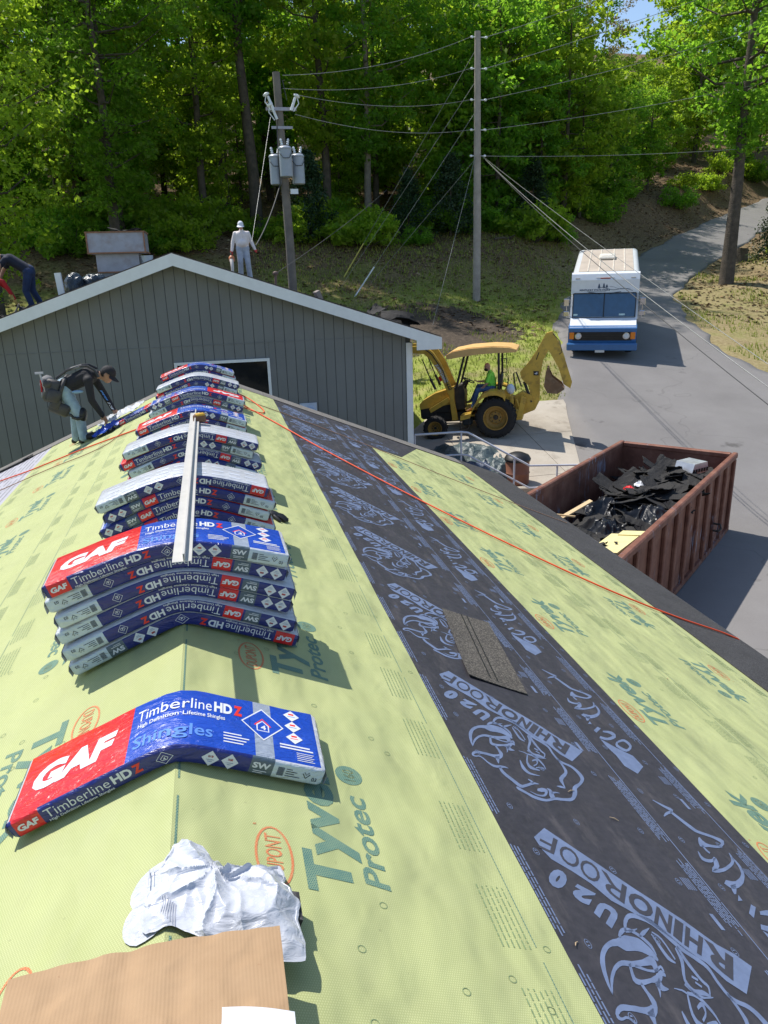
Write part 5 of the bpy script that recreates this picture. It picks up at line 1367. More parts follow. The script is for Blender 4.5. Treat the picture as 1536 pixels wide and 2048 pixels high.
rope('safety_rope', [rp(1, *p) for p in [(.50, 10.98), (.70, 10.75), (.86, 10.2), (.84, 9.86), (.70, 9.74), (.52, 9.80)]], .007, M_ROPE, 'short orange rope loop beside the fifth stack')
rope('safety_rope', [rp(1, *p) for p in [(.50, 10.50), (1.2, 10.45), (2.15, 10.2), (2.9, 9.9), (3.54, 9.62), (4.4, 9.3), (5.2, 9.1)]], .0055, M_ROPE2, 'thin faded tan rope crossing the far part of the right slope')
rope('safety_rope', [rp(-1, *p) for p in [(4.2, 11.3), (2.979, 10.62), (2.43, 10.22), (1.651, 9.82), (1.2, 9.52), (.765, 9.2), (.58, 9.0)]], .0085, M_ROPE, 'orange rope across the left slope below the bent worker\'s shoes')
rope('safety_rope', [rp(-1, *p) for p in [(3.8, 10.1), (2.72, 9.74), (2.01, 9.52), (1.45, 9.22), (1.15, 9.25), (1.02, 9.75)]], .0055, M_ROPE2, 'thin brown rope curving across the left slope below the orange one')
# a strip of roofing felt scrap at the left rake, a nail or two and wood splinters on the sheets
mb = MB(); mb.box((0, 0, 0), (.55, .16, .012)); mb.box((.3, .02, .012), (.16, .12, .012), rot=Matrix.Rotation(.3, 3, 'Z'))
o = mb.build('felt_scrap', M_STARTER); o.location = roofp(-1, 3.1, 11.7, .022); o.rotation_euler = (0, -math.atan(SLOPE), R(-6)); tag(o, 'dark felt scrap lying near the left rake edge', 'felt scrap')
rs = random.Random(8)
for (sd, u, y, ln, a) in ((1, .72, 1.22, .045, 10), (1, 1.62, 2.36, .05, 30), (1, 1.75, 2.22, .04, -20), (1, 3.3, 4.0, .05, 70), (-1, .19, 1.44, .03, 5), (1, 1.2, 1.55, .03, 50)):
    o = MB().tube([(-ln / 2, 0, 0), (0, .003, .001), (ln / 2, 0, 0)], [.0012, .0022, .001], 6).build('wood_splinter', pm('pale_wood', (.45, .33, .2), .7))
    o.location = roofp(sd, u, y, .0125); o.rotation_euler = (0, sd * math.atan(SLOPE), R(a))
    tag(o, 'tiny pale wood splinter lying on the underlayment', 'splinter', 'splinters on the underlayment')

# ================================================================ people
M_SKIN = pm('skin_tan', (.36, .19, .12), .55, var=.08, scale=12)
M_SKIN2 = pm('skin_light', (.50, .28, .20), .55, var=.08, scale=12)
M_JEANS = pm('light_blue_denim', (.28, .38, .45), .85, var=.25, scale=9, bump=.4, bscale=35, bdist=.012)
M_JEANS2 = pm('faded_denim', (.40, .44, .52), .85, var=.2, scale=9, bump=.4, bscale=30, bdist=.012)
M_JEANSD = pm('dark_denim', (.018, .035, .095), .85, var=.3, scale=9, bump=.4, bscale=30, bdist=.012)
M_BLKCLOTH = pm('black_shirt_cloth', (.014, .013, .016), .8, var=.25, scale=8, bump=.5, bscale=24, bdist=.014)
M_NAVY = pm('navy_shirt_cloth', (.014, .018, .034), .85, var=.2, bump=.5, bscale=24, bdist=.012)
M_PALE = pm('pale_pink_grey_shirt_cloth', (.80, .72, .70), .85, var=.1, bump=.6, bscale=22, bdist=.016)
M_GREENC = pm('bright_green_shirt_cloth', (.28, .86, .09), .8, var=.12, bump=.5, bscale=22, bdist=.012)
M_REDC = pm('red_cloth', (.42, .015, .02), .85, var=.15, bump=.4, bscale=22)
M_REDG = pm('red_glove', (.55, .03, .03), .7)
M_YELG = pm('yellow_glove', (.42, .30, .08), .8)
M_SHOE = pm('dark_shoe', (.016, .015, .016), .6)
M_HAIR = pm('dark_hair', (.012, .010, .009), .7, bump=.8, bscale=120)
M_EYE = pm('eye_dark', (.02, .015, .012), .3)
M_LEATHER = pm('charcoal_tool_leather', (.045, .042, .042), .6, var=.3, scale=10, bump=.5, bscale=40)
M_TOOLGREY = pm('grey_tool_cloth', (.17, .165, .165), .75, var=.2)
M_CAPW = pm('white_cap', (.70, .72, .76), .8)

def remesh(name, prims, voxel, mats, smooth_it=3):
    mb = MB()
    for p in prims:
        if p[0] == 'c':
            _, a, b, r0, r1, mi = p
            a, b = Vector(a), Vector(b)
            if (b - a).length < 1e-4: continue
            mb.ball(a, r0, 0, 12, 8); mb.ball(b, r1, 0, 12, 8); mb.tube([a, b], [r0, r1], 12)
        else:
            _, c, rr, rot, mi = p
            mb.ball(c, rr, 0, 16, 10, Matrix(rot) if rot is not None else None)
    me = mb.mesh('tmp', [M_SKIN])
    ob = link('tmp', me)
    m = ob.modifiers.new('r', 'REMESH'); m.mode = 'VOXEL'; m.voxel_size = voxel; m.adaptivity = 0
    s = ob.modifiers.new('s', 'SMOOTH'); s.factor = .5; s.iterations = smooth_it
    dg = bpy.context.evaluated_depsgraph_get(); dg.update()
    out = bpy.data.meshes.new_from_object(ob.evaluated_get(dg))
    bpy.data.objects.remove(ob); bpy.data.meshes.remove(me)
    out.name = name
    out.materials.clear()
    for k in mats: out.materials.append(k)
    n = len(out.polygons)
    C_ = np.zeros(n * 3); out.polygons.foreach_get('center', C_); C_ = C_.reshape(-1, 3)
    best = np.full(n, 1e9); mi_ = np.zeros(n, int)
    for p in prims:
        if p[0] == 'c':
            a, b = np.array(p[1]), np.array(p[2]); d = b - a
            t = np.clip(((C_ - a) @ d) / max(d @ d, 1e-9), 0, 1)
            dist = np.linalg.norm(C_ - (a + t[:, None] * d), axis=1) - (p[3] + (p[4] - p[3]) * t)
        else:
            M_ = np.array(p[3]) if p[3] is not None else np.eye(3)
            q = (C_ - np.array(p[1])) @ M_
            rr = np.array(p[2]) if isinstance(p[2], (tuple, list)) else np.array([p[2]] * 3)
            kk = np.linalg.norm(q / rr, axis=1)
            dist = (kk - 1) * rr.min()
        b_ = dist < best
        best[b_] = dist[b_]; mi_[b_] = p[-1]
    out.polygons.foreach_set('material_index', mi_.tolist())
    out.shade_smooth()
    return out

def hand_prims(w, d, nrm, s, mi, curl=.6, thumb=1):
    """palm and five curled fingers; w wrist, d direction of the hand, nrm palm normal (fingers curl towards it)"""
    w, d, nrm = Vector(w), Vector(d).normalized(), Vector(nrm)
    nrm = (nrm - d * nrm.dot(d)).normalized()
    lat = d.cross(nrm) * thumb
    P = []
    pc = w + d * .045 * s
    P.append(('e', tuple(pc), (.043 * s, .020 * s, .05 * s), np.array([tuple(lat), tuple(nrm), tuple(d)]).T.tolist(), mi))
    for k, ln in enumerate((.068, .078, .072, .056)):
        base = w + d * .080 * s + lat * (.030 - .020 * k) * s
        d1 = (d * math.cos(curl * .5) + nrm * math.sin(curl * .5)).normalized()
        d2 = (d * math.cos(curl * 1.6) + nrm * math.sin(curl * 1.6)).normalized()
        m1 = base + d1 * ln * .5 * s; m2 = m1 + d2 * ln * .55 * s
        P += [('c', tuple(base), tuple(m1), .0105 * s, .0095 * s, mi), ('c', tuple(m1), tuple(m2), .0095 * s, .008 * s, mi)]
    b0 = w + d * .025 * s + lat * .036 * s
    b1 = b0 + (d * .6 + lat * .8).normalized() * .034 * s
    b2 = b1 + (d * .8 + nrm * .5).normalized() * .030 * s
    P += [('c', tuple(b0), tuple(b1), .013 * s, .0115 * s, mi), ('c', tuple(b1), tuple(b2), .011 * s, .009 * s, mi)]
    return P

def human(name, J, mats, voxel, label, s=1.0, face=(1, 0, 0), up=(0, 0, 1), sleeve=1.0, belly=0.0, palm=(0, 0, -1), curl=.7, gloves=False, loose=.010, mouth=True, wide=.062, arm=1.0):
    """J joints: pelvis chest neck head shL shR elL elR wrL wrR hdL hdR hipL hipR knL knR anL anR toL toR; materials: shirt, trousers, skin, shoes, glove, eye"""
    V = {k: Vector(v) for k, v in J.items()}
    P = []
    lat = (V['shL'] - V['shR']).normalized()
    fwd = Vector(face).normalized(); upv = Vector(up); upv = (upv - fwd * upv.dot(fwd)).normalized(); side = upv.cross(fwd)
    mid = (V['pelvis'] + V['chest']) / 2
    for sg in (-1, 1):
        o = lat * wide * s * sg
        P.append(('c', V['pelvis'] + o, mid + o, .112 * s, .112 * s + belly * .4, 0))
        P.append(('c', mid + o, V['chest'] + o, .112 * s + belly * .4, .118 * s, 0))
    if belly: P.append(('e', mid + fwd * belly + (V['pelvis'] - mid) * .25, (.13 * s + belly, .13 * s + belly, .14 * s), None, 0))
    P.append(('c', V['chest'] + (V['shL'] - V['chest']) * .55, V['shL'], .095 * s, .068 * s, 0))
    P.append(('c', V['chest'] + (V['shR'] - V['chest']) * .55, V['shR'], .095 * s, .068 * s, 0))
    P.append(('c', V['chest'], V['neck'], .10 * s, .062 * s, 0))
    P.append(('c', V['neck'], V['head'] - upv * .05 * s, .054 * s, .052 * s, 2))
    hr = np.array([tuple(fwd), tuple(side), tuple(upv)]).T.tolist()
    P.append(('e', tuple(V['head']), (.098 * s, .078 * s, .115 * s), hr, 2))
    P.append(('e', tuple(V['head'] - upv * .065 * s + fwd * .035 * s), (.058 * s, .052 * s, .052 * s), hr, 2))
    P.append(('c', V['head'] + fwd * .092 * s + upv * .012 * s, V['head'] + fwd * .112 * s - upv * .022 * s, .009 * s, .014 * s, 2))
    for sg in (-1, 1):
        P.append(('e', tuple(V['head'] + side * .080 * s * sg - upv * .008 * s), (.022 * s, .010 * s, .032 * s), hr, 2))
        P.append(('e', tuple(V['head'] + fwd * .0875 * s + side * .033 * s * sg + upv * .010 * s), (.010 * s, .015 * s, .008 * s), hr, 5))
    if mouth: P.append(('e', tuple(V['head'] + fwd * .090 * s - upv * .060 * s), (.008 * s, .024 * s, .006 * s), hr, 6))
    for q in 'LR':
        sh, el, wr, hd = V['sh' + q], V['el' + q], V['wr' + q], V['hd' + q]
        split = sh + (el - sh) * min(1, sleeve * 2 if sleeve < .5 else 1)
        if sleeve >= 1:
            P.append(('c', sh, el, .062 * s * arm, .050 * s * arm, 0)); P.append(('c', el, wr, .050 * s * arm, .037 * s * arm, 0))
        else:
            e2 = sh + (el - sh) * sleeve
            P.append(('c', sh, e2, .066 * s, .064 * s, 0)); P.append(('c', e2, el, .048 * s, .042 * s, 2)); P.append(('c', el, wr, .042 * s, .028 * s, 2))
        P += hand_prims(wr, hd - wr, palm, s, 4 if gloves else 2, curl, 1 if q == 'R' else -1)
        hp, kn, an, to = V['hip' + q], V['kn' + q], V['an' + q], V['to' + q]
        P.append(('c', hp, kn, .092 * s + loose, .064 * s + loose, 1))
        P.append(('c', kn, an, .062 * s + loose, .046 * s + loose * 1.6, 1))
        calf = kn + (an - kn) * .33
        P.append(('e', tuple(calf), (.06 * s + loose, .06 * s + loose, .09 * s), None, 1))
        fd = (to - an); 
        P.append(('c', an + fd * .05 - upv * 0, an + fd * .45 + Vector((0, 0, -.02)) * s, .050 * s, .046 * s, 3))
        P.append(('c', an + fd * .45 + Vector((0, 0, -.02)) * s, to, .046 * s, .034 * s, 3))
        P.append(('e', tuple(an - fd * .18 + Vector((0, 0, -.045 * s))), .042 * s, None, 3))
    P.append(('c', V['hipL'], V['hipR'], .105 * s + loose, .105 * s + loose, 1))
    P.append(('c', V['pelvis'] + lat * .05 * s, V['pelvis'] - lat * .05 * s, .116 * s + loose * .4, .116 * s + loose * .4, 1))
    P = [tuple(tuple(v) if isinstance(v, Vector) else v for v in p) for p in P]
    base = V['anL'] * .5 + V['anR'] * .5
    root = empty('person', tuple(base - Vector((0, 0, .08))), 0, label, 'person')
    me = remesh('body', P, voxel, mats)
    inv = -root.location
    me.transform(Matrix.Translation(inv))
    link('body', me, root)
    return root, (V['head'], fwd, upv, side), inv

def cap(root, inv, hf, s, mat, brim=.09, tilt=0.0):
    hd, fwd, upv, side = hf
    M3 = np.array([tuple(fwd), tuple(side), tuple(upv)]).T
    rot = Matrix(M3.tolist())
    mb = MB()
    vs, fs = [], []
    for i in range(7):
        t = math.pi * .5 * i / 6
        for k in range(20):
            a = 2 * math.pi * k / 20
            vs.append(hd + inv + rot @ Vector((.107 * s * math.cos(t) * math.cos(a), .090 * s * math.cos(t) * math.sin(a), .022 * s + .105 * s * math.sin(t))))
    for i in range(6):
        for k in range(20):
            fs.append((i * 20 + k, i * 20 + (k + 1) % 20, (i + 1) * 20 + (k + 1) % 20, (i + 1) * 20 + k))
    mb.add(vs, fs)
    pts = []
    for lay in (0, 1):
        for k in range(9):
            a = R(-62 + 15.5 * k)
            for rr in (.098, .098 + brim * math.cos((a) * .9)):
                x, y = rr * math.cos(a), .86 * rr * math.sin(a)
                pts.append(hd + inv + rot @ Vector((x * s, y * s, (.030 - (rr - .098) * .35 - y * y * 1.5 - lay * .006) * s)))
    f_ = []
    for lay in (0, 1):
        o = lay * 18
        for k in range(8): f_.append((o + 2 * k, o + 2 * k + 1, o + 2 * k + 3, o + 2 * k + 2))
    for k in range(8): f_.append((2 * k + 1, 2 * k + 3, 18 + 2 * k + 3, 18 + 2 * k + 1))
    mb.add(pts, f_)
    return mb.build('cap', mat, root, 50)

def hair(root, inv, hf, s, mat):
    hd, fwd, upv, side = hf
    rot = Matrix(np.array([tuple(fwd), tuple(side), tuple(upv)]).T.tolist())
    mb = MB()
    mb.ball(hd + inv + rot @ Vector((-.022 * s, 0, .005 * s)), (.086 * s, .083 * s, .100 * s), 0, 18, 12, rot)
    return mb.build('hair', mat, root, 80)

# ---------------- worker bent over the opened bundle on the left slope
rzl = lambda x: -SLOPE * abs(x) + .012
J = dict(pelvis=(-1.735, 10.61, .085), chest=(-1.44, 10.61, .205), neck=(-1.315, 10.61, .225), head=(-1.175, 10.61, .215),
         shR=(-1.40, 10.44, .165), shL=(-1.38, 10.78, .165), elR=(-1.385, 10.39, -.085), elL=(-1.27, 10.78, -.075),
         wrR=(-1.285, 10.42, -.295), wrL=(-1.175, 10.72, -.275), hdR=(-1.245, 10.44, -.37), hdL=(-1.12, 10.70, -.33),
         hipR=(-1.735, 10.52, .04), hipL=(-1.735, 10.70, .04), knR=(-1.575, 10.47, -.285), knL=(-1.675, 10.73, -.285),
         anR=(-1.565, 10.46, -.575), anL=(-1.705, 10.74, -.625), toR=(-1.375, 10.44, rzl(-1.375) + .035), toL=(-1.50, 10.72, rzl(-1.50) + .035))
root, hf, inv = human('person', J, [M_BLKCLOTH, M_JEANS, M_SKIN, M_SHOE, M_SKIN, M_EYE, M_SKIN], .0105, 'worker in black shirt and light jeans bent over the opened bundle', .93, face=(.80, -.18, -.62), up=(.58, 0, .78), palm=(.3, 0, -1), curl=.8)
cap(root, inv, hf, .95, M_BLKCLOTH); hair(root, inv, hf, .93, M_HAIR)
def part(name, mat, fn, smooth=45):
    mb = MB(); fn(mb)
    return mb.build(name, mat, root, smooth)
o3 = Vector(inv)
# knee pads
for (kn, an) in ((J['knR'], J['anR']), (J['knL'], J['anL'])):
    k = Vector(kn) + o3
    part('knee_pad', M_BLACK, lambda m: (m.ball(k + Vector((.035, 0, .0)), (.062, .078, .105), 0, 16, 10, Matrix.Rotation(R(12), 3, 'Y')), m.tube([k + Vector((-.085, -.02, -.02)), k + Vector((-.02, -.086, -.03)), k + Vector((.05, -.07, -.02))], .022, 8)))
# tool pouches on the belt
def pouch(m):
    c = Vector((-1.86, 10.43, .06)) + o3
    m.box(c, (.19, .10, .30), bev=.035, rot=Matrix.Rotation(R(18), 3, 'Y'))
    m.box(c + Vector((.03, -.055, -.06)), (.16, .06, .17), bev=.025, rot=Matrix.Rotation(R(24), 3, 'Y'))
    m.box(c + Vector((-.03, -.045, .10)), (.10, .05, .10), bev=.02, rot=Matrix.Rotation(R(18), 3, 'Y'))
part('tool_pouch', M_LEATHER, pouch)
part('tool_pouch', M_LEATHER, lambda m: (m.box(Vector((-1.80, 10.42, -.17)) + o3, (.26, .085, .16), bev=.03, rot=Matrix.Rotation(R(28), 3, 'Y')), m.box(Vector((-1.83, 10.385, -.10)) + o3, (.12, .04, .14), bev=.015, rot=Matrix.Rotation(R(28), 3, 'Y'))))
part('tool_pouch', M_TOOLGREY, lambda m: (m.box(Vector((-1.93, 10.55, .16)) + o3, (.13, .20, .17), bev=.035, rot=Matrix.Rotation(R(22), 3, 'Y')), m.box(Vector((-1.95, 10.50, .02)) + o3, (.10, .12, .14), bev=.03, rot=Matrix.Rotation(R(12), 3, 'Y'))))
part('tool_pouch', M_LEATHER, lambda m: m.box(Vector((-1.80, 10.80, .0)) + o3, (.2, .09, .28), bev=.035, rot=Matrix.Rotation(R(18), 3, 'Y')))
part('belt', M_LEATHER, lambda m: m.tube([Vector((-1.72 + .06 * math.cos(a) - .02, 10.61 + .215 * math.sin(a), .06 + .16 * math.cos(a))) + o3 for a in np.linspace(0, 6.283, 25)], .024, 8, 0, False))
part('suspender', M_LEATHER, lambda m: m.tube([Vector(p) + o3 for p in [(-1.80, 10.50, .21), (-1.66, 10.52, .300), (-1.50, 10.53, .345), (-1.40, 10.53, .345), (-1.31, 10.50, .285), (-1.27, 10.48, .20)]], .017, 6))
part('suspender', M_LEATHER, lambda m: m.tube([Vector(p) + o3 for p in [(-1.80, 10.72, .21), (-1.66, 10.70, .300), (-1.50, 10.69, .345), (-1.40, 10.69, .345), (-1.31, 10.72, .285)]], .017, 6))
part('back_pad', M_TOOLGREY, lambda m: m.box(Vector((-1.56, 10.61, .325)) + o3, (.15, .20, .03), bev=.01, rot=Matrix.Rotation(R(-14), 3, 'Y')))
part('hammer', M_METAL, lambda m: (m.tube([Vector((-1.965, 10.40, .30)) + o3, Vector((-1.93, 10.40, .05)) + o3], .011, 8), m.box(Vector((-1.97, 10.40, .30)) + o3, (.10, .025, .025))))
part('utility_knife', M_REDC, lambda m: m.tube([Vector((-1.975, 10.46, .20)) + o3, Vector((-1.985, 10.46, .05)) + o3], .013, 8))
part('shirt_print', pm('blue_white_print', (.22, .36, .52), .7), lambda m: m.ball(Vector((-1.55, 10.435, .03)) + o3, (.075, .02, .022), 0, 12, 6))
# lettering on the sleeve
a_, b_ = Vector(J['elL']), Vector(J['wrL'])
P = Print()
for k, ch in enumerate('ICE'): P.text(ch, .045 * (k if k else .2), 0, .036, .030, 0, .03)
for k in range(6): P.rect(.150 + .026 * k, .004, .170 + .026 * k, .034 if k % 2 else .028, 1)
sh_ = Vector(J['shR']); el_ = Vector(J['elR']); wr_ = Vector(J['wrR'])
sh2, el2, wr2 = Vector(J['shL']), Vector(J['elL']), Vector(J['wrL'])
def arm_map(x, y):
    # x runs from the wrist up to the shoulder along the far arm, facing the camera
    d1 = (el2 - wr2); L1 = d1.length
    if x < L1: c = wr2 + d1 * (x / L1); r = .036 + .014 * x / L1
    else:
        d2 = (sh2 - el2); c = el2 + d2 * ((x - L1) / d2.length); r = .048 + .01 * (x - L1) / d2.length
    ax = Vector((-.9, 0, .3)).normalized()
    w = (y - .018)
    return tuple(c + Vector((0, -1, 0)) * (math.sqrt(max(1e-6, (r * .98) ** 2 - w * w)) + .006) + ax * w * 1.0 + o3)
P.build('sleeve_lettering', [M_PW, pm('sky_blue_print', (.10, .30, .75), .6)], arm_map, root, [.02 * i for i in range(20)])

# ---------------- worker with leaf blower walking on the grey roof
X2, Y2 = 1.40, 25.0
Z2 = AZ - GS * abs(X2 - AX) + .02
j = lambda x, y, z: (X2 + x, Y2 + y, Z2 + z)
J = dict(pelvis=j(0, 0, .93), chest=j(0, -.02, 1.30), neck=j(0, -.03, 1.44), head=j(-.01, -.07, 1.575),
         shR=j(-.19, 0, 1.34), shL=j(.19, 0, 1.34), elR=j(-.285, .02, 1.08), elL=j(.285, .03, 1.09), wrR=j(-.33, -.03, .85), wrL=j(.37, -.04, .88), hdR=j(-.345, -.05, .77), hdL=j(.395, -.06, .80),
         hipR=j(-.09, 0, .90), hipL=j(.09, 0, .90), knR=j(-.10, -.06, .50), knL=j(.13, -.04, .47), anR=j(-.11, .05, .13), anL=j(.17, .05, .02), toR=j(-.13, -.12, .07), toL=j(.19, -.13, -.03))
root, hf, inv = human('person', J, [M_PALE, M_JEANS2, M_SKIN2, pm('pale_shoe', (.5, .5, .5), .7), M_REDG, M_EYE, M_SKIN2], .016, 'worker in white cap, pale long-sleeved shirt and red gloves walking on the grey roof', 1.0, face=(-.1, -.93, -.32), belly=.04, palm=(.3, -.6, 0), gloves=True, wide=.082, arm=1.2, loose=.022)
cap(root, inv, hf, 1.0, M_CAPW)
lb = empty('leaf_blower', j(-.36, -.06, .55), R(-100), 'white and orange hand-held leaf blower carried by the worker on the grey roof', 'leaf blower')
mb = MB(); mb.box((0, 0, .05), (.22, .16, .22), bev=.05); mb.build('engine', pm('blower_orange', (.62, .22, .10), .45), lb, 40)
mb = MB(); mb.tube([(.06, 0, .03), (.16, .02, -.06), (.22, .03, -.20), (.24, .03, -.33)], [.062, .055, .048, .044], 14); mb.build('nozzle', pm('blower_white', (.62, .56, .50), .5), lb, 50)
mb = MB(); mb.tube([(-.08, 0, .15), (-.06, 0, .22), (.05, 0, .235), (.10, 0, .16)], .016, 8); mb.build('handle', M_BLACK, lb, 50)

# ---------------- bending worker in navy and a second one in red at the left end of the grey roof
X3, Y3 = -3.36, 17.6
Z3 = AZ - GS * abs(X3 - AX) + .02
j = lambda x, y, z: (X3 + x, Y3 + y, Z3 + z)
J = dict(pelvis=j(.0, 0, .78), chest=j(-.33, 0, 1.00), neck=j(-.46, 0, 1.05), head=j(-.60, -.02, 1.10),
         shR=j(-.38, .19, .99), shL=j(-.38, -.19, .99), elR=j(-.55, .24, .78), elL=j(-.58, -.22, .80), wrR=j(-.66, .2, .56), wrL=j(-.70, -.18, .60), hdR=j(-.70, .18, .49), hdL=j(-.75, -.16, .53),
         hipR=j(.0, .09, .74), hipL=j(.0, -.09, .74), knR=j(-.02, .12, .38), knL=j(-.10, -.12, .37), anR=j(.10, .14, .11), anL=j(-.02, -.14, .08), toR=j(-.10, .14, .02), toL=j(-.22, -.14, -.01))
root, hf, inv = human('person', J, [M_NAVY, M_JEANSD, M_SKIN, M_SHOE, M_SKIN, M_EYE, M_SKIN], .014, 'worker in navy shirt and dark jeans bending on the grey roof', .95, face=(-.72, -.2, -.66), up=(-.6, 0, .8), sleeve=.55, palm=(-.3, 0, -1))
cap(root, inv, hf, .95, pm('royal_blue_cap', (.012, .03, .40), .7)); hair(root, inv, hf, .95, M_HAIR)
X4, Y4 = -3.92, 17.2
Z4 = AZ - GS * abs(X4 - AX) + .02
j = lambda x, y, z: (X4 + x, Y4 + y, Z4 + z)
J = dict(pelvis=j(-.35, 0, .55), chest=j(-.12, -.02, .83), neck=j(-.02, -.02, .93), head=j(.05, -.04, 1.05),
         shR=j(-.10, -.19, .84), shL=j(-.08, .17, .84), elR=j(.17, -.22, .76), elL=j(.15, .16, .62), wrR=j(.26, -.16, .53), wrL=j(.26, .08, .42), hdR=j(.275, -.15, .45), hdL=j(.29, .06, .35),
         hipR=j(-.35, -.09, .52), hipL=j(-.35, .09, .52), knR=j(-.05, -.13, .40), knL=j(-.10, .13, .38), anR=j(-.26, -.14, .12), anL=j(-.34, .14, .14), toR=j(-.06, -.14, .03), toL=j(-.14, .14, .06))
root, hf, inv = human('person', J, [M_REDC, M_BLKCLOTH, M_SKIN, M_SHOE, M_YELG, M_EYE, M_SKIN], .016, 'worker in red sleeves and yellow gloves crouching at the left edge of the view', .95, face=(.8, -.1, -.6), palm=(.3, 0, -1), gloves=True)
hair(root, inv, hf, .95, M_HAIR)
o = MB().tube([(0, 0, 0), (.22, -.02, .34)], .018, 8).build('pry_bar', pm('worn_wood', (.30, .24, .18), .7), None, 50)
o.location = j(.18, -.2, -.02); tag(o, 'wooden handled pry tool held by the worker in red', 'tool')

# ================================================================ backhoe loader
M_YEL = pm('machine_yellow_paint', (.62, .395, .055), .42, var=.14, scale=3, coat=.2, stain=(.20, .11, .04), stain_amt=.55, stain_scale=5)
M_YELTOP = pm('canopy_orange_plastic', (.72, .44, .16), .5, var=.08)
M_TYRE = pm('tyre_rubber', (.018, .017, .017), .85, var=.3, scale=10, bump=.3)
M_RIMY = pm('wheel_ochre', (.36, .21, .04), .55, var=.2, stain=(.14, .09, .04), stain_amt=.5)
M_DKM = pm('dark_machine_metal', (.022, .020, .018), .55, var=.3, stain=(.10, .075, .05), stain_amt=.4)
M_CHROME = pm('chrome_rod', (.62, .62, .64), .18, 1.0, var=.05)
M_RUST = pm('rusty_steel', (.20, .115, .060), .75, .1, var=.25, scale=5, stain=(.36, .27, .17), stain_amt=.6)
M_RED = pm('red_lamp', (.55, .02, .015), .25)
M_ORANGE = pm('amber_lamp', (.75, .22, .02), .25)

rear = Vector((7.27, 18.55)); front = Vector((5.50, 19.42))
fdir = (front - rear).normalized(); ldir = Vector((-fdir.y, fdir.x))
TS = .87
rc = Vector((7.42, 18.62)) - ldir * .70 * TS
zr, zf = Tz(*(rc + ldir * .7)) + .05, Tz(*(front)) + .05
trz = math.atan2(fdir.y, fdir.x)
pit = math.atan2(zf - zr, 1.97)
tract = empty('backhoe_loader', (rc.x, rc.y, zr), trz, 'yellow backhoe loader with canopy and raised digging arm on the concrete apron', 'backhoe')
tract.rotation_mode = 'XYZ'
tract.rotation_euler = (0, -pit, trz)
tract.scale = (TS, TS, TS)
def c3(x, y): return ((830 - x) / 289, (965 - y) / 289)
def poly3(pts): return [c3(*p) for p in pts]
def tp(name, mat, fn, parent=tract, smooth=40):
    mb = MB(); fn(mb)
    return mb.build(name, mat, parent, smooth)

def wheel(xc, yc, Rr, w, rim, lugs, out):
    prof = [(Rr * .58, -w * .42), (Rr * .70, -w * .5), (Rr * .88, -w * .5), (Rr * .955, -w * .42), (Rr * .97, 0), (Rr * .955, w * .42), (Rr * .88, w * .5), (Rr * .70, w * .5), (Rr * .58, w * .42)]
    mb = MB(); mb.lathe(prof, (xc, yc, Rr), (0, 1, 0), 36, 0, True)
    for k in range(lugs):
        for sg in (-1, 1):
            a = 2 * math.pi * (k + (.5 if sg > 0 else 0)) / lugs
            M_ = Matrix.Rotation(-a, 3, 'Y') @ Matrix.Rotation(sg * R(38), 3, 'Z')
            cpos = Vector((xc, yc, Rr)) + Matrix.Rotation(-a, 3, 'Y') @ Vector((Rr * .955, sg * w * .25, 0))
            mb.box(cpos, (Rr * .085, w * .56, Rr * .075), 0, Matrix.Rotation(-a, 3, 'Y') @ Matrix.Rotation(sg * R(35), 3, 'X'))
    wo = mb.build('wheel', M_TYRE, tract, 40)
    mb = MB()
    s_ = out
    mb.lathe([(Rr * .60, s_ * w * .46), (Rr * .555, s_ * w * .46), (Rr * .54, s_ * w * .28), (Rr * .50, s_ * w * .10), (Rr * .34, s_ * w * .05), (Rr * .30, s_ * w * .13), (.001, s_ * w * .14)], (xc, yc, Rr), (0, 1, 0), 32, 0, False, False)
    mb.lathe([(Rr * .60, -s_ * w * .42), (Rr * .5, -s_ * w * .2), (.001, -s_ * w * .2)], (xc, yc, Rr), (0, 1, 0), 24, 0, False, False)
    mb.build('rim', M_RIMY, wo, 40)
    mb = MB()
    mb.cyl((xc, yc + s_ * w * .12, Rr), (xc, yc + s_ * w * .26, Rr), Rr * .13, Rr * .10, 14)
    for k in range(8):
        a = 2 * math.pi * k / 8
        p = Vector((xc + Rr * .24 * math.cos(a), yc + s_ * w * .13, Rr + Rr * .24 * math.sin(a)))
        mb.cyl(p, p + Vector((0, s_ * .03, 0)), .018, None, 6)
    mb.build('hub', M_DKM, wo, 40)
for sg in (-1, 1): wheel(0, sg * .70, .62, .42, True, 20, sg)
FX = 1.90
for sg in (-1, 1): wheel(FX, sg * .66, .375, .30, True, 16, sg)
tp('axle', M_DKM, lambda m: (m.cyl((0, -.6, .62), (0, .6, .62), .11), m.cyl((FX, -.6, .375), (FX, .6, .375), .08), m.box((.95, 0, .62), (1.9, .36, .34), bev=.05), m.box((1.75, 0, .72), (.7, .5, .5), bev=.08)))
tp('hood', M_YEL, lambda m: m.prism([(2.40, .92), (2.42, 1.08), (2.30, 1.20), (1.9, 1.40), (1.32, 1.55), (1.28, 1.05), (1.9, .98)], -.33, .33), smooth=25)
tp('grille', M_DKM, lambda m: (m.box((2.16, 0, .80), (.52, .62, .42), bev=.06), m.box((1.62, 0, .92), (.70, .60, .30), bev=.03)))
tp('dashboard', M_DKM, lambda m: (m.prism([(1.26, .85), (1.30, 1.52), (1.02, 1.62), (.96, 1.35), (1.0, .85)], -.30, .30), m.box((1.05, 0, 1.6), (.3, .42, .10), bev=.03, rot=Matrix.Rotation(R(25), 3, 'Y'))))
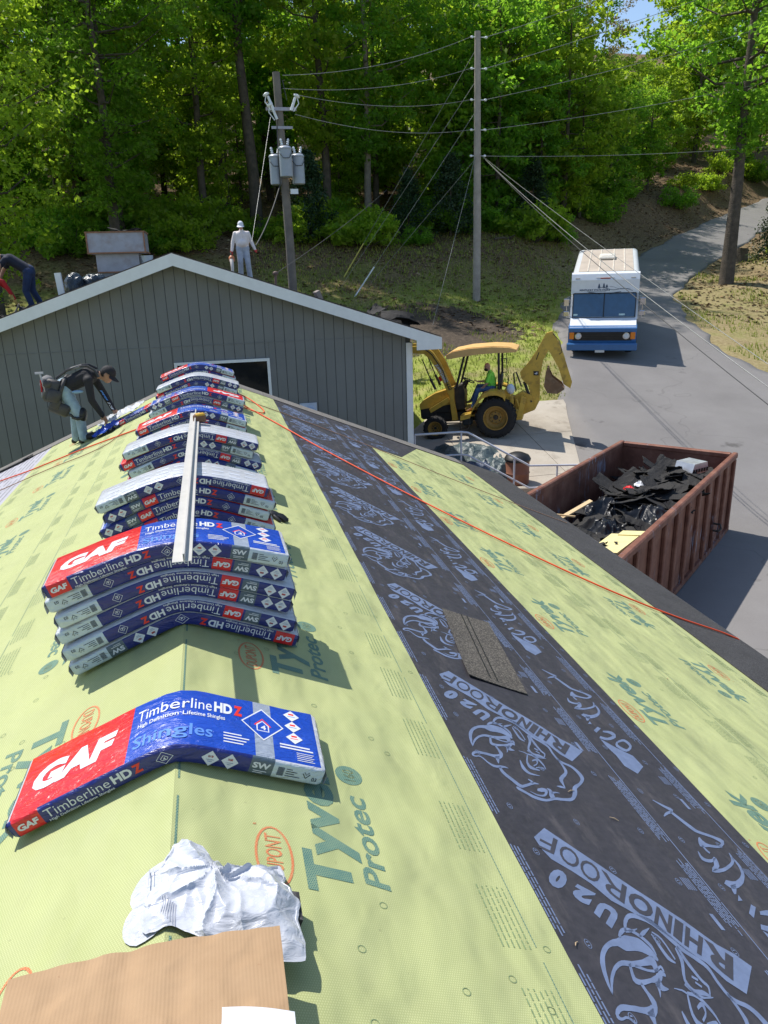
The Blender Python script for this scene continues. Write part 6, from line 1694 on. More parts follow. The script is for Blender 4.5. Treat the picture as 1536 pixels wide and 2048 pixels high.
def steer(m):
    c = Vector((.86, 0, 1.70)); rot = Matrix.Rotation(R(-28), 3, 'Y')
    m.tube([c + rot @ Vector((.19 * math.cos(a), .19 * math.sin(a), 0)) for a in np.linspace(0, 6.2832, 25)], .016, 8, 0, False)
    for k in range(3):
        a = k * 2.094
        m.tube([c, c + rot @ Vector((.19 * math.cos(a), .19 * math.sin(a), 0))], .012, 6)
    m.tube([c, c + Vector((.16, 0, -.3))], .03, 8)
tp('steering_wheel', M_BLACK, steer)
tp('seat', M_BLACK, lambda m: (m.box((.14, 0, 1.30), (.50, .50, .13), bev=.05), m.box((-.12, 0, 1.58), (.13, .48, .52), bev=.05, rot=Matrix.Rotation(R(-10), 3, 'Y')), m.box((.08, 0, 1.1), (.36, .36, .3))))
tp('floor', M_YEL, lambda m: (m.box((.86, .42, .70), (.42, .46, .05), bev=.01), m.box((.86, -.42, .70), (.42, .46, .05), bev=.01), m.box((.62, 0, .86), (.7, .72, .1))))
tp('fuel_tank', pm('dark_blue_tank', (.02, .035, .05), .4), lambda m: m.box((.92, .36, .50), (.30, .26, .26), bev=.04))
for sg in (-1, 1):   # fenders arch over the rear wheels
    def fend(m, sg=sg):
        out, inn = [], []
        for k in range(15):
            a = R(-8 + 158 * k / 14)
            # from the back of the wheel over the top to the step
            pass
        path = [(-.34, 1.22), (-.28, 1.34), (-.10, 1.41), (.12, 1.41), (.34, 1.33), (.52, 1.16), (.66, .95), (.74, .76), (1.06, .70)]
        t_ = .045
        up_ = [(x, z + t_) for x, z in path]
        poly = path + up_[::-1]
        m.prism(poly, sg * .44, sg * .93)
        rimp = [(x, z) for x, z in path] + [(x + .03, z - .09) for x, z in path[::-1]]
        m.prism(rimp, sg * .925, sg * .945)
    tp('fender', M_YEL, fend, smooth=25)
def canopy(m):
    top = [(-.70, 2.52), (-.71, 2.60), (-.5, 2.69), (0, 2.75), (.7, 2.75), (1.2, 2.69), (1.38, 2.60), (1.40, 2.50), (1.36, 2.46), (1.0, 2.50), (.5, 2.54), (0, 2.55)]
    m.prism(top, -.62, .62)
    m.prism([(a, b - .02 if b > 2.6 else b) for a, b in top], -.72, -.62); m.prism([(a, b - .02 if b > 2.6 else b) for a, b in top], .62, .72)
tp('canopy', M_YELTOP, canopy, smooth=35)
for sg in (-1, 1):
    tp('lamp', M_ORANGE, lambda m, sg=sg: m.box((1.36, sg * .58, 2.545), (.10, .16, .07), bev=.015))
for a, b in (((-.18, .62, 2.55), (-.12, .62, 1.36)), ((-.18, -.62, 2.55), (-.12, -.62, 1.36)), ((.86, .56, 2.54), (1.20, .54, 1.50)), ((.86, -.56, 2.54), (1.20, -.54, 1.50))):
    tp('post', M_DKM, lambda m, a=a, b=b: m.prism([(-.032, -.032), (.032, -.032), (.032, .032), (-.032, .032)], 0, (Vector(b) - Vector(a)).length, a, frame_from(a, b)[0], frame_from(a, b)[1], frame_from(a, b)[2]), smooth=None)
tp('grab_rail', M_BLACK, lambda m: (m.tube([(-.22, .62, 2.36), (-.38, .64, 2.36), (-.40, .64, 2.32), (-.40, .64, 1.98), (-.36, .64, 1.95), (-.2, .62, 1.95)], .012, 6), m.tube([(-.16, -.62, 2.4), (-.30, -.64, 2.4), (-.30, -.64, 2.1), (-.14, -.62, 2.1)], .012, 6)))
# front loader: towers, arms, bucket
for sg in (-1, 1):
    tp('loader_tower', M_YEL, lambda m, sg=sg: m.prism([(1.20, .55), (1.38, .55), (1.42, 1.30), (1.36, 1.60), (1.26, 1.60), (1.28, 1.2)], sg * .40, sg * .50))
    tp('loader_arm', M_YEL, lambda m, sg=sg: m.prism([(1.28, 1.42), (1.44, 1.36), (1.66, 1.95), (1.90, 2.44), (2.10, 2.66), (2.55, 2.72), (3.0, 2.42), (3.08, 2.52), (2.62, 2.92), (2.08, 2.90), (1.82, 2.68), (1.62, 2.34)], sg * .40, sg * .52))
    tp('loader_frame_bar', M_YEL, lambda m, sg=sg: m.prism([(2.05, .82), (2.10, .94), (1.46, 1.28), (1.40, 1.14)], sg * .38, sg * .46))
    tp('loader_cylinder', M_DKM, lambda m, sg=sg: (m.cyl((1.84, sg * .46, 1.55), (1.98, sg * .46, 1.88), .04, .04, 12), m.cyl((1.98, sg * .46, 1.88), (2.18, sg * .46, 2.48), .018, .018, 10)))
    tp('hose', M_BLACK, lambda m, sg=sg: m.tube([(1.4, sg * .53, 1.5), (1.55, sg * .54, 2.1), (1.85, sg * .54, 2.62), (2.1, sg * .54, 2.85)], .014, 6))
tp('loader_bucket', M_RUST, lambda m: (m.prism([(3.0, 2.55), (3.12, 2.20), (3.5, 2.05), (3.7, 2.25), (3.66, 2.28), (3.48, 2.12), (3.16, 2.26), (3.06, 2.56)], -.85, .85), m.prism([(3.0, 2.55), (3.12, 2.20), (3.5, 2.05), (3.7, 2.25), (3.3, 2.5)], -.86, -.83), m.prism([(3.0, 2.55), (3.12, 2.20), (3.5, 2.05), (3.7, 2.25), (3.3, 2.5)], .83, .86)), smooth=None)
# writing on the near loader arm
P = Print(); P.text('110', .78, .02, .11, .20, 0, .02, .1); P.text('JOHN DEERE', .08, .02, .10, .64, 1, .04)
def arm_txt(x, y):
    a, b = Vector((1.40, 1.45)), Vector((1.98, 2.72)); d = (b - a); L1 = d.length; d.normalize(); n = Vector((-d.y, d.x)) * -1
    p = a + d * (1.02 - x) + Vector((d.y, -d.x)) * (-.01) + Vector((-d.y, d.x)) * (y - .02)
    return (p.x, .5225, p.y)
P.build('arm_lettering', [M_BLACK, M_PW], arm_txt, tract)
tp('arm_decal', M_RED, lambda m: m.prism([(1.60, 1.82), (1.66, 1.78), (1.72, 1.92), (1.66, 1.96)], .5215, .5235))
# backhoe: swing frame, stabilisers, boom, dipper, bucket
tp('swing_frame', M_YEL, lambda m: (m.prism(poly3([(985, 640), (1060, 600), (1140, 640), (1160, 770), (1100, 790), (1000, 830)]), -.16, .16), m.box((-.62, 0, .62), (.34, 1.0, .34), bev=.03)))
for sg in (-1, 1):
    tp('stabiliser', M_YEL, lambda m, sg=sg: (m.prism(poly3([(1000, 835), (1050, 825), (1098, 640), (1060, 620)]), sg * .40, sg * .52), m.cyl((-.62, sg * .46, 1.1), (-.78, sg * .46, .55), .035, None, 10)))
tp('boom', M_YEL, lambda m: (m.prism(poly3([(1045, 430), (1120, 352), (1190, 262), (1282, 112), (1335, 100), (1342, 135), (1300, 255), (1250, 335), (1215, 480), (1205, 690), (1165, 765), (1105, 770), (1128, 700), (1118, 560), (1052, 485)]), -.085, .085)), smooth=None)
tp('boom_cylinder', M_DKM, lambda m: (m.cyl((*c3(1075, 520)[:1], 0, c3(1075, 520)[1]), (c3(1135, 700)[0], .13, c3(1135, 700)[1]), .045, None, 12), m.cyl((c3(1120, 400)[0], 0, c3(1120, 400)[1]), (c3(1205, 280)[0], 0, c3(1205, 280)[1]), .05, None, 12)))
tp('cylinder_rod', M_CHROME, lambda m: (m.cyl((c3(1195, 270)[0], .02, c3(1195, 270)[1]), (c3(1285, 130)[0], .02, c3(1285, 130)[1]), .024, None, 10), m.cyl((c3(1425, 350)[0], 0, c3(1425, 350)[1]), (c3(1475, 540)[0], 0, c3(1475, 540)[1]), .02, None, 10)))
tp('dipper', M_YEL, lambda m: m.prism(poly3([(1298, 112), (1335, 100), (1372, 170), (1400, 250), (1440, 370), (1488, 548), (1472, 602), (1415, 560), (1378, 420), (1300, 262)]), -.075, .075), smooth=None)
tp('dipper_cylinder', M_YEL, lambda m: m.cyl((c3(1375, 185)[0], .0, c3(1375, 185)[1]), (c3(1428, 355)[0], 0, c3(1428, 355)[1]), .042, None, 12))
def hoebucket(m):
    o_ = [(1268, 442), (1300, 430), (1322, 485), (1402, 555), (1422, 598), (1362, 634), (1275, 622), (1248, 560)]
    i_ = [(1300, 445), (1318, 492), (1395, 562), (1405, 595), (1358, 618), (1284, 606), (1262, 556), (1280, 452)]
    m.prism(poly3([(1268, 442), (1248, 560), (1275, 622), (1362, 634), (1422, 598), (1410, 585), (1356, 612), (1288, 602), (1268, 556), (1285, 448)]), -.27, .27)
    for sg in (-1, 1): m.prism(poly3(o_), sg * .255, sg * .275)
    for k in range(5):
        y = -.24 + .12 * k
        m.prism(poly3([(1268, 448), (1300, 440), (1296, 400), (1282, 400)]), y - .03, y + .03)
tp('hoe_bucket', M_RUST, hoebucket, smooth=None)
for yo_ in (-.1, .02, .12): tp('hose', M_BLACK, lambda m: m.tube([(c3(*p)[0], yo_, c3(*p)[1]) for p in ((1000, 600), (985, 440), (1010, 430), (1050, 560))], .013, 6))
tp('hose', M_BLACK, lambda m: [m.tube([(c3(*p)[0], .1, c3(*p)[1]) for p in ((1200, 300), (1215, 270), (1190, 330))], .012, 6), m.tube([(c3(*p)[0], .09, c3(*p)[1]) for p in ((1340, 120), (1395, 190), (1410, 280), (1385, 300))], .011, 6)])
for yo_ in (-.15, .15): tp('control_lever', M_BLACK, lambda m: m.tube([(c3(*p)[0], yo_, c3(*p)[1]) for p in ((930, 540), (940, 470), (915, 430))], .010, 6))
tp('rear_frame', M_YEL, lambda m: (m.box((-.36, 0, 1.15), (.22, .9, .45), bev=.03), m.box((-.45, .35, 1.0), (.16, .2, .4), bev=.02)))
tp('fluid_jug', pm('jug_pale_blue', (.55, .62, .72), .4), lambda m: m.ball((c3(967, 552)[0], .56, c3(967, 552)[1]), (.125, .11, .155), 0, 18, 12))
tp('badge_plate', M_BLACK, lambda m: m.prism([(x_, z_) for x_, z_ in [(c3(1160, 428)[0], c3(1160, 428)[1]), (c3(1207, 432)[0], c3(1207, 432)[1]), (c3(1205, 470)[0], c3(1205, 470)[1]), (c3(1160, 466)[0], c3(1160, 466)[1])]], .086, .090), smooth=None)
tp('badge_emblem', M_PW, lambda m: (m.prism(poly3([(1168, 452), (1176, 446), (1186, 446), (1190, 436), (1194, 436), (1193, 446), (1198, 452), (1188, 454), (1194, 464), (1184, 456), (1176, 460), (1178, 454)]), .0905, .0915)), smooth=None)
mb = MB(); mb.tube([(c3(*p)[0], .94, c3(*p)[1]) for p in ((520, 760), (520, 860), (590, 860), (600, 770))], .014, 6); mb.box((c3(555, 860)[0], .94, c3(555, 860)[1]), (.28, .2, .02)); mb.build('step', M_DKM, tract)

# driver
TM = Matrix.Translation(tract.location) @ tract.rotation_euler.to_matrix().to_4x4() @ Matrix.Scale(TS, 4)
jw = lambda x, y, z: tuple(TM @ Vector((x, y, z)))
J = dict(pelvis=jw(.12, .02, 1.46), chest=jw(.17, .02, 1.82), neck=jw(.19, .03, 1.94), head=jw(.245, .06, 2.09),
         shR=jw(.18, -.19, 1.84), shL=jw(.18, .23, 1.84), elR=jw(.35, -.26, 1.60), elL=jw(.26, .32, 1.60), wrR=jw(.60, -.18, 1.62), wrL=jw(.42, .30, 1.47), hdR=jw(.69, -.15, 1.66), hdL=jw(.51, .27, 1.46),
         hipR=jw(.14, -.08, 1.42), hipL=jw(.14, .14, 1.42), knR=jw(.58, -.16, 1.47), knL=jw(.56, .30, 1.42), anR=jw(.80, -.18, 1.06), anL=jw(.72, .40, .93), toR=jw(1.0, -.18, .98), toL=jw(.90, .44, .82))
fw_ = (TM.to_3x3() @ Vector((.75, .66, -.05)))
root, hf, inv = human('person', J, [M_GREENC, pm('mid_blue_denim', (.07, .13, .26), .85, var=.25, scale=9), M_SKIN2, pm('tan_boot', (.30, .16, .08), .7), M_SKIN2, M_EYE, M_SKIN2], .015, 'bald driver in a bright green t-shirt sitting under the backhoe canopy', .90, face=tuple(fw_), sleeve=.75, belly=.05, palm=(0, 0, -1))
mb = MB(); hd, f_, u_, s_ = hf; mb.ball(hd + inv - u_ * .07 + f_ * .05, (.055, .062, .05), 0, 12, 8); mb.build('beard', M_HAIR, root, 60)
mb = MB(); cc = Vector(J['chest']) + inv + f_ * .125 + s_ * .07 - u_ * .05; mb.ball(cc, (.035, .035, .035), 0, 10, 6); mb.build('shirt_emblem', M_BLACK, root)

# ================================================================ step van coming down the road
vb = Vector((13.75, 24.95)); vdir = -vb.normalized()
vz = Tz(vb.x, vb.y) + .03
slope_v = (Tz(*(vb - vdir * 4)) - Tz(*vb)) / 4
van = empty('step_van', (vb.x, vb.y, vz), math.atan2(vdir.y, vdir.x), 'white step van with blue lower front coming down the road', 'van')
van.rotation_euler = (0, math.atan(slope_v), math.atan2(vdir.y, vdir.x))
M_VW = pm('van_white_paint', (.72, .74, .77), .35, var=.04, coat=.3)
M_VB = pm('van_blue_paint', (.035, .135, .33), .35, var=.08, coat=.3)
M_VROOF = pm('weathered_tan_roof', (.46, .39, .32), .7, var=.12, scale=2)
M_VGLASS = pm('windscreen_glass', (.02, .075, .16), .06, var=.15, spec=.8)  # blue base colour stands in for sky reflected in the glass
def vp(name, mat, fn, parent=van, smooth=30):
    mb = MB(); fn(mb)
    return mb.build(name, mat, parent, smooth)
W2 = 1.14
def rrect(w, z0, z1, r, n=4):
    pts = []
    for (cx, cz, a0) in ((w - r, z1 - r, 0), (-w + r, z1 - r, 90), (-w + r * .3, z0 + r * .3, 180), (w - r * .3, z0 + r * .3, 270)):
        rr = r if a0 < 180 else r * .3
        for k in range(n + 1):
            a = R(a0 + 90 * k / n)
            pts.append((cx + rr * math.cos(a), cz + rr * math.sin(a)))
    return pts
def vbody(m):
    # local: X forward, Y left, Z up; body from the windscreen back
    sec = rrect(W2, .62, 2.72, .16)
    m.prism(sec, -5.35, -.62, (0, 0, 0), (0, 1, 0), (0, 0, 1), (1, 0, 0))
    # cap over the screen, sloping forward to the cowl
    m.prism([(-.62, 2.72), (-.48, 2.69), (-.42, 2.58), (-.38, 2.50), (-.40, 2.40), (-.34, 2.05), (-.62, 2.05)], -W2, W2)
    m.prism([(-.62, 1.26), (-.10, 1.26), (-.62, 2.06)], -W2, -W2 + .07); m.prism([(-.62, 1.26), (-.10, 1.26), (-.62, 2.06)], W2 - .07, W2)
    m.prism([(-.64, 1.22), (-.06, 1.22), (-.08, 1.30), (-.64, 1.30)], -W2, W2)
    # hood
    m.prism([(-.62, .8), (.02, .8), (.50, .95), (.50, 1.08), (-.04, 1.27), (-.62, 1.27)], -W2 + .03, W2 - .03)
vp('body', M_VW, vbody)
vp('blue_front', M_VB, lambda m: (m.prism([(.0, .42), (.52, .42), (.57, .55), (.56, 1.05), (.42, 1.115), (.0, 1.10)], -W2 + .0, W2 - .0), m.box((-2.7, W2 + .004, .62), (5.2, .02, .5)), m.box((-2.7, -W2 - .004, .62), (5.2, .02, .5))))
vp('bumper', M_VB, lambda m: m.box((.66, 0, .44), (.16, 2.36, .25), bev=.03))
vp('underbody', M_DKM, lambda m: (m.box((-2.5, 0, .5), (5.3, 1.7, .3)), m.box((.3, 0, .38), (.5, 1.9, .2))))
gr_ = vp('grille', M_BLACK, lambda m: m.box((.560, 0, .78), (.04, 1.98, .30), bev=.01))
for k in range(4):
    vp('grille_bar', M_DKM, lambda m, k=k: m.box((.585, 0, .685 + .062 * k), (.02, 1.42, .018)), gr_)
vp('grille_bar', M_DKM, lambda m: m.box((.586, 0, .78), (.022, .03, .25)), gr_)
for sg in (-1, 1):
    h_ = vp('headlight', M_CHROME, lambda m, sg=sg: m.lathe([(.11, 0), (.115, .035), (.098, .04)], (.575, sg * .80, .80), (1, 0, 0), 24))
    vp('lens', pm('headlamp_glass', (.62, .66, .68), .1, var=.05), lambda m, sg=sg: m.lathe([(.096, .03), (.07, .055), (.001, .062)], (.575, sg * .80, .80), (1, 0, 0), 24), h_)
    vp('turn_signal', M_ORANGE, lambda m, sg=sg: m.box((.575, sg * 1.02, .80), (.04, .16, .24), bev=.012))
    vp('marker_lamp', pm('marker_lens', (.42, .40, .37), .3), lambda m, sg=sg: m.box((-.425, sg * .93, 2.55), (.06, .16, .06), bev=.012))
vp('marker_lamp', pm('marker_lens_red', (.30, .06, .04), .3), lambda m: m.box((-.415, 0, 2.55), (.05, .34, .05), bev=.012))
vp('lamp_bezel', pm('bezel_grey', (.5, .5, .5), .4), lambda m: m.box((-.43, 0, 2.55), (.05, .62, .075), bev=.01))
sl = Vector((-.10 + .36, 0, 1.26 - 2.05)) ; a0, a1 = Vector((-.335, 0, 2.05)), Vector((-.075, 0, 1.28))
wdir = (a1 - a0).normalized(); wn_ = Vector((-wdir.z, 0, wdir.x))
def pane(m, y0, y1):
    p = [a0 + Vector((0, y0, 0)), a0 + Vector((0, y1, 0)), a1 + Vector((0, y1, 0)), a1 + Vector((0, y0, 0))]
    q_ = [v + Vector((-.03, 0, -.01)) for v in p]
    m.add(p + q_, [(0, 1, 2, 3), (7, 6, 5, 4), (0, 4, 5, 1), (1, 5, 6, 2), (2, 6, 7, 3), (3, 7, 4, 0)])
for y0, y1 in ((-1.04, -.014), (.014, 1.04)): vp('windscreen_pane', M_VGLASS, lambda m, y0=y0, y1=y1: pane(m, y0, y1), smooth=None)
def seal(m):
    for yy in (-1.055, 0, 1.055): m.tube([a0 + Vector((.01, yy, 0)), a1 + Vector((.01, yy, 0))], .016, 6)
    m.tube([a0 + Vector((.01, -1.05, .01)), a0 + Vector((.01, 1.05, .01))], .018, 6); m.tube([a1 + Vector((.01, -1.05, 0)), a1 + Vector((.01, 1.05, 0))], .018, 6)
vp('windscreen_seal', M_BLACK, seal)
for yy in (-.55, .55):
    vp('wiper', M_BLACK, lambda m, yy=yy: (m.tube([a0 + Vector((.04, yy, .06)), a0 + wdir * .02 + Vector((.05, yy * .55, .05))], .010, 6), m.tube([a0 + Vector((.03, yy * .62, .03)), a0 + Vector((.03, yy * .3, -.02))], .008, 6)))
vp('roof_panel', M_VROOF, lambda m: (m.box((-2.98, 0, 2.722), (4.5, 1.86, .02)),))
for yy in (-.62, -.24, .24, .62): vp('roof_rib', pm('roof_rib_cream', (.60, .54, .46), .6), lambda m, yy=yy: m.box((-2.98, yy, 2.735), (4.5, .05, .03), bev=.01))
vp('roof_vent', pm('vent_cream', (.68, .64, .56), .5), lambda m: (m.box((-3.2, 0, 2.80), (.70, .58, .12), bev=.04), m.box((-3.2, 0, 2.86), (.5, .4, .04), bev=.015)))
for sg in (-1, 1):
    def mirror(m, sg=sg):
        y = sg * (W2 + .14)
        m.tube([(-.35, sg * W2, 1.95), (-.25, y, 1.95), (-.22, y, 1.25), (-.3, sg * W2, 1.22)], .014, 6)
        m.box((-.24, y, 1.78), (.05, .20, .26), bev=.02); m.box((-.23, y, 1.38), (.05, .20, .18), bev=.02)
    vp('mirror', M_CHROME, mirror)
    def vw_(m, sg=sg, xx=-.25):
        m.lathe([(.20, -.12), (.36, -.12), (.385, -.08), (.385, .08), (.36, .12), (.20, .12)], (-.25, sg * .92, .385), (0, 1, 0), 28, 0, True)
    w_ = vp('wheel', M_TYRE, vw_); vp('rim', M_VW, lambda m, sg=sg: m.lathe([(.21, .10), (.12, .04), (.001, .05)], (-.25, sg * .92, .385), (0, sg, 0), 20, 0, False, False), w_)
    def vw2(m, sg=sg): m.lathe([(.20, -.2), (.36, -.2), (.385, -.16), (.385, .16), (.36, .2), (.20, .2)], (-3.7, sg * .85, .385), (0, 1, 0), 28, 0, True)
    w_ = vp('wheel', M_TYRE, vw2); vp('rim', M_VW, lambda m, sg=sg: m.lathe([(.21, .16), (.12, .1), (.001, .1)], (-3.7, sg * .85, .385), (0, sg, 0), 20), w_)
    vp('wheel_arch', M_BLACK, lambda m, sg=sg: m.box((-.25, sg * (W2 - .10), .62), (.95, .24, .42)))
# artwork above the screen: three firs, a wave line and the words
P = Print()
for cx, cz, hh in ((-.20, .26, .17), (-.04, .275, .17), (.06, .25, .11)):
    for k in range(3):
        P.poly([(cx - .055 + .012 * k, cz - hh / 2 + hh * .26 * k), (cx + .055 - .012 * k, cz - hh / 2 + hh * .26 * k), (cx, cz - hh / 2 + hh * .26 * k + hh * .42)])
    P.rect(cx - .008, cz - hh / 2 - .03, cx + .008, cz - hh / 2)
P.line([(-.22 + .05 * k, .175 + .032 * math.sin(k * .42 + .6) - .003 * k) for k in range(24)], .016)
P.line([(.15 + .05 * k, .205 + .03 * math.sin(k * .5 + .9) - .006 * k) for k in range(15)], .009)
P.text('KENTUCKY STATE PARKS', -.85, .085, .062, 1.02, 0, .035)
P.rect(-.60, .062, .05, .070, 0)
b0_, b1_ = Vector((-.398, 0, 2.40)), Vector((-.338, 0, 2.05))
def hmap(x, y):
    p = b1_ + (b0_ - b1_) * (y / .35)
    return (p.x + .004, x, p.z)
P.build('sign_lettering', [pm('dark_blue_ink', (.03, .06, .12), .5)], hmap, van)
for yy, zz, w_ in ((.62, .06, .20), (-.95, .06, .14)): vp('sticker', pm('sticker_pale', (.45, .62, .66), .5), lambda m: m.box(a1 + wdir * -zz * 1.6 + Vector((.012, yy, .0)), (.012, w_, .06)))
vp('licence_plate', pm('plate_white', (.6, .62, .62), .5), lambda m: m.box((.72, -.05, .30), (.02, .32, .10), bev=.005))

# ================================================================ roll-off dumpster
def dumpster_material():
    t = NT('dumpster_red_oxide')
    P = t.coords()
    n = t.noise(P, 3.0, 8, .65)
    c = t.ramp(n, [(.3, (.135, .050, .033)), (.5, (.215, .088, .058)), (.72, (.31, .155, .105))])
    st = t.noise(t.coords((5, 5, .5)), 3, 6, .7)
    m1 = t.ramp(st, [(.54, (0, 0, 0)), (.60, (.9, .9, .9))])
    m2 = t.ramp(t.noise(P, 1.1, 4, .6), [(.54, (0, 0, 0)), (.62, (1, 1, 1))])
    c = t.mix(t.math('MULTIPLY', m1, m2), c, (.33, .38, .48))
    rust = t.ramp(t.noise(P, 14, 6, .7), [(.6, (0, 0, 0)), (.72, (.6, .6, .6))])
    c = t.mix(rust, c, (.20, .085, .035))
    t.bsdf(c, .62, .15, .4, t.bump(t.noise(P, 25, 5, .6), .25, .01))
    return t.mat
M_DUMP = dumpster_material()
dl = empty('dumpster', (8.71, 14.57, -3.93), math.atan2(-.75, .6625), 'open rust-red roll-off dumpster full of roofing debris beside the low building', 'dumpster')
DW, DL, DH = 2.40, 6.9, 1.66
def dp(name, fn, mat=None, parent=None):
    mb = MB(); fn(mb)
    return mb.build(name, mat or M_DUMP, parent or dl, 30)
dp('floor', lambda m: m.box((DW / 2, -DL / 2, .06), (DW - .02, DL, .10)))
th = .035
dp('side_wall', lambda m: m.box((th / 2 + .06, -DL / 2, .11 + (DH - .2) / 2), (th, DL - .02, DH - .2)))
dp('side_wall', lambda m: m.box((DW - th / 2 - .06, -DL / 2, .11 + (DH - .2) / 2), (th, DL - .02, DH - .2)))
dp('end_wall', lambda m: m.box((DW / 2, -.06 - th / 2, .11 + (DH - .2) / 2), (DW - .2, th, DH - .2)))
dp('end_wall', lambda m: m.box((DW / 2, -DL + .06, .11 + (DH - .2) / 2), (DW - .2, th, DH - .2)))
for xx in (.055, DW - .055): dp('top_rail', lambda m, xx=xx: m.box((xx, -DL / 2, DH - .05), (.11, DL + .02, .12), bev=.02))
for yy in (-.055, -DL + .055): dp('top_rail', lambda m, yy=yy: m.box((DW / 2, yy, DH - .052), (DW - .225, .11, .11), bev=.02))
for k in range(11):
    yy = -.14 - k * (DL - .28) / 10
    for xx in (.03, DW - .03): dp('rib', lambda m, xx=xx, yy=yy: m.box((xx, yy, (DH - .1) / 2 + .03), (.07, .10, DH - .16), bev=.015))
for k in range(4): dp('rib', lambda m, k=k: m.box((.4 + k * .53, -.018, .8), (.1, .07, DH - .2), bev=.015))
for xx in (.5, DW - .5): dp('skid_rail', lambda m, xx=xx: m.box((xx, -DL / 2, -.03), (.12, DL, .14)), M_DKM)
dp('hook', lambda m: m.tube([(DW + .0, -1.55, .62), (DW + .12, -1.55, .62), (DW + .15, -1.6, .56), (DW + .12, -1.66, .52), (DW + .02, -1.66, .52)], .02, 8), M_DKM)
for yy in (-.5, -DL + .5):
    for xx in (.2, DW - .2): dp('roller', lambda m, xx=xx, yy=yy: m.lathe([(.09, -.06), (.10, -.05), (.10, .05), (.09, .06)], (xx, yy, -.02), (1, 0, 0), 16), M_DKM)
DM = Matrix.Translation(dl.location) @ Matrix.Rotation(math.atan2(-.75, .6625), 4, 'Z')
def heap(x, y):
    """debris height above the floor, dumpster coordinates (y negative)"""
    a = max(0, min(1, (x - .15) / (DW - .3))); b = max(0, min(1, -y / 5.45))
    h = .98 + .30 * math.exp(-((a - .55) / .38) ** 2 - ((b - .36) / .26) ** 2) + .30 * a
    h -= .5 * max(0, 1 - a / .22) * (1 if b < .75 else .4)
    h -= .45 * max(0, (.13 - b) / .13)
    return h + .09 * mnoise.noise(Vector((x * 1.7, y * 1.7, 2))) + .04 * mnoise.noise(Vector((x * 5, y * 5, 4)))
n1, n2 = 30, 60
P = np.zeros((n2 + 1, n1 + 1, 3))
for i in range(n2 + 1):
    for j_ in range(n1 + 1):
        x, y = .12 + (DW - .24) * j_ / n1, -.12 - (DL - .24) * i / n2
        P[i, j_] = DM @ Vector((x, y, max(.12, heap(x, y))))
M_OLDSH = shingle_material('old_black_shingle', (.012, .0115, .011), (.028, .026, .025), (.07, .066, .062))
hp_o = link('shingle_debris', grid_mesh('shingle_debris', P, M_OLDSH))
tag(hp_o, 'dark mass of roofing grit and scraps filling the dumpster', 'debris', kind='stuff')
rs = random.Random(21)
var = []
for k in range(7):
    n1, n2 = 6, 10
    w_, l_ = rs.uniform(.26, .36), rs.uniform(.35, .95)
    P = np.zeros((n2 + 1, n1 + 1, 3))
    cv, tw = rs.uniform(-.5, .6), rs.uniform(-.5, .5)
    for i in range(n2 + 1):
        for j_ in range(n1 + 1):
            u_, v_ = j_ / n1 - .5, i / n2 - .5
            jag = .03 * mnoise.noise(Vector((u_ * 7, v_ * 7, k * 3))) 
            P[i, j_] = (u_ * w_ + jag, v_ * l_ + jag * 1.4, cv * v_ * v_ * l_ * .8 + tw * u_ * v_ * .5 + .02 * mnoise.noise(Vector((u_ * 4, v_ * 4, k))))
    ring = np.concatenate([P[:1] + [0, 0, -.012], P, P[-1:] + [0, 0, -.012]], 0)
    ring = np.concatenate([ring[:, :1] + [0, 0, -.012], ring, ring[:, -1:] + [0, 0, -.012]], 1)
    var.append(grid_mesh('torn_shingle', ring, M_OLDSH, False))
for k in range(170):
    x = rs.uniform(.35, DW - .25); y = -rs.uniform(.5, 5.6) 
    if x < .8 and rs.random() < .7: continue
    if -5.0 < y < -3.2 and rs.random() < .75: continue
    z = heap(x, y) + rs.uniform(.0, .09)
    o = link('torn_shingle', var[k % 7])
    o.location = DM @ Vector((x, y, z))
    o.rotation_euler = (rs.uniform(-.45, .45), rs.uniform(-.45, .45), rs.uniform(0, 6.28))
    tag(o, 'torn black shingle piece heaped in the rust-red dumpster', 'shingle', 'torn shingles in the dumpster')

def bag_material():
    t = NT('black_bag_plastic')
    P = t.coords()
    w = t.node('TexNoise'); w.inputs['Scale'].default_value = 7; w.inputs['Detail'].default_value = 3; w.inputs['Distortion'].default_value = 1.0
    t.lk(P, w.inputs[0])
    t.bsdf((.014, .015, .018), .36, 0, .45, t.bump(w.outputs[0], .35, .02))
    return t.mat
M_BAG = bag_material()
def bag(name, loc, r, seed, label, mat=M_BAG, parent=None):
    n, m = 30, 48
    P = np.zeros((m + 1, n + 1, 3))
    for i in range(m + 1):
        a = 2 * math.pi * (i % m) / m
        for j_ in range(n + 1):
            t = math.pi * j_ / n
            d = Vector((math.sin(t) * math.cos(a), math.sin(t) * math.sin(a), math.cos(t)))
            f = 1 + .22 * mnoise.noise(d * 1.5 + Vector((seed, 0, 0))) + .13 * (1 - abs(math.sin(3.5 * a + 3 * mnoise.noise(d * 1.8 + Vector((0, seed, 0)))))) ** 2 * math.sin(t) + .08 * (1 - abs(mnoise.noise(d * 3.2 + Vector((0, 0, seed))))) ** 2 - .10
            v = Vector((d.x * r[0], d.y * r[1], d.z * r[2])) * f
            if v.z < -.3 * r[2]: v.z = -.3 * r[2] + (v.z + .3 * r[2]) * .3
            P[i, j_] = v
    o = link(name, grid_mesh(name, P, mat))
    o.location = loc
    return tag(o, label, 'trash bag')
DP = lambda x, y, z: tuple(DM @ Vector((x, y, z)))
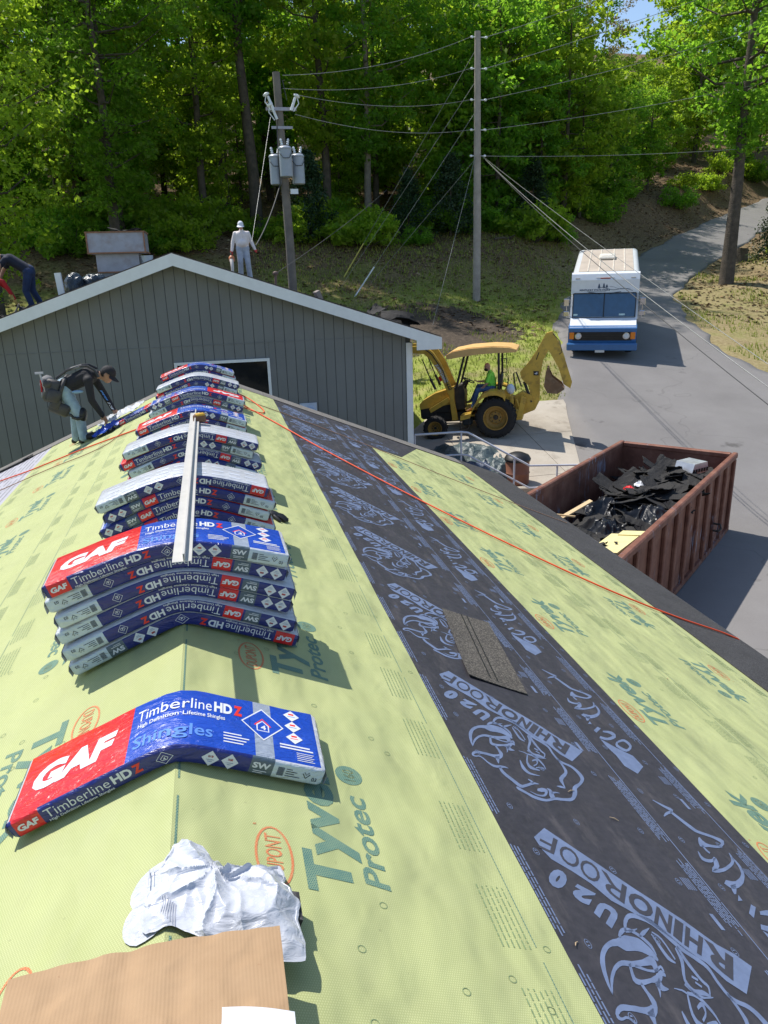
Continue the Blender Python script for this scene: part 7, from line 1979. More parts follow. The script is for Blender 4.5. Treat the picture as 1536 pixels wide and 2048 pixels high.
def flat_bag(cx, cy, z, rx, ry, h, seed, label):
    rb = random.Random(seed)
    ol = [(rx * math.cos(a) * rb.uniform(.8, 1.15), ry * math.sin(a) * rb.uniform(.8, 1.15)) for a in np.linspace(0, 6.0, 13)]
    o = crumple('trash_bag', ol, lambda x, y, r: h * (1 - r ** 2.2) - .05 * r, M_BAG, seed, 30, 90, .17, 3.2, None, .12)
    o.location = DP(cx, cy, z); o.rotation_euler = (0, 0, seed)
    tag(o, label, 'trash bag')
flat_bag(.98, -3.50, 1.18, .52, .40, .20, 3, 'shiny black trash bag lying across the middle of the dumpster debris')
flat_bag(1.80, -3.85, 1.26, .42, .48, .22, 7, 'bulging black trash bag against the right wall of the dumpster')
flat_bag(1.34, -4.50, 1.14, .50, .46, .20, 12, 'blue-black crumpled trash bag nearest the eave in the dumpster')
vv = empty('roof_vent', DP(1.83, -1.25, 1.60), R(20), 'silver metal roof vent lying on the dumpster debris', 'vent')
mb = MB(); mb.prism([(-.26, -.10), (.26, -.10), (.19, .10), (-.19, .10)], -.2, .2); mb.build('hood', pm('bright_metal', (.62, .63, .66), .35, .6), vv, 30)
mb = MB()
for k in range(6): mb.box((-.20 + .08 * k, -.203, -.04), (.05, .01, .07))
mb.build('louvre', M_BLACK, vv)
for (p0, p1, w_, lab) in (((.40, -4.4, 1.12), (.85, -3.85, 1.44), .11, 'pale split board propped against the black bags in the dumpster'), ((.30, -4.2, 1.2), (.75, -4.3, 1.26), .03, 'thin wooden lath sticking out of the dumpster debris')):
    a, b = Vector(DP(*p0)), Vector(DP(*p1)); fx, fy, fz = frame_from(a, b)
    o = MB().prism([(-w_ / 2, -.012), (w_ / 2, -.012), (w_ / 2, .012), (-w_ / 2, .012)], 0, (b - a).length, a, fx, fy, fz).build('broken_board', pm('fresh_pine', (.55, .40, .22), .7, var=.15, scale=20))
    tag(o, lab, 'board')
o = MB().box((0, 0, 0), (.50, .70, .035)).box((.1, .36, .02), (.4, .16, .03)).build('foam_board', pm('pale_yellow_foam', (.66, .58, .28), .8)); o.location = DP(1.85, -5.5, 1.36); o.rotation_euler = (R(8), R(-12), R(-60)); tag(o, 'pale yellow foam board at the near end of the dumpster', 'foam board')
o = MB().box((0, 0, 0), (.30, .35, .05), bev=.02).build('insulation_scrap', pm('pink_foam', (.70, .26, .33), .9)); o.location = DP(1.45, -5.7, 1.30); o.rotation_euler = (R(10), R(14), R(-20)); tag(o, 'pink insulation scrap beside the yellow foam in the dumpster', 'insulation')
wd = crumple('plastic_scrap', [(0, 0), (.12, -.02), (.22, .06), (.16, .2), (.02, .18)], lambda x, y, r: .10 * (1 - r), M_FW, 4, 8, 24, .05, 12); wd.location = DP(1.28, -2.65, 1.46); tag(wd, 'white plastic scrap crumpled on the dumpster debris', 'plastic')
wd = crumple('plastic_scrap', [(0, 0), (.14, -.02), (.2, .06), (.12, .14), (.02, .12)], lambda x, y, r: .06 * (1 - r), M_FR, 6, 8, 24, .04, 12); wd.location = DP(1.13, -2.9, 1.44); tag(wd, 'red and white wrapper scrap beside the white plastic in the dumpster', 'wrapper')

# ================================================================ trees
def leaf_material(name, dark, mid, lite, trans, tmix=.42):
    t = NT(name)
    g = t.node('NewGeometry'); oi = t.node('ObjectInfo')
    c = t.ramp(g.outputs['Random Per Island'], [(0, dark), (.55, mid), (1, lite)])
    hs = t.node('HueSaturation')
    t.lk(t.math('MULTIPLY_ADD', oi.outputs['Random'], .05, .475), hs.inputs['Hue'])
    t.lk(t.math('MULTIPLY_ADD', oi.outputs['Random'], .5, .75), hs.inputs['Value'])
    t.lk(c, hs.inputs['Color'])
    b = t.node('BsdfPrincipled'); b.inputs['Roughness'].default_value = .5; b.inputs['Specular IOR Level'].default_value = .35
    t.lk(hs.outputs[0], b.inputs['Base Color'])
    tr = t.node('BsdfTranslucent')
    c2 = t.mix(.7, hs.outputs[0], trans)
    t.lk(c2, tr.inputs[0])
    mx = t.node('MixShader'); mx.inputs[0].default_value = tmix
    t.lk(b.outputs[0], mx.inputs[1]); t.lk(tr.outputs[0], mx.inputs[2])
    t.lk(mx.outputs[0], t.out.inputs[0])
    return t.mat
M_LEAF = leaf_material('broadleaf_green', (.065, .130, .014), (.105, .200, .022), (.170, .275, .036), (.42, .78, .05), .62)
M_LEAFY = leaf_material('bright_broadleaf_green', (.11, .18, .016), (.18, .275, .028), (.28, .36, .045), (.60, .84, .05), .62)
M_LEAFD = leaf_material('cedar_green', (.016, .040, .016), (.028, .062, .024), (.050, .090, .036), (.07, .13, .03), .25)
M_LEAFO = leaf_material('tawny_leaf', (.13, .12, .03), (.24, .19, .06), (.36, .27, .12), (.45, .36, .10))
M_BARK = pm('bark', (.085, .068, .052), .9, var=.4, scale=4, bump=.9, bscale=18, bdist=.05)
M_BARKG = pm('pale_bark', (.20, .17, .135), .9, var=.3, scale=4, bump=.8, bscale=18, bdist=.05)

def leaf_mesh(name, centers, radii, per, size, mat, rng, flat=.35, droop=0.0):
    """leaf sprays: every centre carries a tilted disc of folded leaf quads"""
    C_ = np.repeat(centers, per, 0)
    Rr = np.repeat(radii, per)
    n = len(C_)
    d = rng.normal(0, 1, (n, 3)); d /= np.linalg.norm(d, axis=1)[:, None]
    rr = rng.uniform(0, 1, n) ** .45
    tilt = np.repeat(rng.normal(0, .35, (len(centers), 2)), per, 0)
    off = d * (Rr * rr)[:, None]
    off[:, 2] = off[:, 2] * flat + off[:, 0] * tilt[:, 0] + off[:, 1] * tilt[:, 1] - droop * (off[:, 0] ** 2 + off[:, 1] ** 2)
    P = C_ + off
    nz = rng.normal(0, .75, (n, 3)); nz[:, 2] += .6; nz[:, 0] -= .15; nz[:, 1] -= .1
    nz /= np.linalg.norm(nz, axis=1)[:, None]
    a = rng.normal(0, 1, (n, 3)); a -= nz * (a * nz).sum(1)[:, None]; a /= np.linalg.norm(a, axis=1)[:, None]
    b = np.cross(nz, a)
    s = size * rng.uniform(.55, 1.25, n)[:, None]
    V = np.stack([P - a * s * .55, P + b * s * .34 + nz * s * .10, P + a * s * .6 - nz * s * .06, P - b * s * .34 + nz * s * .10], 1).reshape(-1, 3)
    me = bpy.data.meshes.new(name)
    me.vertices.add(n * 4); me.vertices.foreach_set('co', V.ravel())
    me.loops.add(n * 4); me.loops.foreach_set('vertex_index', np.arange(n * 4))
    me.polygons.add(n); me.polygons.foreach_set('loop_start', np.arange(n) * 4)
    me.update(calc_edges=True)
    me.materials.append(mat)
    return me

def tree_meshes(seed, H, base, rad, r0, mat, bark, lobes=34, sprays=7, per=42, size=.24, fork=False, lean=0.0):
    rng = np.random.default_rng(seed); rd = random.Random(seed)
    mb = MB()
    bend = [(lean * H * (k / 8) ** 1.3 + .12 * H * .03 * math.sin(k * 1.3 + seed), .12 * H * .03 * math.cos(k * 1.1 + seed * 2), H * .93 * k / 8) for k in range(9)]
    mb.tube([(bend[0][0], bend[0][1], -.6)] + bend, [r0 * 1.45] + [r0 * (1.12 - 1.0 * (k / 8) ** .8) + .02 for k in range(9)], 10)
    tips, rads = [], []
    for i in range(lobes):
        f = (i + rd.random()) / lobes
        z = base + (H - base) * f
        # wide in the lower middle, narrowing to the top
        w = rad * (math.sin(math.pi * min(1, .18 + .82 * (1 - f))) ** .7) * rd.uniform(.55, 1.08)
        a = i * 2.399 + rd.uniform(-.5, .5)
        rr = w * rd.uniform(.35, 1.0)
        k = min(7.99, max(0, (z - .25 * rr) / (H * .93) * 8)); k0 = int(k)
        ax = np.array(bend[k0]) + (np.array(bend[k0 + 1]) - np.array(bend[k0])) * (k - k0)
        tip = np.array([ax[0] + rr * math.cos(a), ax[1] + rr * math.sin(a), z + rd.uniform(-.3, .5)])
        if rr > .8:
            st = ax * 1.0
            md = (st + tip) / 2 + np.array([0, 0, -.12 * rr + rd.uniform(-.2, .2)])
            rl = max(.02, r0 * .34 * (1 - .6 * f))
            mb.tube([tuple(st), tuple(md), tuple(tip)], [rl, rl * .6, rl * .2], 6)
        tips.append(tip); rads.append(rd.uniform(.75, 1.35) * (.6 + .13 * rad))
    cs, cr = [], []
    for t_, r_ in zip(tips, rads):
        for q in range(sprays):
            d = rng.normal(0, 1, 3); d /= np.linalg.norm(d); d[2] *= .7
            cs.append(t_ + d * r_ * rng.uniform(.15, 1.0)); cr.append(r_ * rng.uniform(.35, .7))
    crown = leaf_mesh('crown', np.array(cs), np.array(cr), per, size, mat, rng)
    trunk = mb.mesh('trunk', bark, 60)
    return trunk, crown
def tree(name, tm, x, y, s, rz, label, group=None, sz=1.0, dz=0.0):
    o = empty(name, (x, y, Tz(x, y) + dz), rz, label, 'tree', group)
    o.scale = (s, s, s * sz)
    link('trunk', tm[0], o); link('crown', tm[1], o)
    return o

KINDS = []
for k in range(5):
    KINDS.append(tree_meshes(200 + k, 21 + 1.5 * (k % 3), 2.6 + 1.0 * (k % 3), 4.9 + .5 * (k % 2), .19, (M_LEAF, M_LEAF, M_LEAFY, M_LEAF, M_LEAFY)[k], (M_BARK, M_BARKG, M_BARK, M_BARK, M_BARK)[k], 60, 6, 42, .235))
LOWK = [tree_meshes(300 + k, 9.5, 1.2, 3.4, .12, (M_LEAF, M_LEAFY)[k], M_BARK, 34, 6, 34, .24) for k in range(2)]
rd = random.Random(77)
LAB_W = 'tall leafy tree standing in the dense woods behind the grey building'
LAB_R = 'leafy tree in the far woods beside the uphill road'
nt_ = 0
yv = 43.0
while yv < 108:
    xv = -40 - yv * .1
    step = 6.6 + (yv - 43) * .05
    while xv < 62 + yv * .2:
        x, y = xv + rd.uniform(-1.7, 1.7), yv + rd.uniform(-1.8, 1.8)
        xv += step
        if road_l(y) - 4.5 < x < road_r(y) + 4.0 and y < 78: continue
        ra = x / y
        if ra < -.42 or ra > 1.0: continue
        if x > 13 and y < 47 and x < road_l(y): continue
        low_ = (.47 < ra < .66 and y > 46) or (y > 40 and x < road_r(y) and road_l(y) - x < 13 and y < 90)
        k = rd.randrange(5)
        s = rd.uniform(.85, 1.15)
        if low_:
            tree('woodland_tree', LOWK[rd.randrange(2)], x, y, rd.uniform(.55, .8), rd.uniform(0, 6.28), LAB_R, 'trees beside the uphill road')
        else:
            tree('woodland_tree', KINDS[k], x, y, s, rd.uniform(0, 6.28), LAB_W if ra < .45 else LAB_R, 'trees in the woods' if ra < .45 else 'trees beside the uphill road')
        nt_ += 1
    yv += step * .95
# nearer, brighter trees at the left behind the grey roof, leaves down to the roof line
NEAR = tree_meshes(401, 17, 1.5, 5.2, .24, M_LEAFY, M_BARK, 60, 6, 42, .20)
NEAR2 = tree_meshes(402, 18, 2.0, 5.0, .22, M_LEAF, M_BARK, 56, 6, 42, .20)
tree('leafy_tree', NEAR, -7.6, 32.0, 1.0, .4, 'large bright green tree at the far left behind the grey roof')
tree('leafy_tree', NEAR2, -3.6, 38.5, 1.0, 2.1, 'broad green tree behind the rooftop vent hood')
tree('leafy_tree', NEAR2, -12.5, 37.0, 1.1, 4.0, 'broad green tree at the left edge behind the brightest tree')
tree('leafy_tree', NEAR, -5.8, 44.0, 1.1, 5.2, 'tall yellow-green tree rising behind the vent hood at the upper left')
# a big tree with a forked trunk left of the transformer pole
FORK = tree_meshes(403, 24, 9.0, 5.0, .30, M_LEAF, M_BARK, 50, 6, 42, .26, lean=-.02)
tree('forked_tree', FORK, 3.1, 44.0, 1.0, .3, 'tall tree with a thick pale trunk behind the transformer pole')
tree('woodland_tree', KINDS[1], 9.3, 43.5, .95, 1.2, 'slender tree with pale trunk between the two utility poles')
# the big roadside tree at the right
BIGR = tree_meshes(404, 19, 6.2, 6.2, .31, M_LEAF, M_BARK, 46, 6, 34, .25, lean=.005)
tree('roadside_tree', BIGR, 24.9, 33.6, 1.0, 1.9, 'big tree with dark trunk standing beside the road at the right')
tree('roadside_tree', NEAR, 31.5, 34.0, .9, 3.0, 'bright yellow-green tree cut off by the right edge of the view')
tree('roadside_tree', LOWK[1], 21.6, 45.0, 1.2, .5, 'low spreading green tree leaning over the road behind the van')
tree('roadside_tree', LOWK[0], 16.8, 43.5, 1.25, 1.5, 'dark bushy tree right of the tall pole at the wood\'s edge')
TAWNY = tree_meshes(405, 17, 5, 3.0, .14, M_LEAFO, M_BARKG, 26, 6, 26, .2)
tree('tawny_tree', TAWNY, 30.0, 57.0, .74, .5, 'thin tree with tawny new leaves right of the tall pole')
tree('roadside_tree', KINDS[2], 22.0, 54.5, .62, 2.5, 'yellow-green tree behind the tawny tree right of the tall pole')

# conifers and shrubs at the wood's edge
def cedar_meshes(seed, H, rad, mat):
    rng = np.random.default_rng(seed)
    mb = MB(); mb.tube([(0, 0, -.4), (0, 0, H * .5), (0, 0, H)], [.09 * H / 5, .06 * H / 5, .01], 8)
    cs, cr = [], []
    for i in range(150):
        f = rng.uniform(0, 1) ** .8
        z = .25 + (H - .3) * f; w = rad * (1 - f) ** .75 * rng.uniform(.3, 1.0)
        a = rng.uniform(0, 6.28)
        cs.append([w * math.cos(a), w * math.sin(a), z]); cr.append(.32 + .22 * (1 - f))
    return mb.mesh('trunk', M_BARK, 60), leaf_mesh('crown', np.array(cs), np.array(cr), 46, .13, mat, rng, .7)
CED = cedar_meshes(501, 6.0, 1.7, M_LEAFD)
CED2 = cedar_meshes(502, 4.2, 1.6, M_LEAFD)
tree('cedar', CED, 28.4, 34.2, 1.0, 0, 'dark cedar beside the road at the right edge of the view')
for (x, y, s, lab) in ((13.2, 41.0, .95, 'blue-green cedar just right of the tall pole'), (11.0, 41.5, .8, 'dark cedar directly behind the tall pole'), (5.6, 40.5, 1.0, 'dark cedar right of the transformer pole at the wood\'s edge'), (18.5, 42.5, .9, 'dark cedar above the van at the wood\'s edge')):
    tree('cedar', CED2, x, y, s, x, lab)
def shrub(x, y, s, mat_i, label, group=None, rz=0.0):
    o = empty('shrub', (x, y, Tz(x, y)), rz, label, 'shrub', group); o.scale = (s, s, s)
    link('foliage', SHR[mat_i][1], o); link('stems', SHR[mat_i][0], o)
SHR = []
for k, m_ in enumerate((M_LEAF, M_LEAFY)):
    rng = np.random.default_rng(600 + k); mb = MB()
    cs, cr = [], []
    for i in range(46):
        d = rng.normal(0, 1, 3); d /= np.linalg.norm(d); d[2] = abs(d[2]) * .8 + .15
        p = d * rng.uniform(.4, 1.1); cs.append(p); cr.append(rng.uniform(.2, .38))
        if i % 4 == 0: mb.tube([(0, 0, -.1), tuple(p * .6), tuple(p)], [.02, .012, .004], 5)
    SHR.append((mb.mesh('stems', M_BARK, 60), leaf_mesh('foliage', np.array(cs), np.array(cr), 40, .13, m_, rng, .6)))
rs = random.Random(9)
for k in range(64):
    x = rs.uniform(-8, 20); y = 39.0 + rs.uniform(0, 7) + (.25 * max(0, x - 12))
    if x > road_l(y) - 2: continue
    shrub(x, y, rs.uniform(.9, 1.8), rs.randrange(2), 'leafy shrub in the undergrowth at the edge of the woods', 'shrubs at the edge of the woods', rs.uniform(0, 6))
for k in range(16):
    y = rs.uniform(40, 62); x = road_l(y) - rs.uniform(3.5, 8)
    shrub(x, y, rs.uniform(1.0, 2.0), rs.randrange(2), 'leafy shrub on the bank above the road', 'shrubs on the bank above the road', rs.uniform(0, 6))
for k in range(12):
    y = rs.uniform(33, 60); x = road_r(y) + rs.uniform(2.6, 8)
    shrub(x, y, rs.uniform(.6, 1.5), rs.randrange(2), 'leafy shrub beyond the right edge of the road', 'shrubs right of the road', rs.uniform(0, 6))
for k, (x, y, s_) in enumerate([(15.0, 44.5, 1.0), (18.5, 46.5, 1.1), (21.5, 48.5, 1.15), (24.5, 49.5, .75), (19.5, 43.8, .8), (23.0, 45.8, .85), (27.0, 52.5, .7), (13.6, 46.5, 1.2), (30.5, 54.0, .65), (17.0, 49.0, 1.2), (26.2, 48.2, .8), (33.5, 57.0, .7), (22.0, 53.0, .9)]):
    tree('bank_tree', LOWK[(k * 7) % 2], x, y, s_, k * 1.7, 'low leafy tree on the bank above the road behind the van', 'low trees on the bank')
for k, (x, y, s_) in enumerate([(44, 66, 1.4), (50, 69, 1.5), (38, 64, .8), (56, 74, 1.5), (47, 74, 1.6), (58, 66, 1.2), (52, 60, 1.2), (63, 78, 1.6), (41, 72, .8), (36.5, 69, .7), (49, 55.5, 1.0)]):
    tree('far_tree', LOWK[(k * 5 + 1) % 2], x, y, s_, k * 2.3, 'leafy tree where the uphill road disappears at the right', 'trees where the road disappears')
LAB_S = 'slim leafy sapling under the taller trees of the woods'
for k in range(34):
    x = rs.uniform(-14, 19); y = rs.uniform(43.5, 64)
    if x > road_l(y) - 4: continue
    tree('sapling', LOWK[rs.randrange(2)], x, y, rs.uniform(.55, .95), rs.uniform(0, 6), LAB_S, 'saplings in the woods')
# stump beside the road
mb = MB(); mb.tube([(0, 0, -.2), (0, 0, .1), (.02, 0, .75)], [.62, .46, .40], 14)
o = mb.build('tree_stump', M_BARK, None, 50); o.location = (29.2, 38.6, Tz(29.2, 38.6)); tag(o, 'short grey tree stump behind the roadside tree', 'stump')

# ================================================================ utility poles and wires
M_POLE = pm('weathered_pole_wood', (.34, .30, .265), .85, var=.2, scale=3, bump=.6, bscale=22, bdist=.02)
M_POLE2 = pm('dark_pole_wood', (.17, .15, .13), .85, var=.25, scale=3, bump=.6, bscale=22, bdist=.02)
M_CAN = pm('transformer_grey', (.33, .37, .43), .4, var=.06)
M_PORC = pm('white_porcelain', (.72, .76, .80), .3)
M_WIRE = pm('bright_wire', (.30, .30, .29), .45, .5)
M_WIRED = pm('dark_wire', (.05, .05, .05), .6)
M_YGUARD = pm('yellow_guy_guard', (.55, .50, .12), .6)

z2 = Tz(11.87, 33.0)
pole2 = empty('utility_pole', (11.87, 33.0, z2), 0, 'tall pale wooden utility pole on the grass slope with many guy wires', 'utility pole')
mb = MB(); mb.tube([(0, 0, -.5), (0, 0, 3), (-.06, .02, 10.43 - z2)], [.175, .165, .12], 14); mb.build('pole_shaft', M_POLE, pole2, 60)
for zz in (10.22, 9.1, 7.96, 6.84, 5.85):
    mb = MB()
    mb.tube([(-.25, 0, zz - z2), (.25, 0, zz - z2)], .016, 6)
    for sx in (-.30, .30): mb.ball((sx, 0, zz - z2), (.07, .05, .05), 0, 10, 6)
    mb.build('insulator', M_PORC, pole2, 60)
z1 = Tz(3.13, 27.86)
pole1 = empty('utility_pole', (3.15, 27.86, z1), 0, 'dark wooden utility pole carrying three grey transformers behind the grey building', 'utility pole')
mb = MB(); mb.tube([(.05, 0, -.5), (.02, 0, 4), (-.08, 0, 7.65 - z1)], [.165, .15, .12], 14); mb.build('pole_shaft', M_POLE2, pole1, 60)
mb = MB(); mb.box((.0, -.12, 6.55 - z1), (1.0, .08, .10)); mb.box((0, -.1, 6.0 - z1), (.7, .06, .08)); mb.build('bracket', M_METAL, pole1)
for (dx, dy) in ((-.28, .08), (.02, -.34), (.46, -.06)):
    tf = MB(); zc = (4.92 if dy < -.2 else 4.72) - z1
    tf.lathe([(.18, -.46), (.21, -.44), (.21, .38), (.225, .39), (.225, .43), (.18, .48), (.001, .51)], (dx, dy, zc), (0, 0, 1), 24)
    t_ = tf.build('transformer', M_CAN, pole1, 40)
    mb = MB()
    for k in (-1, 1): mb.lathe([(.035, 0), (.05, .03), (.03, .06), (.05, .09), (.03, .12), (.045, .15), (.02, .2)], (dx + .09 * k, dy, zc + .52), (.2 * k, 0, 1), 10)
    mb.build('bushing', M_PORC, t_, 50)
    mb = MB(); mb.tube([(dx - .2, dy - .14, zc + .25), (dx - .1, dy - .25, zc + .1), (dx + .1, dy - .25, zc + .1), (dx + .22, dy - .12, zc + .28)], .012, 6); mb.build('lead_wire', M_WIRED, t_)
for (dx, zz, sg) in ((-.36, 6.75, -1), (-.26, 6.45, -1), (.42, 6.72, 1)):
    mb = MB(); p = Vector((dx, -.2, zz - z1))
    mb.tube([p + Vector((-.10 * sg, 0, -.22)), p + Vector((.06 * sg, 0, .16))], .045, 8); mb.lathe([(.03, -.02), (.10, .0), (.11, .05), (.02, .09)], p + Vector((.10 * sg, 0, .18)), (sg * .5, 0, 1), 14)
    mb.tube([p + Vector((-.02 * sg, 0, -.25)), p + Vector((.16 * sg, -.02, -.02)), p + Vector((.12 * sg, 0, .18))], .018, 6)
    mb.build('cutout_switch', M_PORC, pole1, 50)
mb = MB(); mb.box((.26, -.25, 4.02 - z1), (.26, .04, .16)); mb.build('number_plate', M_PORC, pole1)
mb = MB(); mb.tube([(-.16, -.12, 6.3 - z1), (-.2, -.16, 5.2 - z1), (-.18, -.14, 4.2 - z1)], .02, 6); mb.tube([(.1, -.15, 7.4 - z1), (.2, -.2, 6.8 - z1)], .014, 6); mb.build('riser_cable', M_WIRED, pole1)

def wire(p0, p1, sag, r, mat, label, n=18, name='overhead_wire', cat='wire'):
    p0, p1 = Vector(p0), Vector(p1)
    pts = [p0.lerp(p1, k / n) - Vector((0, 0, sag * 4 * (k / n) * (1 - k / n))) for k in range(n + 1)]
    return tag(MB().tube(pts, r, 5).build(name, mat, None, 80), label, cat)
px_, py_ = 11.80, 33.03
rows_ = [(10.22, 'top'), (9.1, 'second'), (7.96, 'third'), (6.84, 'fourth'), (5.85, 'lowest')]
ends_r = [(26.36, 36.64, 15.8), (29.62, 34.08, 14.84), (29.87, 33.86, 12.5), (30.15, 33.62, 9.89), (30.48, 33.32, 6.67)]
for (zz, nm), e in zip(rows_, ends_r):
    wire((px_ + .3, py_, zz), e, .25, .011, M_WIRE, f'{nm} overhead wire running right from the tall pale pole')
ends_l = [(3.27, 27.75, 7.54), (3.25, 27.75, 7.16), (3.58, 27.75, 7.0), (3.60, 27.75, 6.40)]
for (zz, nm), e in zip(rows_[:4], ends_l):
    wire((px_ - .3, py_, zz), e, .30, .009, M_WIRE, f'{nm} overhead wire between the tall pole and the transformer pole')
guys = [((11.72, 33.05, 9.74), (6.45, 36.18), 'highest'), ((11.73, 33.04, 8.61), (6.1, 34.9), 'second highest'), ((11.74, 33.04, 7.5), (6.5, 33.76), 'middle'), ((11.74, 33.03, 5.7), (7.6, 35.4), 'fourth'), ((11.76, 32.95, 5.9), (8.86, 29.69), 'lowest')]
for a, g_, nm in guys:
    gp = Vector((g_[0], g_[1], Tz(*g_)))
    w_ = wire(a, gp, .0, .008, M_WIRE, f'{nm} guy wire slanting down left from the tall pole', 6, 'guy_wire')
    if nm in ('highest', 'middle'):
        d = (Vector(a) - gp)
        mb = MB(); mb.tube([gp, gp + d * .17], .03, 8); mb.build('guard', M_YGUARD if nm == 'highest' else M_PORC, w_, 60)
for e, nm in (((9.12, 9.49, -1.30), 'lower'), ((9.10, 9.51, -.99), 'upper'), ((9.06, 9.55, -.62), 'thin topmost')):
    wire((px_ + .15, py_ - .1, 5.9), e, .25 if nm != 'thin topmost' else .1, .009 if nm != 'thin topmost' else .006, M_WIRED if nm == 'lower' else M_WIRE, f'{nm} service wire dropping from the tall pole past the van')
wire((2.96, 27.8, 4.25), (1.75, 24.0, 2.2), .15, .02, M_WIRED, 'thick service cable from the transformer pole down to the grey roof')
wire((2.83, 27.8, 6.5), (1.62, 23.6, 2.3), .0, .008, M_WIRE, 'thin straight wire from the transformer pole to the grey roof')
mb = MB(); mz = AZ - GS * abs(2.0 - AX); mb.tube([(2.0, 21, mz), (2.02, 21, 1.36)], .035, 10); mb.ball((2.02, 21, 1.40), (.075, .06, .06), 0, 12, 8)
o = mb.build('service_mast', pm('rusty_pipe', (.16, .10, .08), .7), None, 60); tag(o, 'short rusty service mast with white cap on the grey roof', 'mast')
wire((2.06, 21, 1.42), (8.0, 33.5, 4.6), .1, .009, M_WIRED, 'thin wire rising right from the rusty roof mast')

# ================================================================ things on the grey roof
def gr_z(x): return AZ - GS * abs(x - AX) + .018
hood = empty('exhaust_hood', (-1.95, 22.0, 0), 0, 'big grey sheet-metal exhaust hood with rusty edges on the grey roof', 'exhaust hood')
M_RUSTE = pm('rust_edge', (.30, .15, .085), .8, var=.3, scale=8)
mb = MB(); mb.box((0, .0, 2.27), (1.42, 1.3, .52), bev=.01); mb.build('cap', M_METAL, hood)
mb = MB(); mb.box((-.02, 0, 1.77), (1.06, 1.0, .46)); mb.build('neck', M_METAL, hood)
mb = MB(); mb.box((.02, 0, 1.25), (.98, .96, .60)); mb.build('curb', pm('curb_grey', (.25, .26, .28), .7, var=.2), hood)
mb = MB()
for zz, hw, hd in ((2.52, .72, .66), (2.02, .72, .66), (1.55, .54, .51)):
    for sg in (-1, 1): mb.box((-.0, sg * hd, zz), (hw * 2, .03, .035)); mb.box((sg * hw, 0, zz), (.03, hd * 2 - .04, .033))
for sx in (-.70, .70): mb.box((sx, -.655, 2.27), (.035, .035, .46))
mb.build('edge_trim', M_RUSTE, hood)
for k, (dx, dy, dz) in enumerate(((.10, -.2, 2.545), (.2, -.1, 2.575), (.05, .1, 2.56))):
    o = link('torn_shingle', var[k]); o.location = (-1.95 + dx, 22 + dy, dz); o.rotation_euler = (.05, .05, k * 1.1); tag(o, 'dark shingle scrap lying on top of the exhaust hood', 'shingle', 'scraps on the exhaust hood')
bk = empty('bucket', (-1.25, 21.6, gr_z(-1.25)), 0, 'white plastic bucket beside the exhaust hood', 'bucket')
mb = MB(); mb.lathe([(.125, 0), (.15, .36), (.16, .36), (.16, .39), (.145, .39), (.12, .02), (.001, .02)], (0, 0, 0), (0, 0, 1), 20); mb.build('body', pm('bucket_pale', (.55, .60, .66), .5), bk, 40)
mb = MB(); mb.tube([(-.16, 0, .34), (-.1, -.13, .22), (0, -.17, .18), (.1, -.13, .22), (.16, 0, .34)], .006, 6); mb.build('handle', M_METAL, bk)
M_BAGB = pm('dark_blue_bag_plastic', (.03, .045, .06), .25, var=.3, bump=.8, bscale=10, bdist=.04)
bag('trash_bag', (-2.72, 19.0, gr_z(-2.72) + .20), (.22, .25, .30), 3.3, 'upright dark blue plastic bag left of the exhaust hood', M_BAGB)
bag('trash_bag', (-2.30, 19.2, gr_z(-2.30) + .13), (.28, .25, .20), 6.3, 'slumped dark plastic bag beside the exhaust hood', M_BAGB)
o = MB().prism([(-.055, 0), (.055, 0), (.055, .42), (-.055, .42)], 0, .10).build('vent_pipe', M_WHITE); o.location = (-2.52, 16.0, gr_z(-2.52)); o.rotation_euler = (0, R(-3), 0); tag(o, 'short white square vent pipe near the rake of the grey roof', 'vent pipe')
for k in range(6):
    x = -4.3 + rs.uniform(-.1, .9); o = link('torn_shingle', var[k % 7]); o.location = (x, 17.0 + rs.uniform(0, .6), gr_z(x) + .03 + .02 * k); o.rotation_euler = (rs.uniform(-.2, .2), -math.atan(GS) * 1, rs.uniform(0, 6)); o.scale = (1.2, 1.2, 1.2); tag(o, 'torn shingle beside the crouching workers on the grey roof', 'shingle', 'torn shingles by the crouching workers')
for (x, y, ry, rz_, lab) in ((3.75, 16.4, -.5, .3, 'flat dark roofing scrap near the right eave of the grey roof'), (4.20, 16.5, -.75, 1.0, 'curled black roofing scrap near the right eave of the grey roof'), (4.28, 16.2, .1, 2.0, 'dark roofing scrap beside the curled one on the grey roof')):
    o = link('torn_shingle', var[int(x * 3) % 7]); o.location = (x, y, gr_z(x) + .13); o.rotation_euler = (.2, ry, rz_); tag(o, lab, 'roofing scrap')
o = MB().box((0, 0, .08), (.10, .14, .20)).build('brick', pm('grey_brick', (.26, .22, .20), .85)); o.location = (2.55, 16.6, gr_z(2.55)); o.rotation_euler = (0, R(-24), R(20)); tag(o, 'broken block tilted on the right slope of the grey roof', 'block')

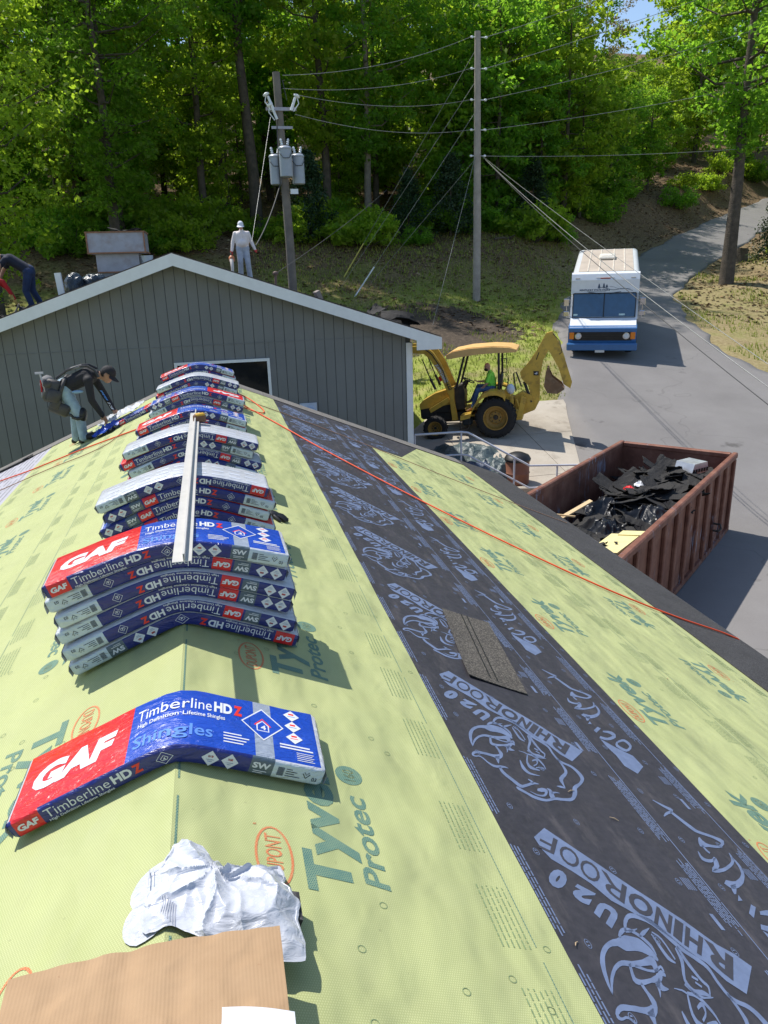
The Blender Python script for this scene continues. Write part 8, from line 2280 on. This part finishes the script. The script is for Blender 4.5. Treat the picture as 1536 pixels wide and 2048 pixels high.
# ================================================================ handrail, tarps and barrel at the corner
M_RAIL = pm('grey_white_rail_paint', (.56, .57, .62), .45, var=.06)
rail = empty('handrail', (4.4, 15.9, -3.6), 0, 'pale grey pipe handrail stepping down beside the concrete apron', 'handrail')
RO = Vector((4.4, 15.9, -3.6))
top_pts = [(4.384, 15.9, -2.10), (5.44, 15.75, -2.08), (5.60, 15.72, -2.10), (6.85, 15.1, -2.83), (7.20, 15.0, -2.80), (8.6, 14.85, -2.82)]
top_pts = [(4.42, 15.90, -2.099), (5.45, 15.75, -2.08), (5.61, 15.72, -2.10), (6.95, 15.35, -2.885), (7.55, 15.25, -2.90), (8.35, 15.15, -2.93)]
lowr = [(p[0], p[1], p[2] - .52) for p in top_pts]
mb = MB(); mb.tube([Vector(p) - RO for p in top_pts], .024, 10); mb.build('top_rail', M_RAIL, rail, 60)
mb = MB(); mb.tube([Vector(p) - RO for p in lowr], .020, 10); mb.build('mid_rail', M_RAIL, rail, 60)
for f in ((4.42, 15.90, -2.10), (5.46, 15.75, -2.08), (6.62, 15.44, -2.70), (7.58, 15.25, -2.90)):
    mb = MB(); mb.cyl(Vector(f) - RO, Vector((f[0], f[1], Tz(f[0], f[1]) + .03)) - RO, .022, None, 10); mb.build('post', M_RAIL, rail, 60)
kb = empty('retaining_kerb', (0, 0, 0)); kb.location = (0, 0, 0)
mb = MB(); zc = Tz(7.4, 15.4); mb.box((7.5, 15.42, zc + .06), (2.1, .16, .22), bev=.02, rot=Matrix.Rotation(R(-7), 3, 'Z')); mb.build('kerb_block', M_CONC, kb); tag(kb, 'low concrete kerb below the handrail', 'kerb')
M_TARP = pm('grey_green_tarp', (.075, .105, .11), .4, var=.25, scale=5, bump=.8, bscale=7, bdist=.05)
M_TARPB = pm('dark_blue_tarp', (.04, .06, .11), .4, var=.25, scale=5, bump=.8, bscale=7, bdist=.05)
tz = lambda x, y: Tz(x, y) + .06
w = crumple('tarp', [(4.5, 17.2), (5.6, 16.5), (6.6, 16.5), (7.1, 17.2), (6.9, 18.2), (5.6, 18.6), (4.6, 18.4)], lambda x, y, r: tz(x, y) + .22 * (1 - r * r), M_TARP, 12, 24, 60, .22, 2.4, None, .08); tag(w, 'crumpled grey-green tarp on the apron under the backhoe', 'tarp')
w = crumple('tarp', [(5.2, 16.2), (6.0, 15.9), (6.7, 16.1), (6.7, 16.6), (5.9, 16.8), (5.3, 16.7)], lambda x, y, r: tz(x, y) + .45 * (1 - r * r), M_TARPB, 15, 16, 44, .18, 3.5, None, .08); tag(w, 'bunched dark blue tarp behind the handrail', 'tarp')
w = crumple('tarp', [(6.2, 16.0), (6.6, 15.8), (6.95, 16.1), (6.9, 16.6), (6.4, 16.6)], lambda x, y, r: tz(x, y) + .5 * (1 - r * r), M_TARP, 19, 14, 40, .15, 4, None, .08); tag(w, 'small crumpled tarp beside the rusty barrel', 'tarp')
br = empty('barrel', (6.92, 15.98, tz(6.92, 15.98) - .02), 0, 'rust-brown barrel with a black plastic lid behind the handrail', 'barrel')
mb = MB(); mb.lathe([(.26, 0), (.28, .02), (.28, .25), (.295, .27), (.28, .29), (.28, .55), (.26, .57)], (0, 0, 0), (0, 0, 1), 24); mb.build('drum', pm('barrel_rust', (.24, .10, .06), .7, var=.2), br, 40)
mb = MB(); mb.lathe([(.30, .55), (.31, .60), (.26, .68), (.12, .74), (.001, .75)], (0, 0, 0), (0, 0, 1), 24); mb.build('lid', M_BLACK, br, 40)
w = crumple('tarp', [(4.0, 19.2), (4.7, 19.0), (5.0, 19.6), (4.5, 20.2), (4.0, 20.0)], lambda x, y, r: tz(x, y) + .8 * (1 - r * r), pm('bright_blue_tarp', (.03, .16, .55), .4), 25, 14, 36, .12, 3, None, .08); tag(w, 'bright blue tarp behind the corner of the grey building', 'tarp')
# fallen limb on the litter slope
o = MB().tube([(0, 0, .1), (.5, .1, .16), (.9, .3, .12), (1.3, .3, .3)], [.07, .06, .05, .02], 8).build('fallen_limb', M_BARK, None, 60); o.location = (15.3, 40.0, Tz(15.3, 40.0)); tag(o, 'short fallen limb on the leaf-covered slope right of the tall pole', 'limb')
